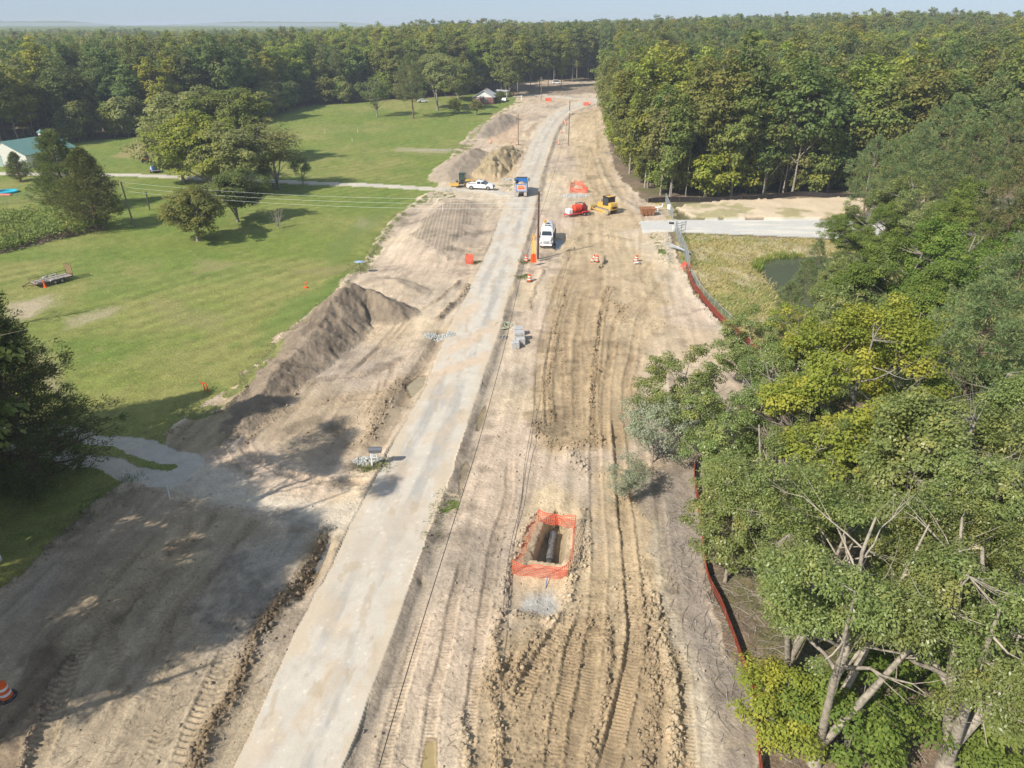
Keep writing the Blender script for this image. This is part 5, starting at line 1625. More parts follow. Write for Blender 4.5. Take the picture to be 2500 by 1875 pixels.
def wheel(parent, x_, y_, r_, w_, name='wheel', rim=RIM, tyre=BLACKR):
    m_ = MB(); n = 18; rings = []
    for yy, rr2 in ((-w_ / 2, r_ * .55), (-w_ / 2, r_ * .93), (-w_ * .32, r_), (w_ * .32, r_), (w_ / 2, r_ * .93), (w_ / 2, r_ * .55)):
        rings.append([(x_ + rr2 * math.cos(2 * math.pi * i / n), y_ + yy, r_ + rr2 * math.sin(2 * math.pi * i / n)) for i in range(n)])
    m_.loft(rings, caps=False)
    w = m_.build(name, tyre, parent, smooth=True)
    k = MB(); k.cyl((x_, y_ - w_ * .42, r_), (x_, y_ + w_ * .42, r_), r_ * .56, n=12)
    k.cyl((x_, y_ - w_ * .46, r_), (x_, y_ + w_ * .46, r_), r_ * .2, n=8)
    k.build('rim', rim, w)
    return w


def place(root, rear, front, z=None):
    a = np.array(gp(*rear)); b_ = np.array(gp(*front)); c_ = (a + b_) / 2
    root.rotation_euler = (0, 0, math.atan2(b_[1] - a[1], b_[0] - a[0]))
    root.location = (c_[0], c_[1], ground_h(*c_) if z is None else z)
    return root


def arch_profile(x0, x1, zb, zt_pts, wheels, r_):
    """side outline of a car body with wheel arches: zt_pts go front-to-back along the top"""
    pts = [(x0, zb)]
    for wx in sorted(wheels):
        for k in range(9):
            t_ = math.pi - math.pi * k / 8
            pts.append((wx + r_ * math.cos(t_), zb + max(0.0, r_ * math.sin(t_)) * .92 + .0))
    pts.append((x1, zb))
    return pts + zt_pts


def pickup(name, paint, label, cat='pickup truck', bed=True):
    root = empty(name, label=label, cat=cat)
    W = .99
    top = [(2.90, .62), (2.88, .98), (2.70, 1.12), (1.55, 1.22)]
    top += [(-.85, 1.22), (-.85, .98), (-2.85, .98), (-2.9, .6)] if bed else [(-2.5, 1.22), (-2.6, .6)]
    m_ = MB()
    xr_ = -2.9 if bed else -2.6
    prof = arch_profile(xr_, 2.9, .42, top, (-1.85, 1.85), .50)
    m_.prism(prof, -W, W)
    body = m_.build('body', paint, root)
    cb_ = MB()
    xb, xf = (-.85, 1.50) if bed else (-2.45, 1.5)
    cb_.loft([[(xb, -.97, 1.20), (xf + .05, -.97, 1.20), (xf + .05, .97, 1.20), (xb, .97, 1.20)],
              [(xb + .12, -.80, 1.84), (xf - .85, -.80, 1.84), (xf - .85, .80, 1.84), (xb + .12, .80, 1.84)],
              [(xb + .22, -.70, 1.90), (xf - .95, -.70, 1.90), (xf - .95, .70, 1.90), (xb + .22, .70, 1.90)]])
    cb_.build('cab', paint, root)
    def pane(q):
        g_ = MB(); g_.add(q, [(0, 1, 2, 3)]); g_.build('window', GLASS, root)
    for sy in (-1, 1):
        y0, y1 = sy * .985, sy * .835
        for a_, b_ in (((xb + .22), .18), (.28, xf - .08)) if bed else ((xb + .2, -.9), (-.8, .18), (.28, xf - .08)):
            bt = min(b_, xf - .62)
            q = [(a_, y0 - sy * .008, 1.27), (b_, y0 - sy * .008, 1.27), (bt, y1 + sy * .005, 1.76), (a_ + .06, y1 + sy * .005, 1.76)]
            pane(q if sy < 0 else q[::-1])
    pane([(xf + .045, -.86, 1.26), (xf + .045, .86, 1.26), (xf - .72, .72, 1.80), (xf - .72, -.72, 1.80)])
    pane([(xb - .0, .85, 1.28), (xb - .0, -.85, 1.28), (xb + .105, -.72, 1.80), (xb + .105, .72, 1.80)])
    if bed:
        bw = MB()
        bw.box((-1.87, .93, 1.12), (2.0, .10, .30)); bw.box((-1.87, -.93, 1.12), (2.0, .10, .30)); bw.box((-2.85, 0, 1.12), (.10, 1.76, .30))
        bw.build('bed_wall', paint, root)
        bl = MB(); bl.box((-1.83, 0, 1.0), (1.93, 1.75, .03)); bl.build('bed_liner', BLACKP, root)
        rk = MB(); rk.box((.15, .05, 1.93), (.5, .35, .05)); rk.build('roof_hatch', BLACKP, root)
    for wx in (-1.85, 1.85):
        for sy in (-1, 1): wheel(root, wx, sy * .84, .42, .28)
    b2 = MB(); b2.box((2.95, 0, .58), (.14, 1.9, .22), bev=.03); b2.box((xr_ - .03, 0, .58), (.14, 1.9, .2), bev=.03); b2.build('bumper', STEEL if bed else BLACKP, root)
    gr = MB(); gr.box((2.91, 0, .84), (.05, 1.15, .26)); gr.build('grille', BLACKP, root)
    for sy in (-1, 1):
        l_ = MB(); l_.box((2.89, sy * .78, .88), (.07, .32, .18)); l_.build('headlight', WHITEM, root)
        t_ = MB(); t_.box((xr_ - .01, sy * .9, .95), (.05, .14, .34)); t_.build('tail_light', REDP, root)
        mr_ = MB(); mr_.box((1.3, sy * 1.12, 1.30), (.12, .24, .2)); mr_.build('mirror', BLACKP, root)
    return root


pk_ = pickup('pickup_truck', WHITEP, "white crew cab pickup parked on the driveway mouth beside the roller")
ZA = zr((1060, 380, 1360, 600))
place(pk_, *ZA([(690, 600), (985, 612)])); pk_.location.z += .02
suv = pickup('parked_truck', mat('maroon_paint', (.16, .02, .03), rough=.35, noise=.1, coat=.3), "dark red truck parked on the grass left of the lawn grove", 'truck', bed=False)
place(suv, (322, 364), (308, 338)); 
# little flat trailer with goods hitched behind it
tr_ = empty('flat_trailer', label="small flat trailer piled with blue and dark goods behind the dark red truck", cat='trailer')
m_ = MB(); m_.box((0, 0, .6), (3.6, 1.8, .12)); m_.box((2.3, 0, .55), (1.2, .12, .1)); m_.build('deck', WOODG, tr_)
for sx in (-.5, .4):
    for sy in (-1, 1): wheel(tr_, sx, sy * 1.02, .36, .22, rim=WHITEM)
place(tr_, (342, 378), (327, 366))
for k, (dx_, dy_, sz_, mt_, lb) in enumerate([(-.9, .3, (.9, .7, .9), BLUE, "blue box standing on the small flat trailer"), (.1, -.3, (.8, .8, .7), BLACKP, "black bin standing on the small flat trailer"),
                                        (1.0, .3, (.7, .6, .5), WHITEM, "white tub standing on the small flat trailer")]):
    q_ = MB(); q_.box((0, 0, sz_[2] / 2), sz_, bev=.08, taper=.9); q_.box((0, 0, sz_[2] + .03), (sz_[0] * .95, sz_[1] * .95, .06))
    o_ = q_.build('storage_bin', mt_, label=lb, cat='bin'); 
    M_ = Matrix.Translation(tr_.location) @ Matrix.Rotation(tr_.rotation_euler.z, 4, 'Z')
    o_.location = M_ @ Vector((dx_, dy_, .66)); o_.rotation_euler.z = tr_.rotation_euler.z


def simple_car(label, px_rear, px_front, paint=WHITEP, cat='car', van=False):
    root = empty('parked_car', label=label, cat=cat)
    m_ = MB(); h_ = 1.9 if van else 1.42
    prof = arch_profile(-2.2, 2.2, .3, [(2.25, .7), (1.3, .88), (-2.1, .95), (-2.25, .6)], (-1.35, 1.35), .38)
    m_.prism(prof, -.88, .88); m_.build('body', paint, root)
    c_ = MB(); b0, f0 = (-2.1, 1.35) if van else (-1.75, 1.0)
    c_.loft([[(b0, -.86, .86), (f0, -.86, .86), (f0, .86, .86), (b0, .86, .86)], [(b0 + .3, -.66, h_), (f0 - .75, -.66, h_), (f0 - .75, .66, h_), (b0 + .3, .66, h_)]])
    c_.build('roof', paint, root)
    for sy in (-1, 1):
        w_ = MB(); q = [(b0 + .25, sy * .845, .96), (f0 - .1, sy * .845, .96), (f0 - .68, sy * .70, h_ - .12), (b0 + .36, sy * .70, h_ - .12)]
        w_.add(q, [(0, 1, 2, 3)]); w_.build('window', GLASS, root)
    w_ = MB(); w_.add([(f0 + .01, -.75, .93), (f0 + .01, .75, .93), (f0 - .66, .6, h_ - .08), (f0 - .66, -.6, h_ - .08)], [(0, 1, 2, 3)]); w_.build('windscreen', GLASS, root)
    for wx in (-1.35, 1.35):
        for sy in (-1, 1): wheel(root, wx, sy * .80, .32, .2)
    return place(root, px_rear, px_front)


simple_car("white car parked on the grass behind the tall lawn pine", (905, 222), (922, 221))
simple_car("white vehicle parked at the edge of the woods at the head of the road", (1196, 181), (1209, 181), van=True, cat='van')
simple_car("white car standing under the carport of the brick house", (1086, 222), (1094, 216))

# ---- dump truck seen from behind -------------------------------------------
dt = empty('dump_truck', label="blue dump truck loaded with sand driving up the road, seen from behind", cat='dump truck')
m_ = MB(); m_.box((0, 0, .95), (8.6, .9, .28)); m_.box((-3.9, 0, .62), (.12, 2.2, .16)); m_.build('chassis', DGREY, dt)
m_ = MB()
for sy in (-1, 1):
    m_.loft([[(-4.1, sy * 1.22, 1.2), (1.7, sy * 1.22, 1.2), (1.7, sy * 1.28, 2.75), (-4.1, sy * 1.28, 2.75)],
             [(-4.1, sy * 1.14, 1.2), (1.7, sy * 1.14, 1.2), (1.7, sy * 1.19, 2.75), (-4.1, sy * 1.19, 2.75)]])
    for k in range(7): m_.box((-3.7 + k * .85, sy * 1.30, 1.95), (.12, .07, 1.5))
m_.build('box_side', mat('dusty_blue_grey_paint', (.16, .21, .30), rough=.5, noise=.2, scale=3), dt)
m_ = MB(); m_.box((1.72, 0, 2.05), (.10, 2.40, 1.75)); m_.build('box_front', BLUE, dt)
m_ = MB(); m_.box((2.15, 0, 2.95), (1.0, 2.5, .09)); m_.build('cab_guard', DGREY, dt)
m_ = MB(); m_.box((-1.2, 0, 1.18), (5.75, 2.3, .1)); m_.build('box_floor', DGREY, dt)
tg = MB(); tg.box((-4.16, 0, 1.95), (.10, 2.5, 1.62)); tgo = tg.build('tailgate', mat('pale_dusty_paint', (.60, .58, .60), rough=.5, noise=.15, scale=4), dt)
m_ = MB()
for yy, zz_, sy_, sz_ in ((0, 2.64, 2.2, .14), (0, 1.30, 2.2, .10), (-1.05, 1.97, .12, 1.25), (1.05, 1.97, .12, 1.25)): m_.box((-4.225, yy, zz_), (.03, sy_, sz_))
m_.build('panel_border', BLUE, tgo)
m_ = MB()   # orange emblem: a flattened oval with a stepped lower edge
prof = [(1.0 * math.cos(t_) * (.78), .45 * math.sin(t_)) for t_ in np.linspace(0, math.pi, 13)] + [(-.78, -.30), (-.5, -.42), (-.2, -.34), (.1, -.42), (.4, -.34), (.78, -.42)]
m_.add([(-4.235, a_, 2.0 + b_) for a_, b_ in prof] + [(-4.215, a_, 2.0 + b_) for a_, b_ in prof], [tuple(range(len(prof)))[::-1], tuple(range(len(prof), 2 * len(prof)))])
m_.build('emblem', mat('orange_print', (.85, .28, .12), rough=.6, noise=.15, scale=6), tgo)
m_ = MB()
for k in range(5): m_.box((-4.245, -.48 + k * .24, 1.82), (.012, .15, .18))
m_.build('lettering', mat('red_print', (.70, .10, .05), rough=.6), tgo)
m_ = MB(); m_.box((2.95, 0, 1.75), (1.7, 2.3, 1.7), bev=.15, taper=.93); m_.box((4.2, 0, 1.45), (1.3, 1.9, 1.0), bev=.15); m_.build('cab', BLUE, dt)
m_ = MB(); m_.box((3.7, 0, 2.15), (.35, 2.05, .7), taper=.9); m_.build('windscreen', GLASS, dt)
for sy in (-1, 1):
    m_ = MB(); m_.box((3.0, sy * 1.17, 2.1), (1.1, .04, .55)); m_.build('window', GLASS, dt)
    m_ = MB(); m_.box((3.7, sy * 1.55, 2.2), (.12, .22, .75)); m_.cyl((3.7, sy * 1.1, 2.4), (3.7, sy * 1.5, 2.4), .025, n=6); m_.build('mirror', BLACKP, dt)
    m_ = MB(); m_.box((-4.15, sy * .9, .62), (.04, .62, .75)); m_.build('mud_flap', mat('dusty_mud_flap', (.50, .46, .40), rough=.9, noise=.2, scale=6), dt)
    for wx in (-3.2, -1.9): wheel(dt, wx, sy * .98, .52, .55)
    wheel(dt, 3.9, sy * 1.05, .52, .3)
    m_ = MB(); m_.box((-4.2, sy * .35, .95), (.05, .2, .1)); m_.build('tail_light', REDP, dt)
V = []; nx, ny = 12, 8
for i in range(nx + 1):
    for j in range(ny + 1):
        a_ = i / nx; b_ = j / ny
        V.append((-4.0 + 5.6 * a_, -1.12 + 2.24 * b_, 1.45 + .85 * math.sin(math.pi * a_) ** .6 * (math.sin(math.pi * b_) ** .7) + .35 * a_ + .06 * math.sin(i * 2.1 + j * 3.3)))
m_ = MB(); m_.add(V, [(i * (ny + 1) + j, (i + 1) * (ny + 1) + j, (i + 1) * (ny + 1) + j + 1, i * (ny + 1) + j + 1) for i in range(nx) for j in range(ny)])
ld = m_.build('sand_load', SANDL, dt, smooth=True); ld['kind'] = 'stuff'
dt.scale = (.97, .97, .97)
place(dt, (1124, 440), (1129, 398))

# ---- white tank truck facing the camera ----------------------------------------
wt = empty('tank_truck', label="white tank truck with yellow nozzle on top parked beside the dark pole", cat='truck')
m_ = MB(); m_.box((-.6, 0, .75), (7.2, .9, .22)); m_.build('chassis', DGREY, wt)
m_ = MB(); m_.loft([[(1.0, -1.0, .85), (1.0, 1.0, .85), (1.0, 1.0, 1.75), (1.0, -1.0, 1.75)], [(2.3, -1.0, .85), (2.3, 1.0, .85), (2.3, 1.0, 1.65), (2.3, -1.0, 1.65)]])
m_.loft([[(1.02, -.98, 1.74), (1.02, .98, 1.74), (2.28, .98, 1.64), (2.28, -.98, 1.64)], [(1.15, -.82, 2.42), (1.15, .82, 2.42), (1.75, .82, 2.42), (1.75, -.82, 2.42)],
         [(1.25, -.7, 2.5), (1.25, .7, 2.5), (1.65, .7, 2.5), (1.65, -.7, 2.5)]])
m_.build('cab', WHITEP, wt)
m_ = MB(); m_.loft([[(2.28, -.86, .8), (2.28, .86, .8), (2.28, .84, 1.62), (2.28, -.84, 1.62)], [(3.3, -.80, .8), (3.3, .80, .8), (3.3, .74, 1.42), (3.3, -.74, 1.42)],
                    [(3.7, -.72, .8), (3.7, .72, .8), (3.7, .62, 1.25), (3.7, -.62, 1.25)]])
m_.build('hood', WHITEP, wt)
for sy in (-1, 1):
    m_ = MB(); m_.box((3.05, sy * .93, .92), (1.1, .3, .32), bev=.1); m_.build('fender', WHITEP, wt)
    m_ = MB(); m_.box((3.65, sy * .80, 1.0), (.16, .26, .22), bev=.03); m_.build('headlight', STEEL, wt)
    m_ = MB(); m_.box((2.2, sy * 1.32, 1.75), (.14, .2, .55)); m_.cyl((2.2, sy * .95, 1.6), (2.2, sy * 1.3, 1.6), .025, n=6); m_.build('mirror', BLACKP, wt)
    q = [(1.2, sy * .985, 1.72), (2.1, sy * .985, 1.68), (1.72, sy * .865, 2.3), (1.22, sy * .865, 2.3)]
    m_ = MB(); m_.add(q, [(0, 1, 2, 3)]); m_.build('window', GLASS, wt)
    wheel(wt, 2.95, sy * .88, .46, .28); wheel(wt, -2.6, sy * .82, .46, .5)
    m_ = MB(); m_.cyl((-3.9, sy * 1.15, 1.0), (.7, sy * 1.15, 1.0), .17, n=10); m_.box((-1.6, sy * 1.12, 1.3), (4.4, .22, .3)); m_.build('side_locker', DGREY, wt)
    m_ = MB(); m_.tube([(.75, sy * 1.2, 1.2), (.75, sy * 1.2, 2.9)], .03); m_.tube([(-3.6, sy * 1.2, 1.2), (-3.6, sy * 1.2, 2.9)], .03); m_.build('side_rail', STEEL, wt)
m_ = MB(); m_.add([(2.285, -.85, 1.70), (2.285, .85, 1.70), (1.77, .72, 2.38), (1.77, -.72, 2.38)], [(0, 1, 2, 3)]); m_.build('windscreen', GLASS, wt)
m_ = MB(); m_.box((3.74, 0, 1.02), (.05, .95, .3)); m_.build('grille', STEEL, wt)
m_ = MB(); m_.box((3.85, 0, .62), (.22, 1.9, .28), bev=.05); m_.build('bumper', WHITEP, wt)
m_ = MB(); n_ = 16; rings = []
for xx_, s_ in ((.70, .55), (.66, .9), (.45, 1.0), (-3.6, 1.0), (-3.8, .9), (-3.9, .55)):
    rings.append([(xx_, 1.12 * s_ * math.cos(2 * math.pi * i / n_), 1.92 + .90 * s_ * math.sin(2 * math.pi * i / n_)) for i in range(n_)])
m_.loft(rings); m_.build('tank', WHITEP, wt, smooth=True)
m_ = MB(); m_.cyl((-1.0, 0, 2.75), (-1.0, 0, 2.92), .3, n=12); m_.box((.2, 0, 2.8), (.5, .9, .1)); m_.build('tank_hatch', DGREY, wt)
m_ = MB(); m_.cyl((-.6, -.45, 2.8), (-.6, -.45, 3.15), .10, n=8); m_.cyl((-.6, -.45, 3.15), (-.6, -.45, 3.45), .18, .34, n=12); m_.build('nozzle', mat('orange_yellow_paint', (.80, .42, .06), rough=.5), wt)
place(wt, (1186, 505), (1178, 545), z=.1)

# ---- roller --------------------------------------------------------------
ro = empty('road_roller', label="yellow single drum roller with dark cab parked behind the white pickup", cat='roller')
n_ = 28; m_ = MB()
m_.cyl((1.75, -.95, .75), (1.75, .95, .75), .75, n=n_); m_.build('drum', DIRTY, ro, smooth=True)
m_ = MB()
for sy in (-1, 1): m_.prism([(.75, .45), (2.65, .45), (2.75, .62), (2.65, .98), (.85, 1.05), (.7, .9)], sy * 1.0, sy * 1.14)
m_.box((2.68, 0, .8), (.16, 2.2, .35)); m_.box((.82, 0, .85), (.2, 2.2, .5)); m_.build('drum_frame', YEL, ro)
for sy in (-1, 1): wheel(ro, -1.25, sy * .82, .74, .52, rim=YEL)
m_ = MB(); m_.prism([(-2.75, .85), (-.4, .85), (-.4, 1.75), (-1.3, 1.82), (-2.5, 1.45), (-2.75, 1.2)], -.55, .55); m_.build('engine_cover', YEL, ro)
m_ = MB(); m_.box((-1.7, .56, 1.35), (.6, .03, .3)); m_.box((-1.7, -.56, 1.35), (.6, .03, .3)); m_.build('vent', BLACKP, ro)
m_ = MB(); m_.box((.15, 0, .95), (1.2, .9, .5)); m_.box((.0, 0, 1.3), (1.3, 1.5, .16)); m_.build('platform', DGREY, ro)
m_ = MB(); dgn = mat('dark_green_cab_frame', (.03, .06, .05), rough=.5)
for sx in (-.55, .6):
    for sy in (-.68, .68): m_.box((sx, sy, 2.15), (.09, .09, 1.6))
m_.box((.02, 0, 2.98), (1.45, 1.6, .12)); m_.build('cab_frame', dgn, ro)
for q_, c_, d_ in (('window', (.02, .68, 2.25), (1.05, .03, 1.2)), ('window', (.02, -.68, 2.25), (1.05, .03, 1.2)), ('window', (.6, 0, 2.25), (.03, 1.2, 1.2)), ('window', (-.55, 0, 2.35), (.03, 1.2, 1.0))):
    m_ = MB(); m_.box(c_, d_); m_.build(q_, mat('cab_glass', (.05, .09, .08), rough=.08, alpha=.75, spec=.6), ro)
m_ = MB(); m_.box((-.2, 0, 1.6), (.5, .5, .5), bev=.08); m_.box((-.42, 0, 2.0), (.12, .48, .6), bev=.04); m_.build('seat', BLACKP, ro)
place(ro, *ZA([(640, 560), (385, 555)]))

# ---- bulldozer -----------------------------------------------------------
bd = empty('bulldozer', label="yellow bulldozer with black roofed cab working on the tan soil strip", cat='bulldozer')
for sy in (-1, 1):
    prof = []
    for t_ in np.linspace(-math.pi / 2, math.pi / 2, 8): prof.append((1.35 + .42 * math.cos(t_), .45 + .42 * math.sin(t_)))
    for t_ in np.linspace(math.pi / 2, 3 * math.pi / 2, 8): prof.append((-1.35 + .42 * math.cos(t_), .45 + .42 * math.sin(t_)))
    m_ = MB(); m_.prism(prof, sy * .82, sy * 1.32)
    for k in range(14):
        m_.box((-1.35 + 2.7 * k / 13, sy * 1.07, .90), (.06, .5, .06))
    t1 = m_.build('track', DIRTY, bd)
    m_ = MB(); m_.box((0, sy * 1.33, .45), (2.5, .05, .42)); m_.build('track_frame', YEL, t1)
m_ = MB(); m_.prism([(.15, .75), (2.0, .75), (2.05, 1.0), (2.0, 1.62), (.15, 1.78)], -.52, .52); m_.build('engine_hood', YEL, bd)
m_ = MB(); m_.prism([(-1.75, .75), (.15, .75), (.15, 1.25), (-.6, 1.4), (-1.7, 1.38)], -.82, .82); m_.build('body', YEL, bd)
m_ = MB(); m_.prism([(-1.8, 1.38), (-.95, 1.38), (-.95, 1.95), (-1.7, 1.9)], -.72, .72); m_.build('fuel_tank', YEL, bd)
m_ = MB()
for sx in (-.95, .35):
    for sy in (-.70, .70): m_.box((sx, sy, 2.1), (.10, .10, 1.5))
m_.box((-.3, 0, 2.86), (1.6, 1.62, .12)); m_.build('cab_frame', BLACKP, bd)
m_ = MB(); m_.box((-.55, 0, 2.94), (.95, 1.3, .07)); m_.build('roof_panel', YEL, bd)
for c_, d_ in (((-.3, .70, 2.1), (1.2, .03, 1.3)), ((-.3, -.70, 2.1), (1.2, .03, 1.3)), ((.36, 0, 2.15), (.03, 1.3, 1.2)), ((-.96, 0, 2.3), (.03, 1.3, .9))):
    m_ = MB(); m_.box(c_, d_); m_.build('window', GLASS, bd)
m_ = MB(); m_.cyl((1.2, .25, 1.7), (1.2, .25, 2.25), .07, n=8); m_.build('exhaust', BLACKP, bd)
rings = []
for k in range(8):
    t_ = k / 7; zz_ = .12 + 1.05 * t_; xx_ = 2.75 - .22 * math.sin(math.pi * t_) + (.08 if k == 7 else 0)
    rings.append([(xx_, -1.62, zz_), (xx_, 1.62, zz_), (xx_ - .09, 1.62, zz_), (xx_ - .09, -1.62, zz_)])
m_ = MB(); m_.loft(rings); m_.build('blade', mat('worn_yellow_blade', (.52, .40, .18), rough=.6, noise=.25), bd)
m_ = MB()
for sy in (-1, 1): m_.tube([(-.2, sy * 1.42, .5), (1.6, sy * 1.45, .5), (2.6, sy * 1.2, .5)], .09); m_.tube([(1.5, sy * .5, 1.5), (2.6, sy * .45, .7)], .05)
m_.build('push_arm', YEL, bd)
m_ = MB(); m_.box((-1.83, 0, 1.15), (.06, .9, .3)); m_.build('rear_grille', BLACKP, bd)
m_ = MB(); m_.box((-1.78, 0, 1.66), (.03, .32, .26)); m_.build('decal', mat('pale_decal', (.6, .6, .55)), bd)
bd.scale = (1.12, 1.12, 1.08)
place(bd, *Z3([(1330, 795), (1130, 735)])); bd.location.z += .03

# ---- red vacuum trailer ----------------------------------------------------
vt = empty('vacuum_trailer', label="red vacuum trailer with white water tank left of the bulldozer", cat='trailer')
m_ = MB(); m_.box((0, 0, .62), (5.0, .16, .16)); m_.box((0, .8, .62), (4.2, .14, .16)); m_.box((0, -.8, .62), (4.2, .14, .16))
for k in range(5): m_.box((-1.9 + k * .95, 0, .62), (.1, 1.6, .12))
m_.tube([(2.1, .8, .62), (3.1, 0, .55)], .07); m_.tube([(2.1, -.8, .62), (3.1, 0, .55)], .07); m_.build('frame', REDP, vt)
for sx in (-1.65, -.85):
    for sy in (-1, 1): wheel(vt, sx, sy * .98, .36, .24)
m_ = MB()
for sy in (-1, 1): m_.prism([(-2.2, .72), (-2.05, .92), (-.45, .92), (-.3, .72), (-.42, .72), (-.5, .85), (-2.0, .85), (-2.08, .72)], sy * .84, sy * 1.12)
m_.build('fender', REDP, vt)
rings = []; n_ = 16
for xx_, s_ in ((1.15, .3), (1.08, .75), (.95, 1.0), (-.55, 1.0), (-.7, .75), (-.75, .3)): rings.append([(xx_, .68 * s_ * math.cos(2 * math.pi * i / n_), 1.5 + .68 * s_ * math.sin(2 * math.pi * i / n_)) for i in range(n_)])
m_ = MB(); m_.loft(rings); m_.build('vacuum_tank', mat('orange_red_paint', (.70, .07, .03), rough=.4, noise=.1), vt, smooth=True)
m_ = MB(); m_.box((-1.35, 0, 1.25), (1.0, 1.2, 1.1), bev=.08); m_.box((-1.2, .35, 2.0), (.5, .4, .4), bev=.05); m_.cyl((-1.6, -.3, 1.8), (-1.6, -.3, 2.35), .07, n=8); m_.build('engine', mat('dark_red_machine', (.22, .03, .03), rough=.5, noise=.3, scale=5), vt)
m_ = MB(); m_.tube([(.9, -.75, 1.0), (.5, -.85, 1.7), (0, -.8, 2.0), (-.5, -.85, 1.5), (-.9, -.75, 1.0)], .06); m_.tube([(.2, -.6, 2.2), (-.6, -.2, 2.35), (-1.3, .1, 2.2)], .08); m_.build('suction_hose', BLACKP, vt)
m_ = MB(); m_.box((1.95, 0, 1.10), (.95, 1.25, .85), bev=.12)
for k in range(3): m_.box((1.95, -.4 + .4 * k, 1.54), (.97, .08, .03))
m_.cyl((1.95, 0, 1.5), (1.95, 0, 1.62), .16, n=10); m_.build('water_tank', WHITEM, vt)
m_ = MB(); m_.cyl((2.9, 0, 0), (2.9, 0, .6), .05, n=8); m_.build('jack', REDP, vt)
place(vt, *Z3([(920, 800), (740, 825)]))

# ---- rusty steel skip -----------------------------------------------------
sk = empty('steel_skip', label="rusty brown steel skip on the right edge of the bare soil", cat='skip')
m_ = MB(); o_ = [(-1.4, -1.0, 1.35), (1.4, -1.0, 1.35), (1.4, 1.0, 1.35), (-1.4, 1.0, 1.35)]; i_ = [(-1.0, -.75, .12), (1.0, -.75, .12), (1.0, .75, .12), (-1.0, .75, .12)]
def shrink(r_, d_): return [(a_ * (1 - d_), b_ * (1 - d_), c_) for a_, b_, c_ in r_]
m_.loft([i_, o_, shrink(o_, .05), [(a_, b_, .2) for a_, b_, _ in shrink(i_, .05)]]); m_.build('bin', RUST, sk)
m_ = MB()
for k in range(4): m_.prism([(-.9 + k * .6 - .04, .12), (-.9 + k * .6 + .04, .12), (-1.2 + k * .8 + .04, 1.3), (-1.2 + k * .8 - .04, 1.3)], -1.03, -.90)
m_.build('rib', RUST, sk)
m_ = MB(); m_.box((0, -1.03, 1.32), (2.85, .08, .1)); m_.box((0, 1.03, 1.32), (2.85, .08, .1)); m_.box((1.43, 0, 1.32), (.08, 2.1, .1)); m_.box((-1.43, 0, 1.32), (.08, 2.1, .1)); m_.build('rim', RUST, sk)
c_ = gp(*Z3([(1768, 800)])[0]); sk.location = (c_[0], c_[1], ground_h(*c_)); sk.rotation_euler.z = .08

# ---- utility trailer with ramp ----------------------------------------------
ut = empty('utility_trailer', label="open utility trailer with raised wooden mesh ramp alone on the left lawn", cat='trailer')
m_ = MB(); rs = mat('rust_red_frame', (.16, .085, .05), rough=.8, noise=.3)
for sy in (-1, 1):
    m_.box((0, sy * .98, .55), (4.9, .07, .12)); m_.box((0, sy * .98, 1.0), (4.9, .045, .045))
    for k in range(5): m_.box((-2.4 + 1.2 * k, sy * .98, .78), (.05, .05, .45))
m_.box((2.43, 0, 1.0), (.045, 1.96, .045)); m_.box((2.43, 0, .55), (.07, 1.96, .12)); m_.box((-2.43, 0, .55), (.07, 1.96, .12))
m_.tube([(2.45, .8, .55), (3.8, 0, .5)], .05); m_.tube([(2.45, -.8, .55), (3.8, 0, .5)], .05); m_.cyl((3.6, 0, 0), (3.6, 0, .55), .035, n=6); m_.build('frame', rs, ut)
for k in range(7):
    m_ = MB(); m_.box((0, -.82 + k * .275, .62), (4.8, .25, .04)); m_.build('deck_board', WOODG, ut)
for sx in (-.85, .05):
    for sy in (-1, 1): wheel(ut, sx, sy * 1.13, .34, .2)
m_ = MB()
for sy in (-1, 1): m_.prism([(-1.45, .6), (-1.25, .82), (.45, .82), (.65, .6), (.58, .6), (.4, .77), (-1.2, .77), (-1.38, .6)], sy * 1.02, sy * 1.26)
m_.build('fender', STEEL, ut)
rp = MB()
for yy in (-.95, -.48, 0, .48, .95): rp.box((-2.5, yy, 1.32), (.05, .05, 1.5))
for zz_ in (.6, 2.06): rp.box((-2.5, 0, zz_), (.05, 1.95, .05))
rpo = rp.build('ramp', rs, ut)
m_ = MB()
for k in range(13): m_.box((-2.5, 0, .68 + .11 * k), (.012, 1.9, .055))
m_.build('ramp_mesh', mat('rusty_mesh', (.36, .22, .13), rough=.9, noise=.2), rpo)
m_ = MB(); m_.box((1.5, .7, .72), (1.3, .3, .14)); m_.build('plank', WOODG, ut)
T8 = zr((60, 620, 360, 860))
place(ut, *T8([(725, 462), (270, 575)]))
uc = MB(); uc.cyl((0, 0, .0), (0, 0, .7), .15, .04, n=12); uc.box((0, 0, .02), (.36, .36, .04)); uo = uc.build('traffic_cone', ORANGE, label="orange cone standing by the drawbar of the utility trailer", cat='cone')
c_ = gp(*T8([(380, 600)])[0]); uo.location = (c_[0], c_[1], ground_h(*c_)); uo.rotation_euler = (.05, -.1, 0); uo.scale = (1.3, 1.3, 1.4)

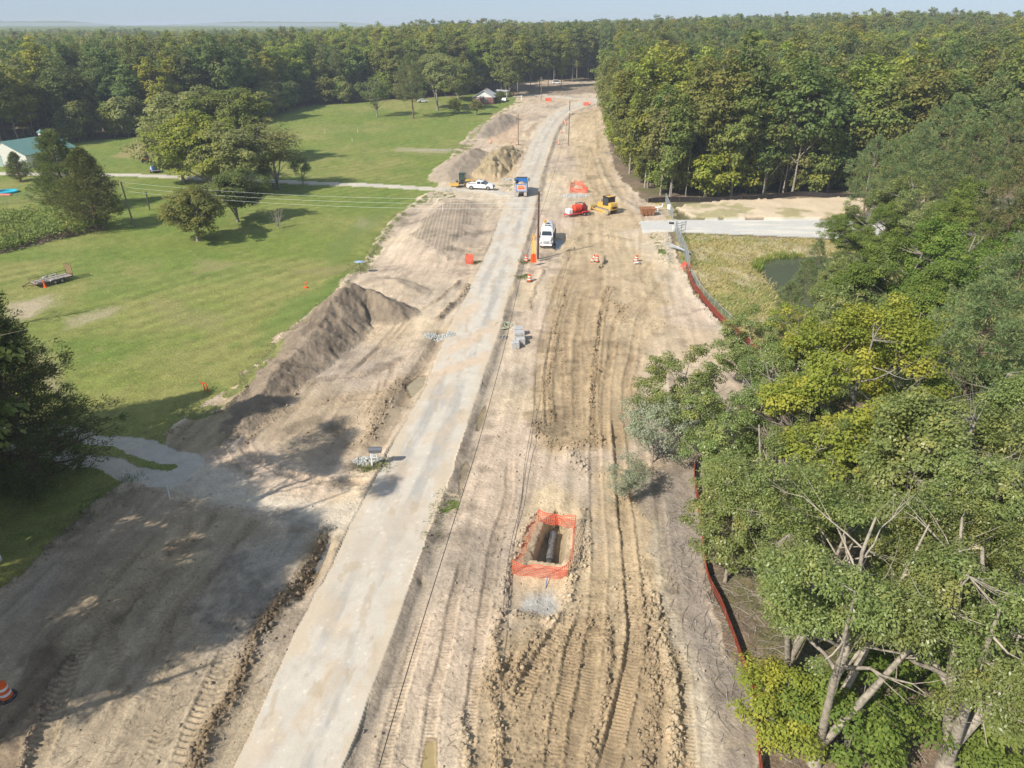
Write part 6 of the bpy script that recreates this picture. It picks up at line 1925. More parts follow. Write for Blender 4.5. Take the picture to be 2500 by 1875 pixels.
# ---- traffic drums ---------------------------------------------------------
ORD = mat('drum_orange', (.85, .13, .02), rough=.45, noise=.1, scale=4, dirt=(.55, .16, .06))
WHD = mat('drum_reflective_white', (.80, .79, .76), rough=.4, noise=.12, scale=5)
drum = empty('traffic_drum', cat='traffic drum', group='orange and white traffic drums')
def ring(z0, z1, r0, r1, name, mt_):
    m_ = MB(); m_.cyl((0, 0, z0), (0, 0, z1), r0, r1, n=20); return m_.build(name, mt_, drum, smooth=True)
rz_ = lambda z_: .30 - .07 * z_
ring(.06, .99, rz_(.06), rz_(.99), 'barrel', ORD)
for z0 in (.30, .66): ring(z0, z0 + .15, rz_(z0) + .008, rz_(z0 + .15) + .008, 'white_band', WHD)
m_ = MB(); m_.cyl((0, 0, 0), (0, 0, .07), .46, .44, n=20); m_.cyl((0, 0, .07), (0, 0, .10), .40, .34, n=20); m_.build('ballast_ring', BLACKR, drum, smooth=True)
m_ = MB(); m_.box((0, 0, 1.03), (.16, .05, .08)); m_.build('handle', ORD, drum)
DR = [((16, 1508), "traffic drum in the shade at the bottom left corner", 1.06), (Z5([(1212, 213)])[0], "traffic drum at the road edge nearest the camera, right of the pavement", 1),
      (Z5([(1192, 96)])[0], "traffic drum left of the orange sign beside the dark pole", 1), (Z3([(1092, 1432)])[0], "traffic drum standing in the small pit with the red striped bar", 1),
      (Z3([(1620, 1425)])[0], "traffic drum standing on a valve box on the right of the tan soil", 1), (Z2([(977, 862)])[0], "traffic drum beside the white plank near the soil heaps", 1),
      (Z2([(1141, 872)])[0], "traffic drum at the foot of the left far pole", 1), (ZR([(1465, 1070)])[0], "tilted traffic drum left of the far grey pole", 1),
      (ZR([(1497, 905)])[0], "traffic drum second beyond the far grey pole along the road", 1), (ZR([(1556, 800)])[0], "traffic drum third along the road beyond the grey pole", 1),
      (ZR([(1547, 765)])[0], "traffic drum fourth along the road, farther still", 1), (ZR([(1633, 660)])[0], "small far traffic drum right of the grey pole top", 1),
      (ZR([(1862, 530)])[0], "left traffic drum of the pair at the far bend", 1), (ZR([(1886, 524)])[0], "right traffic drum of the pair at the far bend", 1)]
for k, ((u, v), lb, s_) in enumerate(DR):
    o_ = drum if k == 0 else copy_tree(drum)
    o_['label'] = lb; c_ = gp(u, v); o_.location = (c_[0], c_[1], ground_h(*c_)); o_.scale = (s_,) * 3
    o_.rotation_euler = (random.Random(k).uniform(-.06, .06), random.Random(k + 9).uniform(-.08, .08), k)


# ---- nets and fences ---------------------------------------------------------
def net_mb(pts, h_, pitch=.12, w_=.045, sag=.12, seed=1, vert=True, cols=None):
    """open mesh of flat straps hung along a ground polyline"""
    P = np.array([[p[0], p[1], ground_h(p[0], p[1])] for p in pts]); s_ = np.r_[0, np.cumsum(np.linalg.norm(np.diff(P, axis=0), axis=1))]
    n_ = max(2, int(s_[-1] / pitch)); t_ = np.linspace(0, s_[-1], n_)
    base_ = np.stack([np.interp(t_, s_, P[:, k]) for k in range(3)], 1)
    g_ = np.random.default_rng(seed); m_ = MB()
    nr_ = max(2, int(h_ / pitch))
    d_ = np.gradient(base_, axis=0); d_ = unit(d_); nrm = np.stack([-d_[:, 1], d_[:, 0], 0 * d_[:, 0]], 1)
    seg = np.interp(t_, s_, np.arange(len(s_))); fr_ = seg - np.floor(seg)
    dip = sag * 4 * fr_ * (1 - fr_)
    wob = (vnoise(t_ * .9, t_ * 0 + seed, seed) - .5) * .35
    def pt(i, j):
        f = j / nr_
        return base_[i] + nrm[i] * (wob[i] * f * (1 - .4 * f) + .06 * math.sin(i * .7 + j)) + np.array([0, 0, f * (h_ - dip[i] * f)])
    G_ = np.array([[pt(i, j) for j in range(nr_ + 1)] for i in range(n_)])
    up_ = np.array([0, 0, w_ / 2])
    for j in range(nr_ + 1):
        ww = up_ * (1.9 if j in (nr_,) else 1)
        vs = []; 
        for i in range(n_): vs += [G_[i, j] - ww, G_[i, j] + ww]
        m_.add(vs, [(2 * i, 2 * i + 2, 2 * i + 3, 2 * i + 1) for i in range(n_ - 1)])
    for i in range(n_):
        ww = d_[i] * w_ / 2; vs = []
        for j in range(nr_ + 1): vs += [G_[i, j] - ww, G_[i, j] + ww]
        m_.add(vs, [(2 * j, 2 * j + 1, 2 * j + 3, 2 * j + 2) for j in range(nr_)])
    return m_


def net_fence(label, pts, h_=1.1, closed=False, seed=1, pitch=.12, w_=.045, sag=.15, postpts=None, name='safety_fence'):
    c0 = np.mean(pts, axis=0); root = empty(name, label=label, cat='safety fence')
    P = list(pts) + ([pts[0]] if closed else [])
    net_mb(P, h_, pitch, w_, sag, seed).build('net', ORNET, root)
    for p in (postpts if postpts is not None else pts):
        z_ = ground_h(p[0], p[1]); q_ = MB(); q_.tube([(p[0], p[1], z_ - .2), (p[0] + .03, p[1] + .02, z_ + h_ + .12)], .022, n=5); q_.build('post', mat('orange_yellow_post', (.7, .3, .08)), root)
    return root


TRF = [G(Z8([p]))[0] for p in ((1265, 130), (1480, 165), (1475, 250), (1460, 400), (1435, 468), (1280, 462), (1110, 436), (1160, 400), (1190, 300), (1215, 220))]
net_fence("orange safety net around the open trench with the black pipe", TRF, 1.12, True, 3, pitch=.13, w_=.034, sag=.22, postpts=[TRF[0], TRF[1], TRF[4], TRF[6], TRF[8]])
q0 = G(Z3([(735, 495), (960, 505), (900, 430), (880, 410), (790, 400), (735, 425)]))
net_fence("crumpled orange safety net heaped around the far grey post", list(q0), 1.2, True, 5, pitch=.2, w_=.07, sag=.45)
def small_net(u, v, w_, label, seed, h_=1.3):
    c_ = gp(u, v); a_ = w_ / 2
    net_fence(label, [(c_[0] - a_, c_[1]), (c_[0] + a_, c_[1] - .2), (c_[0] + a_ * .9, c_[1] + a_ * 1.2), (c_[0] - a_ * .9, c_[1] + a_ * 1.2)], h_, True, seed, pitch=.18, w_=.07, sag=.1)
small_net(*Z5([(852, 112)])[0], 1.15, "small square of orange netting at the left verge opposite the white truck", 7)
small_net(*ZR([(1322, 487)])[0], 2.4, "square of orange netting by the road at the brick house lane", 8, 1.25)
small_net(*ZR([(1828, 545)])[0], 1.9, "square of orange netting left of the two far drums at the bend", 9, 1.25)

# orange road-work sign, folded, beside the dark pole
sg = empty('work_sign', label="folded orange road work sign on a white stand beside the dark pole", cat='sign')
m_ = MB(); m_.add([(-.45, 0, .55), (.45, 0, .55), (.40, .02, 1.75), (0, .05, 1.95), (-.36, .02, 1.75), (-.45, .03, .55), (.45, .03, .55), (.40, .05, 1.75), (0, .08, 1.95), (-.36, .05, 1.75)],
                  [(0, 1, 2, 3, 4), (9, 8, 7, 6, 5)]); m_.build('panel', ORANGE, sg)
m_ = MB(); m_.box((0, -.02, 1.2), (.05, .03, 1.25)); m_.build('brace', mat('red_brace', (.6, .05, .03)), sg)
m_ = MB(); m_.tube([(0, 0, 0), (0, 0, .6)], .03); m_.tube([(-.5, -.3, 0), (0, 0, .35), (.5, .3, 0)], .025); m_.build('stand', STEEL, sg)
c_ = gp(*Z3([(232, 1500)])[0]); sg.location = (c_[0], c_[1], ground_h(*c_))
fl_g = MB(); vs = []
for k in range(9):
    z_ = 1.0 + k * .42; w_ = .30 - .018 * k; x_ = .10 * math.sin(k * .8)
    vs += [(x_ - w_, .03 * math.sin(k), z_), (x_ + w_, .05 * math.cos(k), z_)]
fl_g.add(vs, [(2 * i, 2 * i + 1, 2 * i + 3, 2 * i + 2) for i in range(8)])
fl_r = empty('feather_flag', label="tall yellow feather flag standing between white truck and pole", cat='flag')
fl_g.build('cloth', mat('yellow_flag_cloth', (.80, .55, .16), rough=.7, noise=.2, scale=2, dirt=(.75, .30, .08)), fl_r)
m_ = MB(); m_.tube([(0, .06, 0), (0, .06, 3.0), (.1, .06, 4.45)], .025); m_.build('pole', STEEL, fl_r)
c_ = gp(*Z3([(232, 1450)])[0]); fl_r.location = (c_[0], c_[1], ground_h(*c_))


def silt_fence(label, pxs, h_=.85, stripes=True, dark=FABRIC, bags=0, npost=None, lean=.10, seed=2):
    P = smooth_line(G(pxs) if isinstance(pxs[0], tuple) else pxs, 5); root = empty('silt_fence', label=label, cat='silt fence')
    s_ = np.r_[0, np.cumsum(np.hypot(*np.diff(P, axis=0).T))]; n_ = int(s_[-1] / .45); t_ = np.linspace(0, s_[-1], n_)
    B = np.c_[np.interp(t_, s_, P[:, 0]), np.interp(t_, s_, P[:, 1])]; Bz = np.array([ground_h(*b_) for b_ in B])
    Bz = np.convolve(np.pad(Bz, 3, mode='edge'), np.ones(7) / 7, 'valid')
    d_ = unit(np.c_[np.gradient(B, axis=0), np.zeros(n_)]); nr_ = np.stack([-d_[:, 1], d_[:, 0], 0 * t_], 1)
    wv = (vnoise(t_ * .5, t_ * 0 + seed, seed) - .5) * .22; hv = h_ * (.90 + .16 * vnoise(t_ * .35, t_ * 0, seed + 4))
    def row(f, off=0.0):
        return np.c_[B, Bz - .08] + nr_ * ((wv + lean) * f + off)[:, None] + np.c_[0 * B, hv * f]
    def strip(f0, f1, off, name, mt_):
        V = []
        rows_ = [row(f, off + .04 * math.sin(3 * f)) for f in (np.linspace(f0, f1, 4) if f1 - f0 > .2 else (f0, f1))]
        rb = [r_ + nr_ * .012 for r_ in rows_[::-1]]
        al = rows_ + rb; n2 = len(al)
        V = np.concatenate(al); F = []
        for a_ in range(n2):
            b_ = (a_ + 1) % n2
            for i in range(n_ - 1): F.append((a_ * n_ + i, a_ * n_ + i + 1, b_ * n_ + i + 1, b_ * n_ + i))
        m_ = MB(); m_.add([tuple(v_) for v_ in V], F); m_.build(name, mt_, root, smooth=True)
    strip(0, 1, 0, 'fabric', dark)
    if stripes:
        sm = mat('orange_red_band', (.60, .11, .04), rough=.7, noise=.15, scale=3)
        for f in (.95, .70, .48):
            for off in (-.022, .028): strip(f, f + .035, off, 'band', sm)
    npst = npost or int(s_[-1] / 2.0)
    for k in range(npst):
        i = int((k + .5) / npst * (n_ - 1)); a_ = row(0, .03)[i]; b_ = row(1.1, .03)[i]
        m_ = MB(); m_.tube([a_ - np.array([0, 0, .2]), b_], .022, n=4); m_.build('stake', POLE, root)
    return root


SF_NEAR = Z9([(640, 1700), (628, 1590), (606, 1350), (585, 1130), (525, 980), (485, 860), (425, 700), (330, 490), (285, 250), (265, 110)]) + [(1503, 1050), (1506, 1000)]
silt_fence("black silt fence with orange bands along the right side of the tracks", SF_NEAR, .85)
silt_fence("dark red banded silt fence from the fence end down to the maple trees", [(1660, 790), (1592, 727), (1545, 690), (1518, 655), (1496, 622), (1484, 590)], .95,
           dark=mat('dark_red_silt_fabric', (.10, .022, .016), rough=.8, noise=.2), lean=-.1, seed=5)
silt_fence("long black silt fence at the foot of the right woods behind the sand bank", [(1400, 440), (1440, 437), (1520, 436), (1600, 435), (1680, 428), (1730, 424), (1800, 428), (1900, 432)], 1.05, stripes=False, seed=8)
# tangled orange tape on the near silt fence end
tg_ = MB(); rg = random.Random(4); c_ = gp(1481, 584)
for k in range(16):
    a_ = rg.uniform(0, 6.28); r_ = rg.uniform(.3, 1.1)
    tg_.tube([(c_[0] + rg.uniform(-.2, .2), c_[1] + rg.uniform(-.2, .2), .9), (c_[0] + r_ * .5 * math.cos(a_), c_[1] + r_ * .5 * math.sin(a_), .9 + rg.uniform(0, .3)), (c_[0] + r_ * math.cos(a_), c_[1] + r_ * math.sin(a_), .25)], .045, n=4)
tg_.build('net_bundle', ORNET, label="tangled bundle of orange netting at the end of the chain link fence", cat='netting')


def chain_fence(label, pxs, h_=1.9, pitch=.28, posts=12, seed=1, mt_=STEEL):
    P = G(pxs); root = empty('chain_link_fence', label=label, cat='fence')
    s_ = np.r_[0, np.cumsum(np.hypot(*np.diff(P, axis=0).T))]; L_ = s_[-1]
    f = lambda t_, z_: (float(np.interp(t_, s_, P[:, 0])), float(np.interp(t_, s_, P[:, 1])), ground_h(np.interp(t_, s_, P[:, 0]), np.interp(t_, s_, P[:, 1])) + z_)
    m_ = MB(); t_ = -h_
    while t_ < L_:
        for up_ in (0, 1):
            a_, b_ = max(0, t_), min(L_, t_ + h_)
            za, zb_ = a_ - t_, b_ - t_
            if up_: za, zb_ = h_ - za, h_ - zb_
            if b_ > a_ + .05: m_.tube([f(a_, za), f(b_, zb_)], .011, n=3)
        t_ += pitch
    m_.build('mesh', mt_, root)
    m_ = MB(); n_ = max(4, int(L_ / 2)); m_.tube([f(L_ * k / n_, h_) for k in range(n_ + 1)], .03, n=5); m_.build('top_rail', mt_, root)
    for k in range(posts):
        t_ = L_ * k / (posts - 1); m_ = MB(); m_.tube([f(t_, -.1), f(t_, h_ + .05)], .04, n=6); m_.build('post', mt_, root)
    return root


cf = chain_fence("chain link fence from the black silt fence up to the gravel road", [(1437, 440), (1444, 458), (1452, 476)], 2.0, posts=7)
chain_fence("chain link fence from the gravel road down to the orange netting bundle", [(1458, 503), (1466, 530), (1480, 560), (1487, 588)], 2.0, posts=9)
chain_fence("low wire fence leaning behind the dark red silt fence", [(1492, 600), (1512, 640), (1545, 675), (1590, 715)], 1.2, pitch=.35, posts=10)
m_ = MB(); c_ = gp(1446, 462); m_.box((0, 0, 0), (.7, .03, .9)); o_ = m_.build('fence_sign', WHITEM, label="small white sign hung on the upper chain link fence", cat='sign'); o_.location = (c_[0] - .3, c_[1] - .3, 1.4); o_.rotation_euler.z = -.9
# swing gate beside the gravel road
gt = empty('swing_gate', label="small open grey steel gate at the gravel road entrance", cat='gate')
m_ = MB()
for z_ in (.2, .65, 1.1, 1.55): m_.tube([(0, 0, z_), (2.4, .3, z_)], .035)
for x_ in (0, 1.2, 2.4): m_.tube([(x_, x_ * .125, .1), (x_, x_ * .125, 1.7)], .035)
m_.tube([(0, 0, .2), (2.4, .3, 1.55)], .03); m_.build('leaf', mat('dark_grey_tube', (.2, .21, .22), rough=.5, metal=.4), gt)
m_ = MB(); m_.cyl((-.1, 0, 0), (-.1, 0, 2.0), .06, n=8); m_.build('hinge_post', STEEL, gt)
c_ = gp(1462, 503); gt.location = (c_[0], c_[1], ground_h(*c_)); gt.rotation_euler.z = .6
# stack of gate panels leaning by the fence
for k in range(2):
    gp_ = empty('gate_panel', label=["upper of two grey steel gate panels lying beside the chain link fence", "lower of two grey steel gate panels lying beside the chain link fence"][k], cat='gate panel', group='steel gate panels')
    m_ = MB()
    for j in range(5): m_.tube([(-2.4, -.7 + .35 * j, 0), (2.4, -.7 + .35 * j, 0)], .04)
    for j in range(4): m_.tube([(-2.4 + 1.6 * j, -.72, 0), (-2.4 + 1.6 * j, .72, 0)], .05)
    m_.build('tube_frame', mat('pale_grey_tube', (.58, .63, .68), rough=.45, metal=.3), gp_)
    c_ = gp(1467 + 2 * k, 546); gp_.location = (c_[0], c_[1], .55 + .22 * (1 - k)); gp_.rotation_euler = (.35, .05, 1.85 + .1 * k)
# white bent pipe
wp = MB(); c_ = gp(1416, 455); wp.tube([(c_[0] - 1.9, c_[1], .55), (c_[0] + .6, c_[1] + .1, .6), (c_[0] + 1.2, c_[1], .75), (c_[0] + 1.3, c_[1], 1.35)], .14, n=10)
wp.build('white_pipe', WHITEM, label="bent white pipe lying on grass right of the rusty skip", cat='pipe')
wp2 = MB(); wp2.tube([(c_[0] + .3, c_[1] - .6, 0), (c_[0] + .3, c_[1] - .6, 1.3)], .07); wp2.build('white_post', WHITEM, label="short white post standing by the bent white pipe", cat='post')


# ---- poles and wires ----------------------------------------------------------
def upole(label, base, h_, r_=.15, mt_=POLE, lean=(0, 0), parts=True):
    c_ = gp(*base); z_ = ground_h(*c_); root = empty('utility_pole', (c_[0], c_[1], z_), label=label, cat='utility pole')
    m_ = MB(); m_.tube([(0, 0, -.3), (lean[0], lean[1], h_)], [r_, r_ * .72], n=12); m_.build('pole', mt_, root, smooth=True)
    if parts:
        m_ = MB()
        for k, z2 in enumerate((h_ - .25, h_ - 1.0, h_ - 1.7)):
            m_.tube([(lean[0] + r_, lean[1], z2), (lean[0] + r_ + .18, lean[1], z2 + .04)], .03); m_.cyl((lean[0] + r_ + .18, lean[1], z2 - .02), (lean[0] + r_ + .18, lean[1], z2 + .14), .05, n=8)
        m_.build('insulator', mat('pale_porcelain', (.6, .6, .58)), root)
    return np.array((c_[0] + lean[0], c_[1] + lean[1], z_ + h_))


P1 = upole("dark brown utility pole in front of the white tank truck", Z3([(293, 1405)])[0], 10.2, .17, POLED)
P2 = upole("grey utility pole right of the far road curve", ZR([(1590, 1085)])[0], 12.4, .17)
P3 = upole("utility pole left of the far road with a drum at its foot", ZR([(912, 1080)])[0], 8.6, .15)
P4 = upole("thin far pole at the brick house lane", ZR([(1222, 472)])[0], 9.2, .16)
P5 = upole("leaning grey pole beside the broad cedar", (290, 489), 7.8, .15, POLE, (-.8, .6))
wb_ = MB(); wb_.cyl((0, 0, 0), (0, 0, .55), .20, n=10); o_ = wb_.build('transformer', mat('pale_grey_can', (.6, .63, .62), rough=.4), label="pale equipment can strapped to the far grey pole", cat='transformer'); o_.location = (P2[0], P2[1] - .32, P2[2] - 3.3)


def wire(label, a_, b_, sag, r_=.022, mt_=WIREM, n_=18, cat='cable', name='power_line'):
    a_, b_ = np.array(a_, float), np.array(b_, float)
    pts = [a_ + (b_ - a_) * t_ + np.array([0, 0, -sag * 4 * t_ * (1 - t_)]) for t_ in np.linspace(0, 1, n_)]
    m_ = MB(); m_.tube(pts, r_, n=4); return m_.build(name, mt_, label=label, cat=cat)


for k, (z5, z1) in enumerate(((-.1, -1.0), (-.9, -1.7), (-1.6, -2.5))):
    wire(["topmost of three wires crossing the lawn grove", "middle of three wires crossing the lawn grove", "lowest of three wires crossing the lawn grove"][k],
         P5 + [0, 0, z5], P1 + [-.15, 0, z1], 1.0, .014, WIREL)
wire("black cable between the dark pole and the far grey pole", P1 + [0, 0, -4.4], P2 + [0, 0, -4.0], 1.2, .022)
# roadside cable running towards the camera: passes low over the soil on the right of the pavement
Pb = np.array([-2.0, -8.0, 7.6])
def through(u, v, z):
    p = gp(u, v, z); return np.array([p[0], p[1], z])
m_ = MB(); pts = [P1 + [0, 0, -4.4], through(1131, 575, 5.3), through(1089, 754, 4.5), through(1032, 963, 4.2), through(960, 1192, 4.5), through(819, 1656, 5.3), through(690, 2150, 6.6)]
def smooth3(P, n=6):
    P = np.array(P); a_ = smooth_line(P[:, :2], n); s_ = np.linspace(0, 1, len(a_)); return np.c_[a_, np.interp(s_, np.linspace(0, 1, len(P)), P[:, 2])]
m_.tube(smooth3(pts), .024, n=5); m_.build('overhead_cable', WIREM, label="black cable hanging over the soil just right of the pavement", cat='cable')
m_ = MB(); pts = [through(*Z5([(1250, 740)])[0], 1.6), through(*Z5([(1235, 1000)])[0], .9), through(*Z5([(1185, 1300)])[0], .5), through(*Z8([(1160, 0)])[0], .3), through(*Z8([(1100, 260)])[0], .25), through(*Z8([(1065, 500)])[0], .2), through(*Z8([(1055, 690)])[0], .12)]
for p in pts: p[2] += ground_h(p[0], p[1])
m_.tube(smooth3(pts), .018, n=5); m_.build('slack_cable', WIREM, label="thin slack cable left of the orange netted trench", cat='cable')
wire("wire from the far left pole down to the brick house lane pole", P3, P4 + [0, 0, -.3], 1.0, .02)
wire("thin guy wire sloping from the cable to the clod ridge", through(*Z3([(370, 690)])[0], 3.5), through(*Z3([(770, 1150)])[0], .2), .1, .014)
pp = gp(323, 452)
m_ = MB(); m_.tube([(pp[0], pp[1], -.2), (pp[0], pp[1] + .1, 3.3)], .13, n=8); m_.build('lawn_post', mat('dark_weathered_post', (.10, .085, .07)), label="short dark post alone on the lawn beside the small multi stemmed tree", cat='post')
wire("thin wire sloping from the leaning pole to the short dark post", P5 + [0, 0, -.6], (pp[0], pp[1], 3.2), .3, .016)

# ---- trench pipe, blocks, hose, stones ----------------------------------------
a_ = gp(*Z8([(1352, 195)])[0], TRENCH_Z + .35); b_ = gp(*Z8([(1325, 400)])[0], TRENCH_Z + .35)
pr_ = empty('drain_pipe', label="black ribbed pipe lying in the orange netted trench", cat='pipe')
A_ = Vector((a_[0], a_[1], TRENCH_Z + .30)); B_ = Vector((b_[0], b_[1], TRENCH_Z + .30)); D_ = (B_ - A_).normalized()
m_ = MB(); m_.cyl(A_, B_ - D_ * .2, .27, n=20); m_.build('barrel', mat('dusty_black_pipe', (.09, .09, .095), rough=.6, noise=.3, scale=6, dirt=(.22, .2, .17)), pr_, smooth=True)
m_ = MB(); m_.cyl(A_ - D_ * .02, A_ + D_ * .18, .33, n=20); m_.cyl(A_ + D_ * .28, A_ + D_ * .42, .31, n=20); m_.build('socket', mat('pipe_collar', (.13, .13, .135), rough=.5, noise=.2), pr_, smooth=True)
for k in range(5):
    m_ = MB(); m_.cyl(B_ - D_ * (.22 + .13 * k), B_ - D_ * (.27 + .13 * k), .295, n=18); m_.build('rib', BLACKP, pr_)
BK = zr((1000, 640, 1400, 940))
BL = [((1470, 1000), 1.05, .95, "farthest of the grey concrete blocks right of the road"), ((1480, 1075), 1.15, 1.15, "tallest grey concrete block in the middle of the row"),
      ((1500, 1125), .95, .75, "low grey concrete block tucked behind the nearest one"), ((1425, 1175), .9, .75, "nearest and lowest grey concrete block")]
for (zx, zy), w_, h_, lb in BL:
    c_ = gp(*BK([(zx, zy)])[0]); root = empty('concrete_block', (c_[0], c_[1] + .4, ground_h(*c_)), .12, lb, 'concrete block', 'grey concrete blocks beside the hose')
    m_ = MB(); m_.box((0, 0, h_ / 2), (w_, .85, h_), bev=.03); m_.build('block', CONC, root)
    if h_ > .8:
        m_ = MB()
        m_.box((0, -.43, h_ * .5), (w_ * .62, .03, h_ * .55)); m_.build('recess_shade', CONCD, root)  # flat darker plate on the face, its colour painting the shade of a hollow
        m_ = MB(); m_.box((0, -.44, h_ * .5), (w_ * .34, .04, h_ * .34)); m_.build('boss', CONC, root)
m_ = MB(); c_ = gp(*BK([(1310, 860)])[0]); pts = []; gz_ = ground_h(*c_) + .06
for k in range(90):
    t_ = k / 89; a2 = t_ * 2 * math.pi * 3.6; r_ = .75 + .25 * math.sin(a2 * .45 + 1)
    pts.append((c_[0] + (r_ * 1.05) * math.cos(a2) - .35 + .3 * math.sin(a2 * .31) + .5 * t_, c_[1] + r_ * 1.2 * math.sin(a2), gz_ + .05 * t_ * 3.6 + .03 * math.sin(3 * a2)))
pts += [(c_[0] + .9, c_[1] - 1.6, gz_), (c_[0] + .2, c_[1] - 2.6, gz_), (c_[0] - .35, c_[1] - 2.8, gz_)]
m_.tube(pts, .055, n=6); m_.build('hose', mat('pale_green_hose', (.33, .36, .24), rough=.6, noise=.15), label="coil of pale green hose at the right edge of the road", cat='hose', smooth=True)
tr2 = empty('slotted_mat', label="flat slotted dark tray lying at the road edge in front of the hose coil", cat='tray'); c_ = gp(*BK([(1250, 1010)])[0])
tr2.location = (c_[0], c_[1], ground_h(*c_)); tr2.rotation_euler.z = -.15
m_ = MB(); m_.box((0, 0, .05), (1.5, 1.0, .08)); m_.build('plate', mat('mud_grey_plate', (.30, .26, .22), rough=.9, noise=.2), tr2)
for k in range(4):
    for j in range(2):
        m_ = MB(); m_.box((-.52 + .35 * k, -.2 + .42 * j, .095), (.17, .26, .015)); m_.build('slot', BLACKP, tr2)


def stone_heap(label, px, n_, rx, ry, size, mt_, seed, h_=.25):
    g_ = np.random.default_rng(seed); c_ = gp(*px); m_ = MB(); ico = [(0, 0, 1), (.9, 0, .45), (.28, .85, .45), (-.72, .53, .45), (-.72, -.53, .45), (.28, -.85, .45), (.72, .53, -.45), (-.28, .85, -.45), (-.9, 0, -.45), (-.28, -.85, -.45), (.72, -.53, -.45), (0, 0, -1)]
    fc_ = [(0, 1, 2), (0, 2, 3), (0, 3, 4), (0, 4, 5), (0, 5, 1), (1, 6, 2), (2, 7, 3), (3, 8, 4), (4, 9, 5), (5, 10, 1), (6, 7, 2), (7, 8, 3), (8, 9, 4), (9, 10, 5), (10, 6, 1), (11, 7, 6), (11, 8, 7), (11, 9, 8), (11, 10, 9), (11, 6, 10)]
    for k in range(n_):
        r_ = math.sqrt(g_.random()); a_ = g_.uniform(0, 6.28); x_ = c_[0] + rx * r_ * math.cos(a_); y_ = c_[1] + ry * r_ * math.sin(a_)
        z_ = ground_h(x_, y_) + h_ * (1 - r_) * g_.random(); s_ = size * g_.uniform(.5, 1.3); q = np.array(ico) * g_.uniform(.6, 1.2, (12, 3)) * s_ * np.array([1, 1, .75]) + [x_, y_, z_]
        m_.add(q, fc_)
    return m_.build('stone_heap', mt_, label=label, cat='stone heap', kind='thing')
stone_heap("heap of white stones at the left edge of the road", BK([(400, 985)])[0], 420, 1.9, 1.0, .12, STONEW, 1)
stone_heap("patch of white stones around the foot of the grey mailbox", Z5([(245, 1300)])[0], 330, 1.25, .7, .10, STONEW, 2)
stone_heap("broken pale concrete pieces left of the road beyond the clod heap", ZA([(1400, 420)])[0], 90, 2.6, 1.5, .28, STONEW, 3)
stone_heap("pale rubble under the crumpled orange net", Z3([(800, 545)])[0], 160, 3.2, 1.2, .26, STONEW, 4)
stone_heap("scatter of white stones on the upper lawn", (945, 325), 150, 8.0, .8, .16, STONEW, 5)


def mailbox(label, px, rz_, bx=(.5, .2, .24), boxm=None, postm=WHITEM, plate=True, h_=1.1):
    c_ = gp(*px); root = empty('mailbox', (c_[0], c_[1], ground_h(*c_)), rz_, label, 'mailbox')
    m_ = MB(); m_.box((0, 0, h_ / 2), (.1, .1, h_)); m_.build('post', postm, root)
    n_ = 7; prof = [(-bx[1] / 1.6, 0), (bx[1] / 1.6, 0)] + [(bx[1] / 1.6 * math.cos(t_), bx[2] * .5 + bx[2] * .55 * math.sin(t_)) for t_ in np.linspace(0, math.pi, n_)]
    m_ = MB(); m_.prism([(a_, b_ + h_) for a_, b_ in prof], -.1, bx[0] - .1 + .15, axis='x'); m_.build('box', boxm or BLACKP, root)
    if plate:
        m_ = MB(); m_.box((.22, -.07, h_ - .28), (.28, .02, .32)); pl_ = m_.build('number_plate', WHITEM, root)
        m_ = MB(); 
        for c2, d2 in (((.22, -.083, h_ - .21), (.12, .006, .025)), ((.22, -.083, h_ - .34), (.12, .006, .025)), ((.17, -.083, h_ - .275), (.025, .006, .13)), ((.27, -.083, h_ - .275), (.025, .006, .13))): m_.box(c2, d2)
        m_.build('digit', BLACKP, pl_)
    root.scale = (1.3, 1.3, 1.25)
    return root
MBX = zr((840, 1060, 1040, 1210))
mailbox("grey mailbox on a white post with a number plate beside the driveway mouth", MBX([(765, 910)])[0], .05, (.62, .3, .3), mat('grey_blue_metal', (.16, .17, .19), rough=.4, metal=.3))
mailbox("small black mailbox at the gravel road entrance", Z3([(2110, 1030)])[0], math.pi - .2, plate=False)
# flat blue-grey panel on a post at the lawn edge
fp = empty('panel_post', label="post topped by a flat blue grey panel at the lawn edge by the soil heap", cat='post'); c_ = gp(*Z5([(197, 170)])[0]); fp.location = (c_[0], c_[1], ground_h(*c_))
m_ = MB(); m_.tube([(0, 0, -.1), (0, 0, 1.7)], .06); m_.build('post', POLE, fp)
m_ = MB(); m_.add([(-.85, 0, 1.75), (-.3, -.45, 1.78), (.35, -.45, 1.8), (.85, 0, 1.78), (.3, .5, 1.85), (-.35, .5, 1.83), (0, 0, 1.98)], [(0, 1, 6), (1, 2, 6), (2, 3, 6), (3, 4, 6), (4, 5, 6), (5, 0, 6), (5, 4, 3, 2, 1, 0)])
m_.build('panel', mat('blue_grey_sheet', (.30, .40, .55), rough=.4, noise=.1), fp)
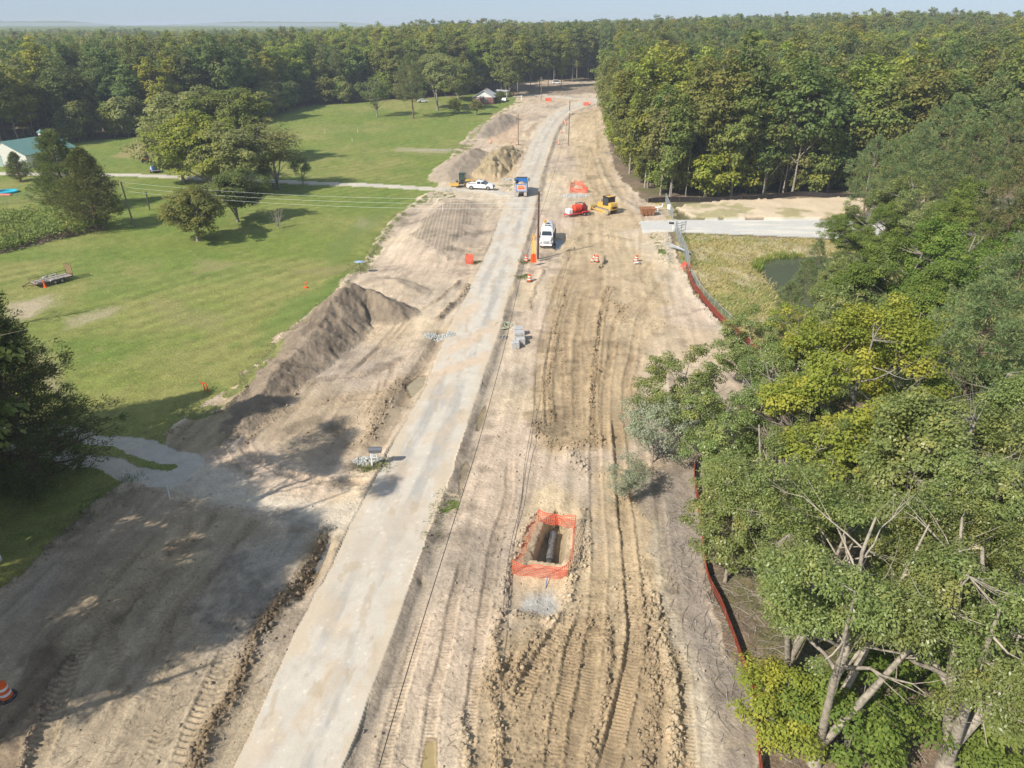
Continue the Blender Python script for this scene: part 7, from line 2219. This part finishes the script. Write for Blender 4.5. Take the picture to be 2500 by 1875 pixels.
# survey stakes with orange flags
for k, ((u, v), lb, h_) in enumerate([((661, 622), "orange hydrant like marker on the lawn beside the soil heap", .9), ((444, 846), "left one of two orange marker tubes leaning at the lawn's lower edge", .9), ((451, 848), "right one of two orange marker tubes leaning at the lawn's lower edge", .95),
                                  ((1180, 284), "orange stake at the road head", .9)][:3]):
    c_ = gp(u, v); m_ = MB(); z_ = ground_h(*c_); m_.tube([(0, 0, -.1), (-.12 if k else .02, .05, h_ * .8), (-.35 if k else .05, .05, h_)], .06, n=8)
    if k == 0: m_.box((0, 0, .12), (.5, .3, .2), bev=.05); m_.box((.05, 0, .75), (.3, .12, .16), bev=.03)
    o_ = m_.build('marker', ORANGE, label=lb, cat='marker'); o_.location = (c_[0], c_[1], z_)
for k, (u, v, lb) in enumerate([(368, 1080, "thin white survey stake at the corner of the gravel drive"), (702, 288, "white stake far up the lawn by the woods"), (773, 286, "short pale stake on the far lawn"), (761, 308, "small grey stub on the far lawn"), (957, 470, "thin pale stake at the lawn's right edge")]):
    c_ = gp(u, v); m_ = MB(); m_.tube([(0, 0, -.1), (.03, 0, 1.2)], .045, n=5); o_ = m_.build('survey_stake', WHITEM, label=lb, cat='stake'); o_.location = (c_[0], c_[1], ground_h(*c_))
# red/white striped bar and fittings in the pit, valve box under the drum
sb = empty('striped_bar', label="red and white striped barricade bar leaning in the small pit", cat='barricade'); c_ = gp(*Z3([(1010, 1440)])[0]); sb.location = (c_[0], c_[1], ground_h(*c_)); sb.rotation_euler = (0, .45, .3)
for k in range(5):
    m_ = MB(); m_.box((0, 0, .15 + .26 * k), (.09, .24, .26)); m_.build('stripe', REDP if k % 2 == 0 else WHITEM, sb)
cb_ = MB(); c_ = gp(*Z3([(1160, 1440)])[0]); cb_.tube([(c_[0] - .3, c_[1] - 1.6, .1), (c_[0], c_[1] - .4, .35), (c_[0] + .1, c_[1] + .5, .55)], [.25, .42, .35], n=10); cb_.build('pit_rim_clod', mat('tan_clay', (.40, .31, .20), rough=.95, noise=.3, bump=.8), label="long clay lump beside the drum in the small pit", cat='clod', smooth=True)
vb = MB(); c_ = gp(*Z3([(1630, 1450)])[0]); vb.box((c_[0], c_[1], ground_h(*c_) + .12), (.9, .7, .28), bev=.06); vb.tube([(c_[0] - .5, c_[1] - .4, .1), (c_[0] + .1, c_[1] - .7, .3), (c_[0] + .5, c_[1] - .3, .15)], .1); vb.build('valve_box', mat('dirty_white_box', (.55, .54, .5), rough=.8, noise=.3), label="dirty white valve box under the right hand drum", cat='valve box')
# white board by soil heap, blue line peg
m_ = MB(); a_ = gp(*ZR([(570, 1060)])[0]); b_ = gp(*ZR([(650, 990)])[0]); m_.tube([(a_[0], a_[1], .15), (b_[0], b_[1], .3)], .12, n=4); m_.build('white_plank', WHITEM, label="white plank lying between the two left soil heaps", cat='plank')
m_ = MB(); a_ = gp(*Z8([(1318, 470)])[0]); b_ = gp(*Z8([(1308, 525)])[0]); m_.tube([(a_[0], a_[1], ground_h(*a_) + .25), (b_[0], b_[1], ground_h(*b_) + .03)], .025, n=5); m_.build('blue_rod', BLUE, label="short blue rod on the soil in front of the netted trench", cat='rod')
c_ = gp(*Z7([(-20, 365)])[0]); m_ = MB(); rings = [[(c_[0] + .35 * s_ * math.cos(2 * math.pi * i / 12), c_[1] + .35 * s_ * math.sin(2 * math.pi * i / 12), z_) for i in range(12)] for z_, s_ in ((0, .8), (.1, 1), (.5, 1), (.72, .7), (.8, .3))]
m_.loft(rings); m_.build('white_tank', WHITEM, label="small white rounded tank at the left edge on the shaded grass", cat='tank', smooth=True)

# ---- brick house with carport -----------------------------------------------
hA = np.array(gp(*ZR([(318, 520)])[0])); hB = np.array(gp(*ZR([(577, 524)])[0])); hw = np.hypot(*(hB - hA)); ez = math.atan2(hB[1] - hA[1], hB[0] - hA[0])
hs = empty('brick_house', ((hA[0] + hB[0]) / 2, (hA[1] + hB[1]) / 2, ground_h(*((hA + hB) / 2)) - .1), ez, "small red brick house with grey roof and white gable at the top of the lawn", 'house')
HL = 11.0; eh = 2.75; W2 = hw / 2
m_ = MB(); m_.box((0, HL / 2, eh / 2), (hw, HL, eh)); wl = m_.build('wall', BRICK, hs)
m_ = MB(); m_.add([(-W2 - .45, -.02, eh), (W2 + .45, -.02, eh), (0, -.02, eh + 2.5), (-W2 - .45, .1, eh), (W2 + .45, .1, eh), (0, .1, eh + 2.5)], [(0, 1, 2), (5, 4, 3), (0, 3, 4, 1)]); m_.build('gable', WHITEM, hs)
m_ = MB()
for sx in (-1, 1):
    m_.loft([[(sx * (W2 + .65), -.5, eh - .12), (sx * (W2 + .65), HL + .5, eh - .12), (sx * (W2 + .65), HL + .5, eh + .02), (sx * (W2 + .65), -.5, eh + .02)], [(0, -.5, eh + 2.55), (0, HL + .5, eh + 2.55), (0, HL + .5, eh + 2.69), (0, -.5, eh + 2.69)]])
rf = m_.build('roof', SHING, hs)
m_ = MB(); m_.box((.4, HL * .45, eh + 2.7), (.6, .6, .7)); m_.build('chimney', BRICK, rf)
for x_, y_, w_, rot in ((.9, -.03, 1.0, 0), (-2.2, -.03, 1.0, 0), (W2 + .03, 2.6, 1.0, 1), (W2 + .03, 8.0, 1.0, 1)):
    m_ = MB(); m_.box((x_, y_, 1.55), (w_, .08, 1.35) if not rot else (.08, w_, 1.35)); f_ = m_.build('window', WHITEM, hs)
    for dz in (-.31, .31):
        m_ = MB(); m_.box((x_, y_ - (.05 if not rot else 0), 1.55 + dz) if not rot else (x_ + .05, y_, 1.55 + dz), (w_ * .78, .02, .52) if not rot else (.02, w_ * .78, .52)); m_.build('pane', GLASS, f_)
m_ = MB(); m_.box((W2 + .03, 5.2, 1.05), (.07, .95, 2.1)); m_.build('door', WHITEM, hs)
cp = empty('carport', label="small flat grey carport at the right back of the brick house", cat='carport'); c_ = gp(*ZR([(690, 430)])[0]); cp.location = (c_[0], c_[1], ground_h(*c_)); cp.rotation_euler.z = ez
m_ = MB(); m_.box((0, 2, 2.6), (5.2, 6.0, .16), rot=Matrix.Rotation(.06, 3, 'Y')); m_.build('roof', SHING, cp)
for sx in (-2.3, 2.3):
    for y_ in (-.7, 4.7):
        m_ = MB(); m_.box((sx, y_, 1.3), (.14, .14, 2.6)); m_.build('post', WHITEM, cp)
for k, (zx, zy, s_, lb) in enumerate([((620), 505, .34, "rounded dark green bush at the right wall of the brick house"), (675, 480, .38, "larger bush behind the rounded one at the brick house")]):
    c_ = gp(*ZR([(zx, zy)])[0]); plant('garden_bush', mid[1], c_[0], c_[1], s_ * .8, k, lb, 'bush', None, LM['oakd'])
m_ = MB(); c_ = gp(*ZR([(825, 412)])[0]); m_.box((c_[0], c_[1], ground_h(*c_) + .95), (2.6, 1.6, 1.1)); m_.box((c_[0], c_[1], ground_h(*c_) + .2), (.9, 1.4, .4)); m_.build('brown_cart', mat('brown_boards', (.2, .12, .07), rough=.9, noise=.3), label="brown box wagon on the shaded lane right of the house", cat='wagon')
m_ = MB(); c_ = gp(*ZR([(957, 468)])[0]); m_.box((c_[0], c_[1], ground_h(*c_) + .7), (.35, .35, 1.4)); m_.box((c_[0], c_[1] - .1, ground_h(*c_) + 1.5), (.5, .6, .4), bev=.1); m_.build('lane_mailbox', WHITEM, label="white mailbox post at the brick house lane", cat='mailbox')

# ---- white metal barn, green roof -----------------------------------------
ap0 = np.array(gp(2, 307, 6.1)); ap1 = np.array(gp(86, 295, 6.1)); rdir = (ap1 - ap0) / np.hypot(*(ap1 - ap0)); bl_ = float(np.hypot(*(ap1 - ap0)))
ba = empty('metal_barn', (ap0[0], ap0[1], 0), math.atan2(rdir[1], rdir[0]) - math.pi / 2, "white metal barn with green roof and cupola at the left edge", 'barn')
BW, BE, BA = 7.3, 3.4, 6.1
bl_ = max(14.0, min(bl_, 24.0))
m_ = MB(); m_.prism([(-BW, 0), (BW, 0), (BW, BE), (0, BA), (-BW, BE)], 0, bl_, axis='y'); m_.build('wall', mat('cream_metal_siding', (.70, .69, .63), rough=.5, noise=.06), ba)
RIB = mat('siding_rib', (.60, .59, .53), rough=.5)
ribme = None
for k in range(29):
    x_ = -BW + .25 + k * (2 * BW - .5) / 28; hh_ = BE + (BA - BE) * (1 - abs(x_) / BW) - .1
    if ribme is None:
        m_ = MB(); m_.box((0, -.03, .5), (.08, .05, 1.0)); o_ = m_.build('siding_rib', RIB, ba); ribme = o_.data
    else: o_ = link_mesh('siding_rib', ribme, ba)
    o_.location = (x_, 0, .02); o_.scale = (1, 1, hh_)
m_ = MB()
for sx in (-1, 1):
    m_.loft([[(sx * (BW + .4), -.4, BE - .15), (sx * (BW + .4), bl_ + .4, BE - .15), (sx * (BW + .4), bl_ + .4, BE - .03), (sx * (BW + .4), -.4, BE - .03)], [(0, -.4, BA + .03), (0, bl_ + .4, BA + .03), (0, bl_ + .4, BA + .15), (0, -.4, BA + .15)]])
rf = m_.build('roof', GREENR, ba)
m_ = MB(); m_.box((0, bl_ * .80, BA + .55), (1.1, 1.1, .9)); cu = m_.build('cupola', WHITEM, rf)
m_ = MB(); m_.box((-3.2, -.05, 1.45), (3.4, .08, 2.9)); m_.build('garage_door', mat('grey_green_door', (.30, .38, .35), rough=.5, noise=.05), ba)
m_ = MB(); m_.box((2.4, -.05, 1.45), (3.4, .08, 2.9)); m_.build('garage_door', mat('grey_green_door', (.30, .38, .35)), ba)
m_ = MB(); m_.loft([[(-.85, bl_ * .80 - .85, BA + 1.0), (.85, bl_ * .80 - .85, BA + 1.0), (.85, bl_ * .80 + .85, BA + 1.0), (-.85, bl_ * .80 + .85, BA + 1.0)], [(-.05, bl_ * .8 - .05, BA + 1.75), (.05, bl_ * .8 - .05, BA + 1.75), (.05, bl_ * .8 + .05, BA + 1.75), (-.05, bl_ * .8 + .05, BA + 1.75)]])
m_.build('cupola_roof', GREENR, rf)
m_ = MB(); m_.box((BW + .05, 3.2, 1.2), (.06, 1.1, 1.2)); m_.build('window', GLASS, ba)

# ---- garden corner at the left edge --------------------------------------------
c_ = gp(14, 417); m_ = MB()
rings = [[(c_[0] + s_ * 2.2 * math.cos(2 * math.pi * i / 20), c_[1] + s_ * 2.2 * math.sin(2 * math.pi * i / 20), z_) for i in range(20)] for z_, s_ in ((0, 1), (.45, 1.02), (.45, .9), (.12, .88))]
m_.loft(rings, caps=False); m_.add([rings[3][i] for i in range(20)], [tuple(range(20))]); m_.build('paddling_pool', mat('turquoise_plastic', (.03, .42, .55), rough=.4), label="turquoise paddling pool behind the garden fence", cat='paddling pool')
m_ = MB(); c_ = gp(12, 423); m_.box((c_[0], c_[1], .2), (2.6, .8, .4), bev=.1); m_.build('red_toy', mat('coral_plastic', (.65, .16, .10), rough=.5), label="coral red plastic toy in front of the turquoise pool", cat='toy')
chain_fence("wire garden fence at the left edge", [(-60, 446), (34, 440), (90, 433)], 1.8, pitch=.4, posts=7, mt_=mat('grey_green_wire', (.28, .30, .25), rough=.6))
for k, (u, v) in enumerate([(108, 502), (150, 480), (50, 530)]):
    c_ = gp(u, v); m_ = MB(); m_.tube([(0, 0, -.1), (-.15, 0, 2.0)], .12, n=7)
    o_ = m_.build('fence_post', mat('dark_weathered_post', (.10, .085, .07)), label=["dark fence post left of the broad cedar trunk", "dark fence post nearest the broad cedar trunk", "dark fence post half lost in the vines"][k], cat='fence post', group='dark posts by the vines'); o_.location = (c_[0], c_[1], 0)
# dark gate frame under the grove
gf = MB(); c_ = gp(590, 410)
for j in range(4): gf.box((0, 0, .4 + .45 * j), (2.2, .06, .12))
for x_ in (-1.1, 0, 1.1): gf.box((x_, 0, 1.1), (.12, .07, 2.1))
o_ = gf.build('dark_gate', BLACKP, label="dark slatted gate standing under the right of the lawn grove", cat='gate'); o_.location = (c_[0], c_[1], 0); o_.rotation_euler.z = .1


# ---- loose cover that nobody could count ---------------------------------------
def scatter_pts(mask_prob, n_, seed):
    """pick grid nodes with the given weight"""
    g_ = np.random.default_rng(seed); p_ = mask_prob / mask_prob.sum(); return g_.choice(len(p_), n_, p=p_, replace=True), g_
ico = np.array([(0, 0, 1), (.9, 0, 0), (0, .9, 0), (-.9, 0, 0), (0, -.9, 0), (0, 0, -.6)])
icf = np.array([(0, 1, 2), (0, 2, 3), (0, 3, 4), (0, 4, 1), (5, 2, 1), (5, 3, 2), (5, 4, 3), (5, 1, 4)])
area = np.gradient(Yrows)[:, None] * (dep[:, None] * np.gradient(tcols)[None, :])
area = np.abs(area).ravel()[S]
near_ = np.clip(110 / np.maximum(y, 20), .2, 3)
prob = area * near_ ** 2.2 * np.where(np.isin(lab, (DIRTI, 23)), 1, 0) * (rough * 3.0 + crumb * .5 + .015) * (y < 150)
pi_, g_ = scatter_pts(prob, 22000, 5)
n_ = len(pi_)
ctr = np.stack([x[pi_] + g_.uniform(-.08, .08, n_), y[pi_] + g_.uniform(-.08, .08, n_), Z[S][pi_] + .01], 1)
sz = (g_.uniform(.010, .045, n_) + .20 * g_.random(n_) ** 10) * np.where(rough[pi_] > .4, 1.25, .8)
V = (ico[None] * g_.uniform(.55, 1.25, (n_, 6, 3)) * sz[:, None, None]) + ctr[:, None]
F = (icf[None] + (np.arange(n_) * 6)[:, None, None]).reshape(-1, 3)
cl_c = np.repeat(np.clip(C[pi_] * g_.uniform(.8, 1.1, (n_, 1)), 0, 1), 6, axis=0)
tag(link_mesh('soil_crumbs', np_mesh('soil_crumbs', V.reshape(-1, 3), F, M_SOIL, attrs={'soil': ('POINT', cl_c)})), 'crumbs and clods scattered over the worked soil', kind='stuff')

# roots and twigs on the shaded soil and under the right trees
def twigs(name, label, polys, n_, seed, mt_, l0=.25, l1=.9, w_=.012):
    g_ = np.random.default_rng(seed); m_ = MB()
    for k in range(n_):
        P = polys[int(g_.integers(0, len(polys)))]; lo, hi = P.min(0), P.max(0)
        for _ in range(30):
            p = g_.uniform(lo, hi)
            if in_poly(np.array([p[0]]), np.array([p[1]]), P)[0]: break
        a_ = g_.uniform(0, 6.28); L_ = g_.uniform(l0, l1); z_ = ground_h(*p)
        mid_ = p + np.array([math.cos(a_), math.sin(a_)]) * L_ * .5 + g_.normal(0, .08, 2); e_ = p + np.array([math.cos(a_ + .3), math.sin(a_ + .3)]) * L_
        m_.tube([(p[0], p[1], z_ + .01), (mid_[0], mid_[1], z_ + .06 + .05 * g_.random()), (e_[0], e_[1], ground_h(*e_) + .02)], [w_, w_ * .8, w_ * .4], n=3)
    return m_.build(name, mt_, label=label, kind='stuff')
twigs('roots', 'roots and twigs torn up over the bare soil', [G([(0, 1650), (200, 1300), (480, 1200), (640, 1250), (560, 1500), (450, 1659)]), G(Z8([(1100, 0), (700, 500), (300, 1598), (800, 1598), (1000, 700), (1200, 100)]))], 420, 3, mat('dry_root', (.16, .12, .08), rough=.9), .15, .6)
twigs('fallen_branches', 'fallen branches and brush under the right hand trees', [G([(1520, 1200), (1560, 1150), (1750, 1400), (1900, 1659), (1680, 1659), (1560, 1350)]), G([(1430, 1100), (1500, 1100), (1600, 1500), (1560, 1659), (1520, 1500)]), G([(1700, 1350), (2212, 1300), (2212, 1659), (1800, 1659)])], 620, 4,
      mat('grey_dead_wood', (.33, .29, .25), rough=.9, noise=.2), .4, 2.2, .02)


def blades(name, label, pts, g_, h_, w_, leafm, k_=5, spread=.25, lean=.5, colr=None):
    n_ = len(pts) * k_; c0 = np.repeat(pts, k_, axis=0) + np.c_[g_.normal(0, spread, (n_, 2)), np.zeros(n_)]
    a_ = g_.uniform(0, 6.28, n_); dv_ = np.stack([np.cos(a_), np.sin(a_), 0 * a_], 1); s_ = np.stack([-np.sin(a_), np.cos(a_), 0 * a_], 1)
    hh_ = h_ * g_.uniform(.5, 1.25, n_)[:, None]; ww_ = w_ * g_.uniform(.6, 1.3, n_)[:, None]
    V = np.stack([c0 - s_ * ww_ * .5, c0 + s_ * ww_ * .5, c0 + s_ * ww_ * .35 + dv_ * hh_ * lean * .35 + np.array([0, 0, 1]) * hh_ * .6, c0 + dv_ * hh_ * lean + np.array([0, 0, 1]) * hh_], 1)
    t_ = np.repeat(np.stack([g_.random(n_), g_.random(n_) * (1 if colr is None else colr), np.zeros(n_)], 1), 4, axis=0)
    return tag(link_mesh(name, np_mesh(name, V.reshape(-1, 3), np.arange(n_ * 4).reshape(n_, 4), leafm, attrs={'tint': ('POINT', t_)})), label, kind='stuff')


LM['hay'] = leaf_mat('dry_grass_blades', (.30, .27, .11), (.44, .38, .18), (.16, .22, .06), trans=.3)
LM['weed'] = leaf_mat('weed_leaves', (.12, .16, .06), (.20, .22, .10), (.26, .23, .12))
LM['vine'] = leaf_mat('vine_leaves', (.12, .20, .05), (.22, .30, .09), (.28, .30, .08))
LM['reed'] = leaf_mat('reed_blades', (.09, .17, .03), (.18, .25, .05), (.36, .34, .07))
prob = area * np.isin(lab, (MEADI,)) * (y < 125)
pi_, g_ = scatter_pts(prob, 6500, 8)
blades('meadow_grass', 'tall dry grass of the meadow around the pond', np.stack([x[pi_], y[pi_], Z[S][pi_] - .02], 1), g_, .42, .07, LM['hay'], 5, .35, .8)
def near_line(pxs, n_, wid, seed):
    P = smooth_line(G(pxs)); g_ = np.random.default_rng(seed); s_ = np.r_[0, np.cumsum(np.hypot(*np.diff(P, axis=0).T))]; t_ = g_.uniform(0, s_[-1], n_)
    q = np.c_[np.interp(t_, s_, P[:, 0]), np.interp(t_, s_, P[:, 1])] + g_.normal(0, wid, (n_, 2)); return np.array([[a, b, ground_h(a, b) - .02] for a, b in q]), g_
q, g_ = near_line([(1636, 582), (1641, 562), (1680, 550), (1740, 548)], 110, .40, 3); q[:, 2] = np.maximum(q[:, 2], -.65)
blades('pond_reeds', 'bright green reeds along the far bank of the pond', q, g_, .95, .07, LM['reed'], 6, .2, .3)
allq = []; 
for pxs, n_, wd in (([(945, 1110), (985, 1065)], 40, .5), ([(945, 1110), (925, 1200)], 22, .4), (Z5([(190, 1340), (270, 1355), (350, 1300)]), 110, .35), (Z5([(1140, 190), (1190, 195)]), 70, .45), (Z5([(1160, 100), (1200, 105)]), 50, .4), (Z5([(860, 110), (905, 105)]), 50, .35),
                    ([(1428, 505), (1436, 545), (1450, 570)], 90, .6), ([(925, 435), (955, 415), (980, 412)], 120, .9), ([(380, 920), (500, 840), (640, 705), (760, 590), (870, 460)], 420, .9), ([(780, 590), (800, 575)], 60, .6),
                    ([(100, 1180), (209, 1084), (300, 1025)], 160, .7), ([(1085, 400), (1110, 398)], 60, 1.0), ([(990, 330), (1040, 275), (1110, 222)], 160, 1.3), ([(1600, 1250), (1680, 1400), (1760, 1600)], 120, 1.6)):
    q, g_ = near_line(pxs, n_, wd, 11 + n_); allq.append(q)
blades('weeds', 'weeds and rough grass along the verges', np.vstack(allq), g_, .20, .05, LM['weed'], 6, .22, .9)
# vines smothering the left lot
g_ = np.random.default_rng(21); P = BRUSHLOT; lo, hi = P.min(0), P.max(0); q = g_.uniform(lo, hi, (9000, 2)); q = q[in_poly(q[:, 0], q[:, 1], P) & (q[:, 0] > -125)][:3600]
hgt = .5 + 1.5 * fbm(q[:, 0], q[:, 1], 5, 3, 5)
n_ = len(q); pts = np.repeat(np.c_[q, hgt], 9, axis=0) + g_.normal(0, 1, (n_ * 9, 3)) * np.array([.5, .5, .35]); pts[:, 2] = np.maximum(pts[:, 2], .1)
Nn = unit(g_.normal(0, .5, (len(pts), 3)) + np.array([0, 0, .9])); T = unit(g_.normal(0, 1, (len(pts), 3)))
LV, LF = leaf_quads(pts, Nn, T, g_.uniform(.25, .5, len(pts)), g_.uniform(.2, .4, len(pts)))
tt = np.repeat(np.stack([g_.random(len(pts)), fbm(pts[:, 0], pts[:, 1], 4, 3, 2), np.zeros(len(pts))], 1), 4, axis=0)
tag(link_mesh('vine_thicket', np_mesh('vine_thicket', LV, LF, LM['vine'], attrs={'tint': ('POINT', tt)})), 'thicket of vines over the rough lot at the left edge', kind='stuff')
# mast on the skyline
mm = MB(); c_ = gp(930, 40, 70); c_ = (-190, 2300)
for sx, sy in ((-1, -1), (1, -1), (0, 1)): mm.tube([(c_[0] + sx * 2.2, c_[1] + sy * 2.2, 15), (c_[0] + sx * .8, c_[1] + sy * .8, 62)], .28, n=4)
for k in range(12):
    z_ = 20 + 3.6 * k; s_ = 2.2 - 1.4 * (z_ - 15) / 47
    mm.tube([(c_[0] - s_, c_[1] - s_, z_), (c_[0] + s_, c_[1] - s_, z_ + 2), (c_[0], c_[1] + s_, z_), (c_[0] - s_, c_[1] - s_, z_ + 2)], .18, n=3)
mm.build('radio_mast', mat('pale_mast_steel', (.5, .52, .55)), label="faint lattice mast on the skyline above the left woods", cat='mast')


# ---- tell look-alikes apart by their place in the row ------------------------------
def _u(o):
    p = o.location; dp = p.y * CP + (CAM_H - p.z) * SP
    return CX + p.x / max(dp, 1) * FPX
_by = {}
for o in list(COL.objects):
    if o.parent is None and o.get('label') and o.get('category') and 'outside' not in o['label']:
        _by.setdefault(o['label'], []).append(o)
ORD_ = ['leftmost', 'second from left', 'third from left', 'fourth from left', 'fifth from left', 'sixth from left', 'seventh from left', 'eighth from left', 'ninth from left', 'tenth from left'] + [w + ' from left' for w in 'eleventh twelfth thirteenth fourteenth fifteenth sixteenth seventeenth eighteenth'.split()]
for lb, os_ in _by.items():
    if len(os_) < 2 or len(os_) > 18: continue
    os_.sort(key=_u)
    for k, o in enumerate(os_):
        w_ = ('left', 'right')[k] if len(os_) == 2 else ('left', 'middle', 'right')[k] if len(os_) == 3 else ORD_[k]
        if len((w_ + ' ' + lb).split()) <= 16: o['label'] = w_ + ' ' + lb
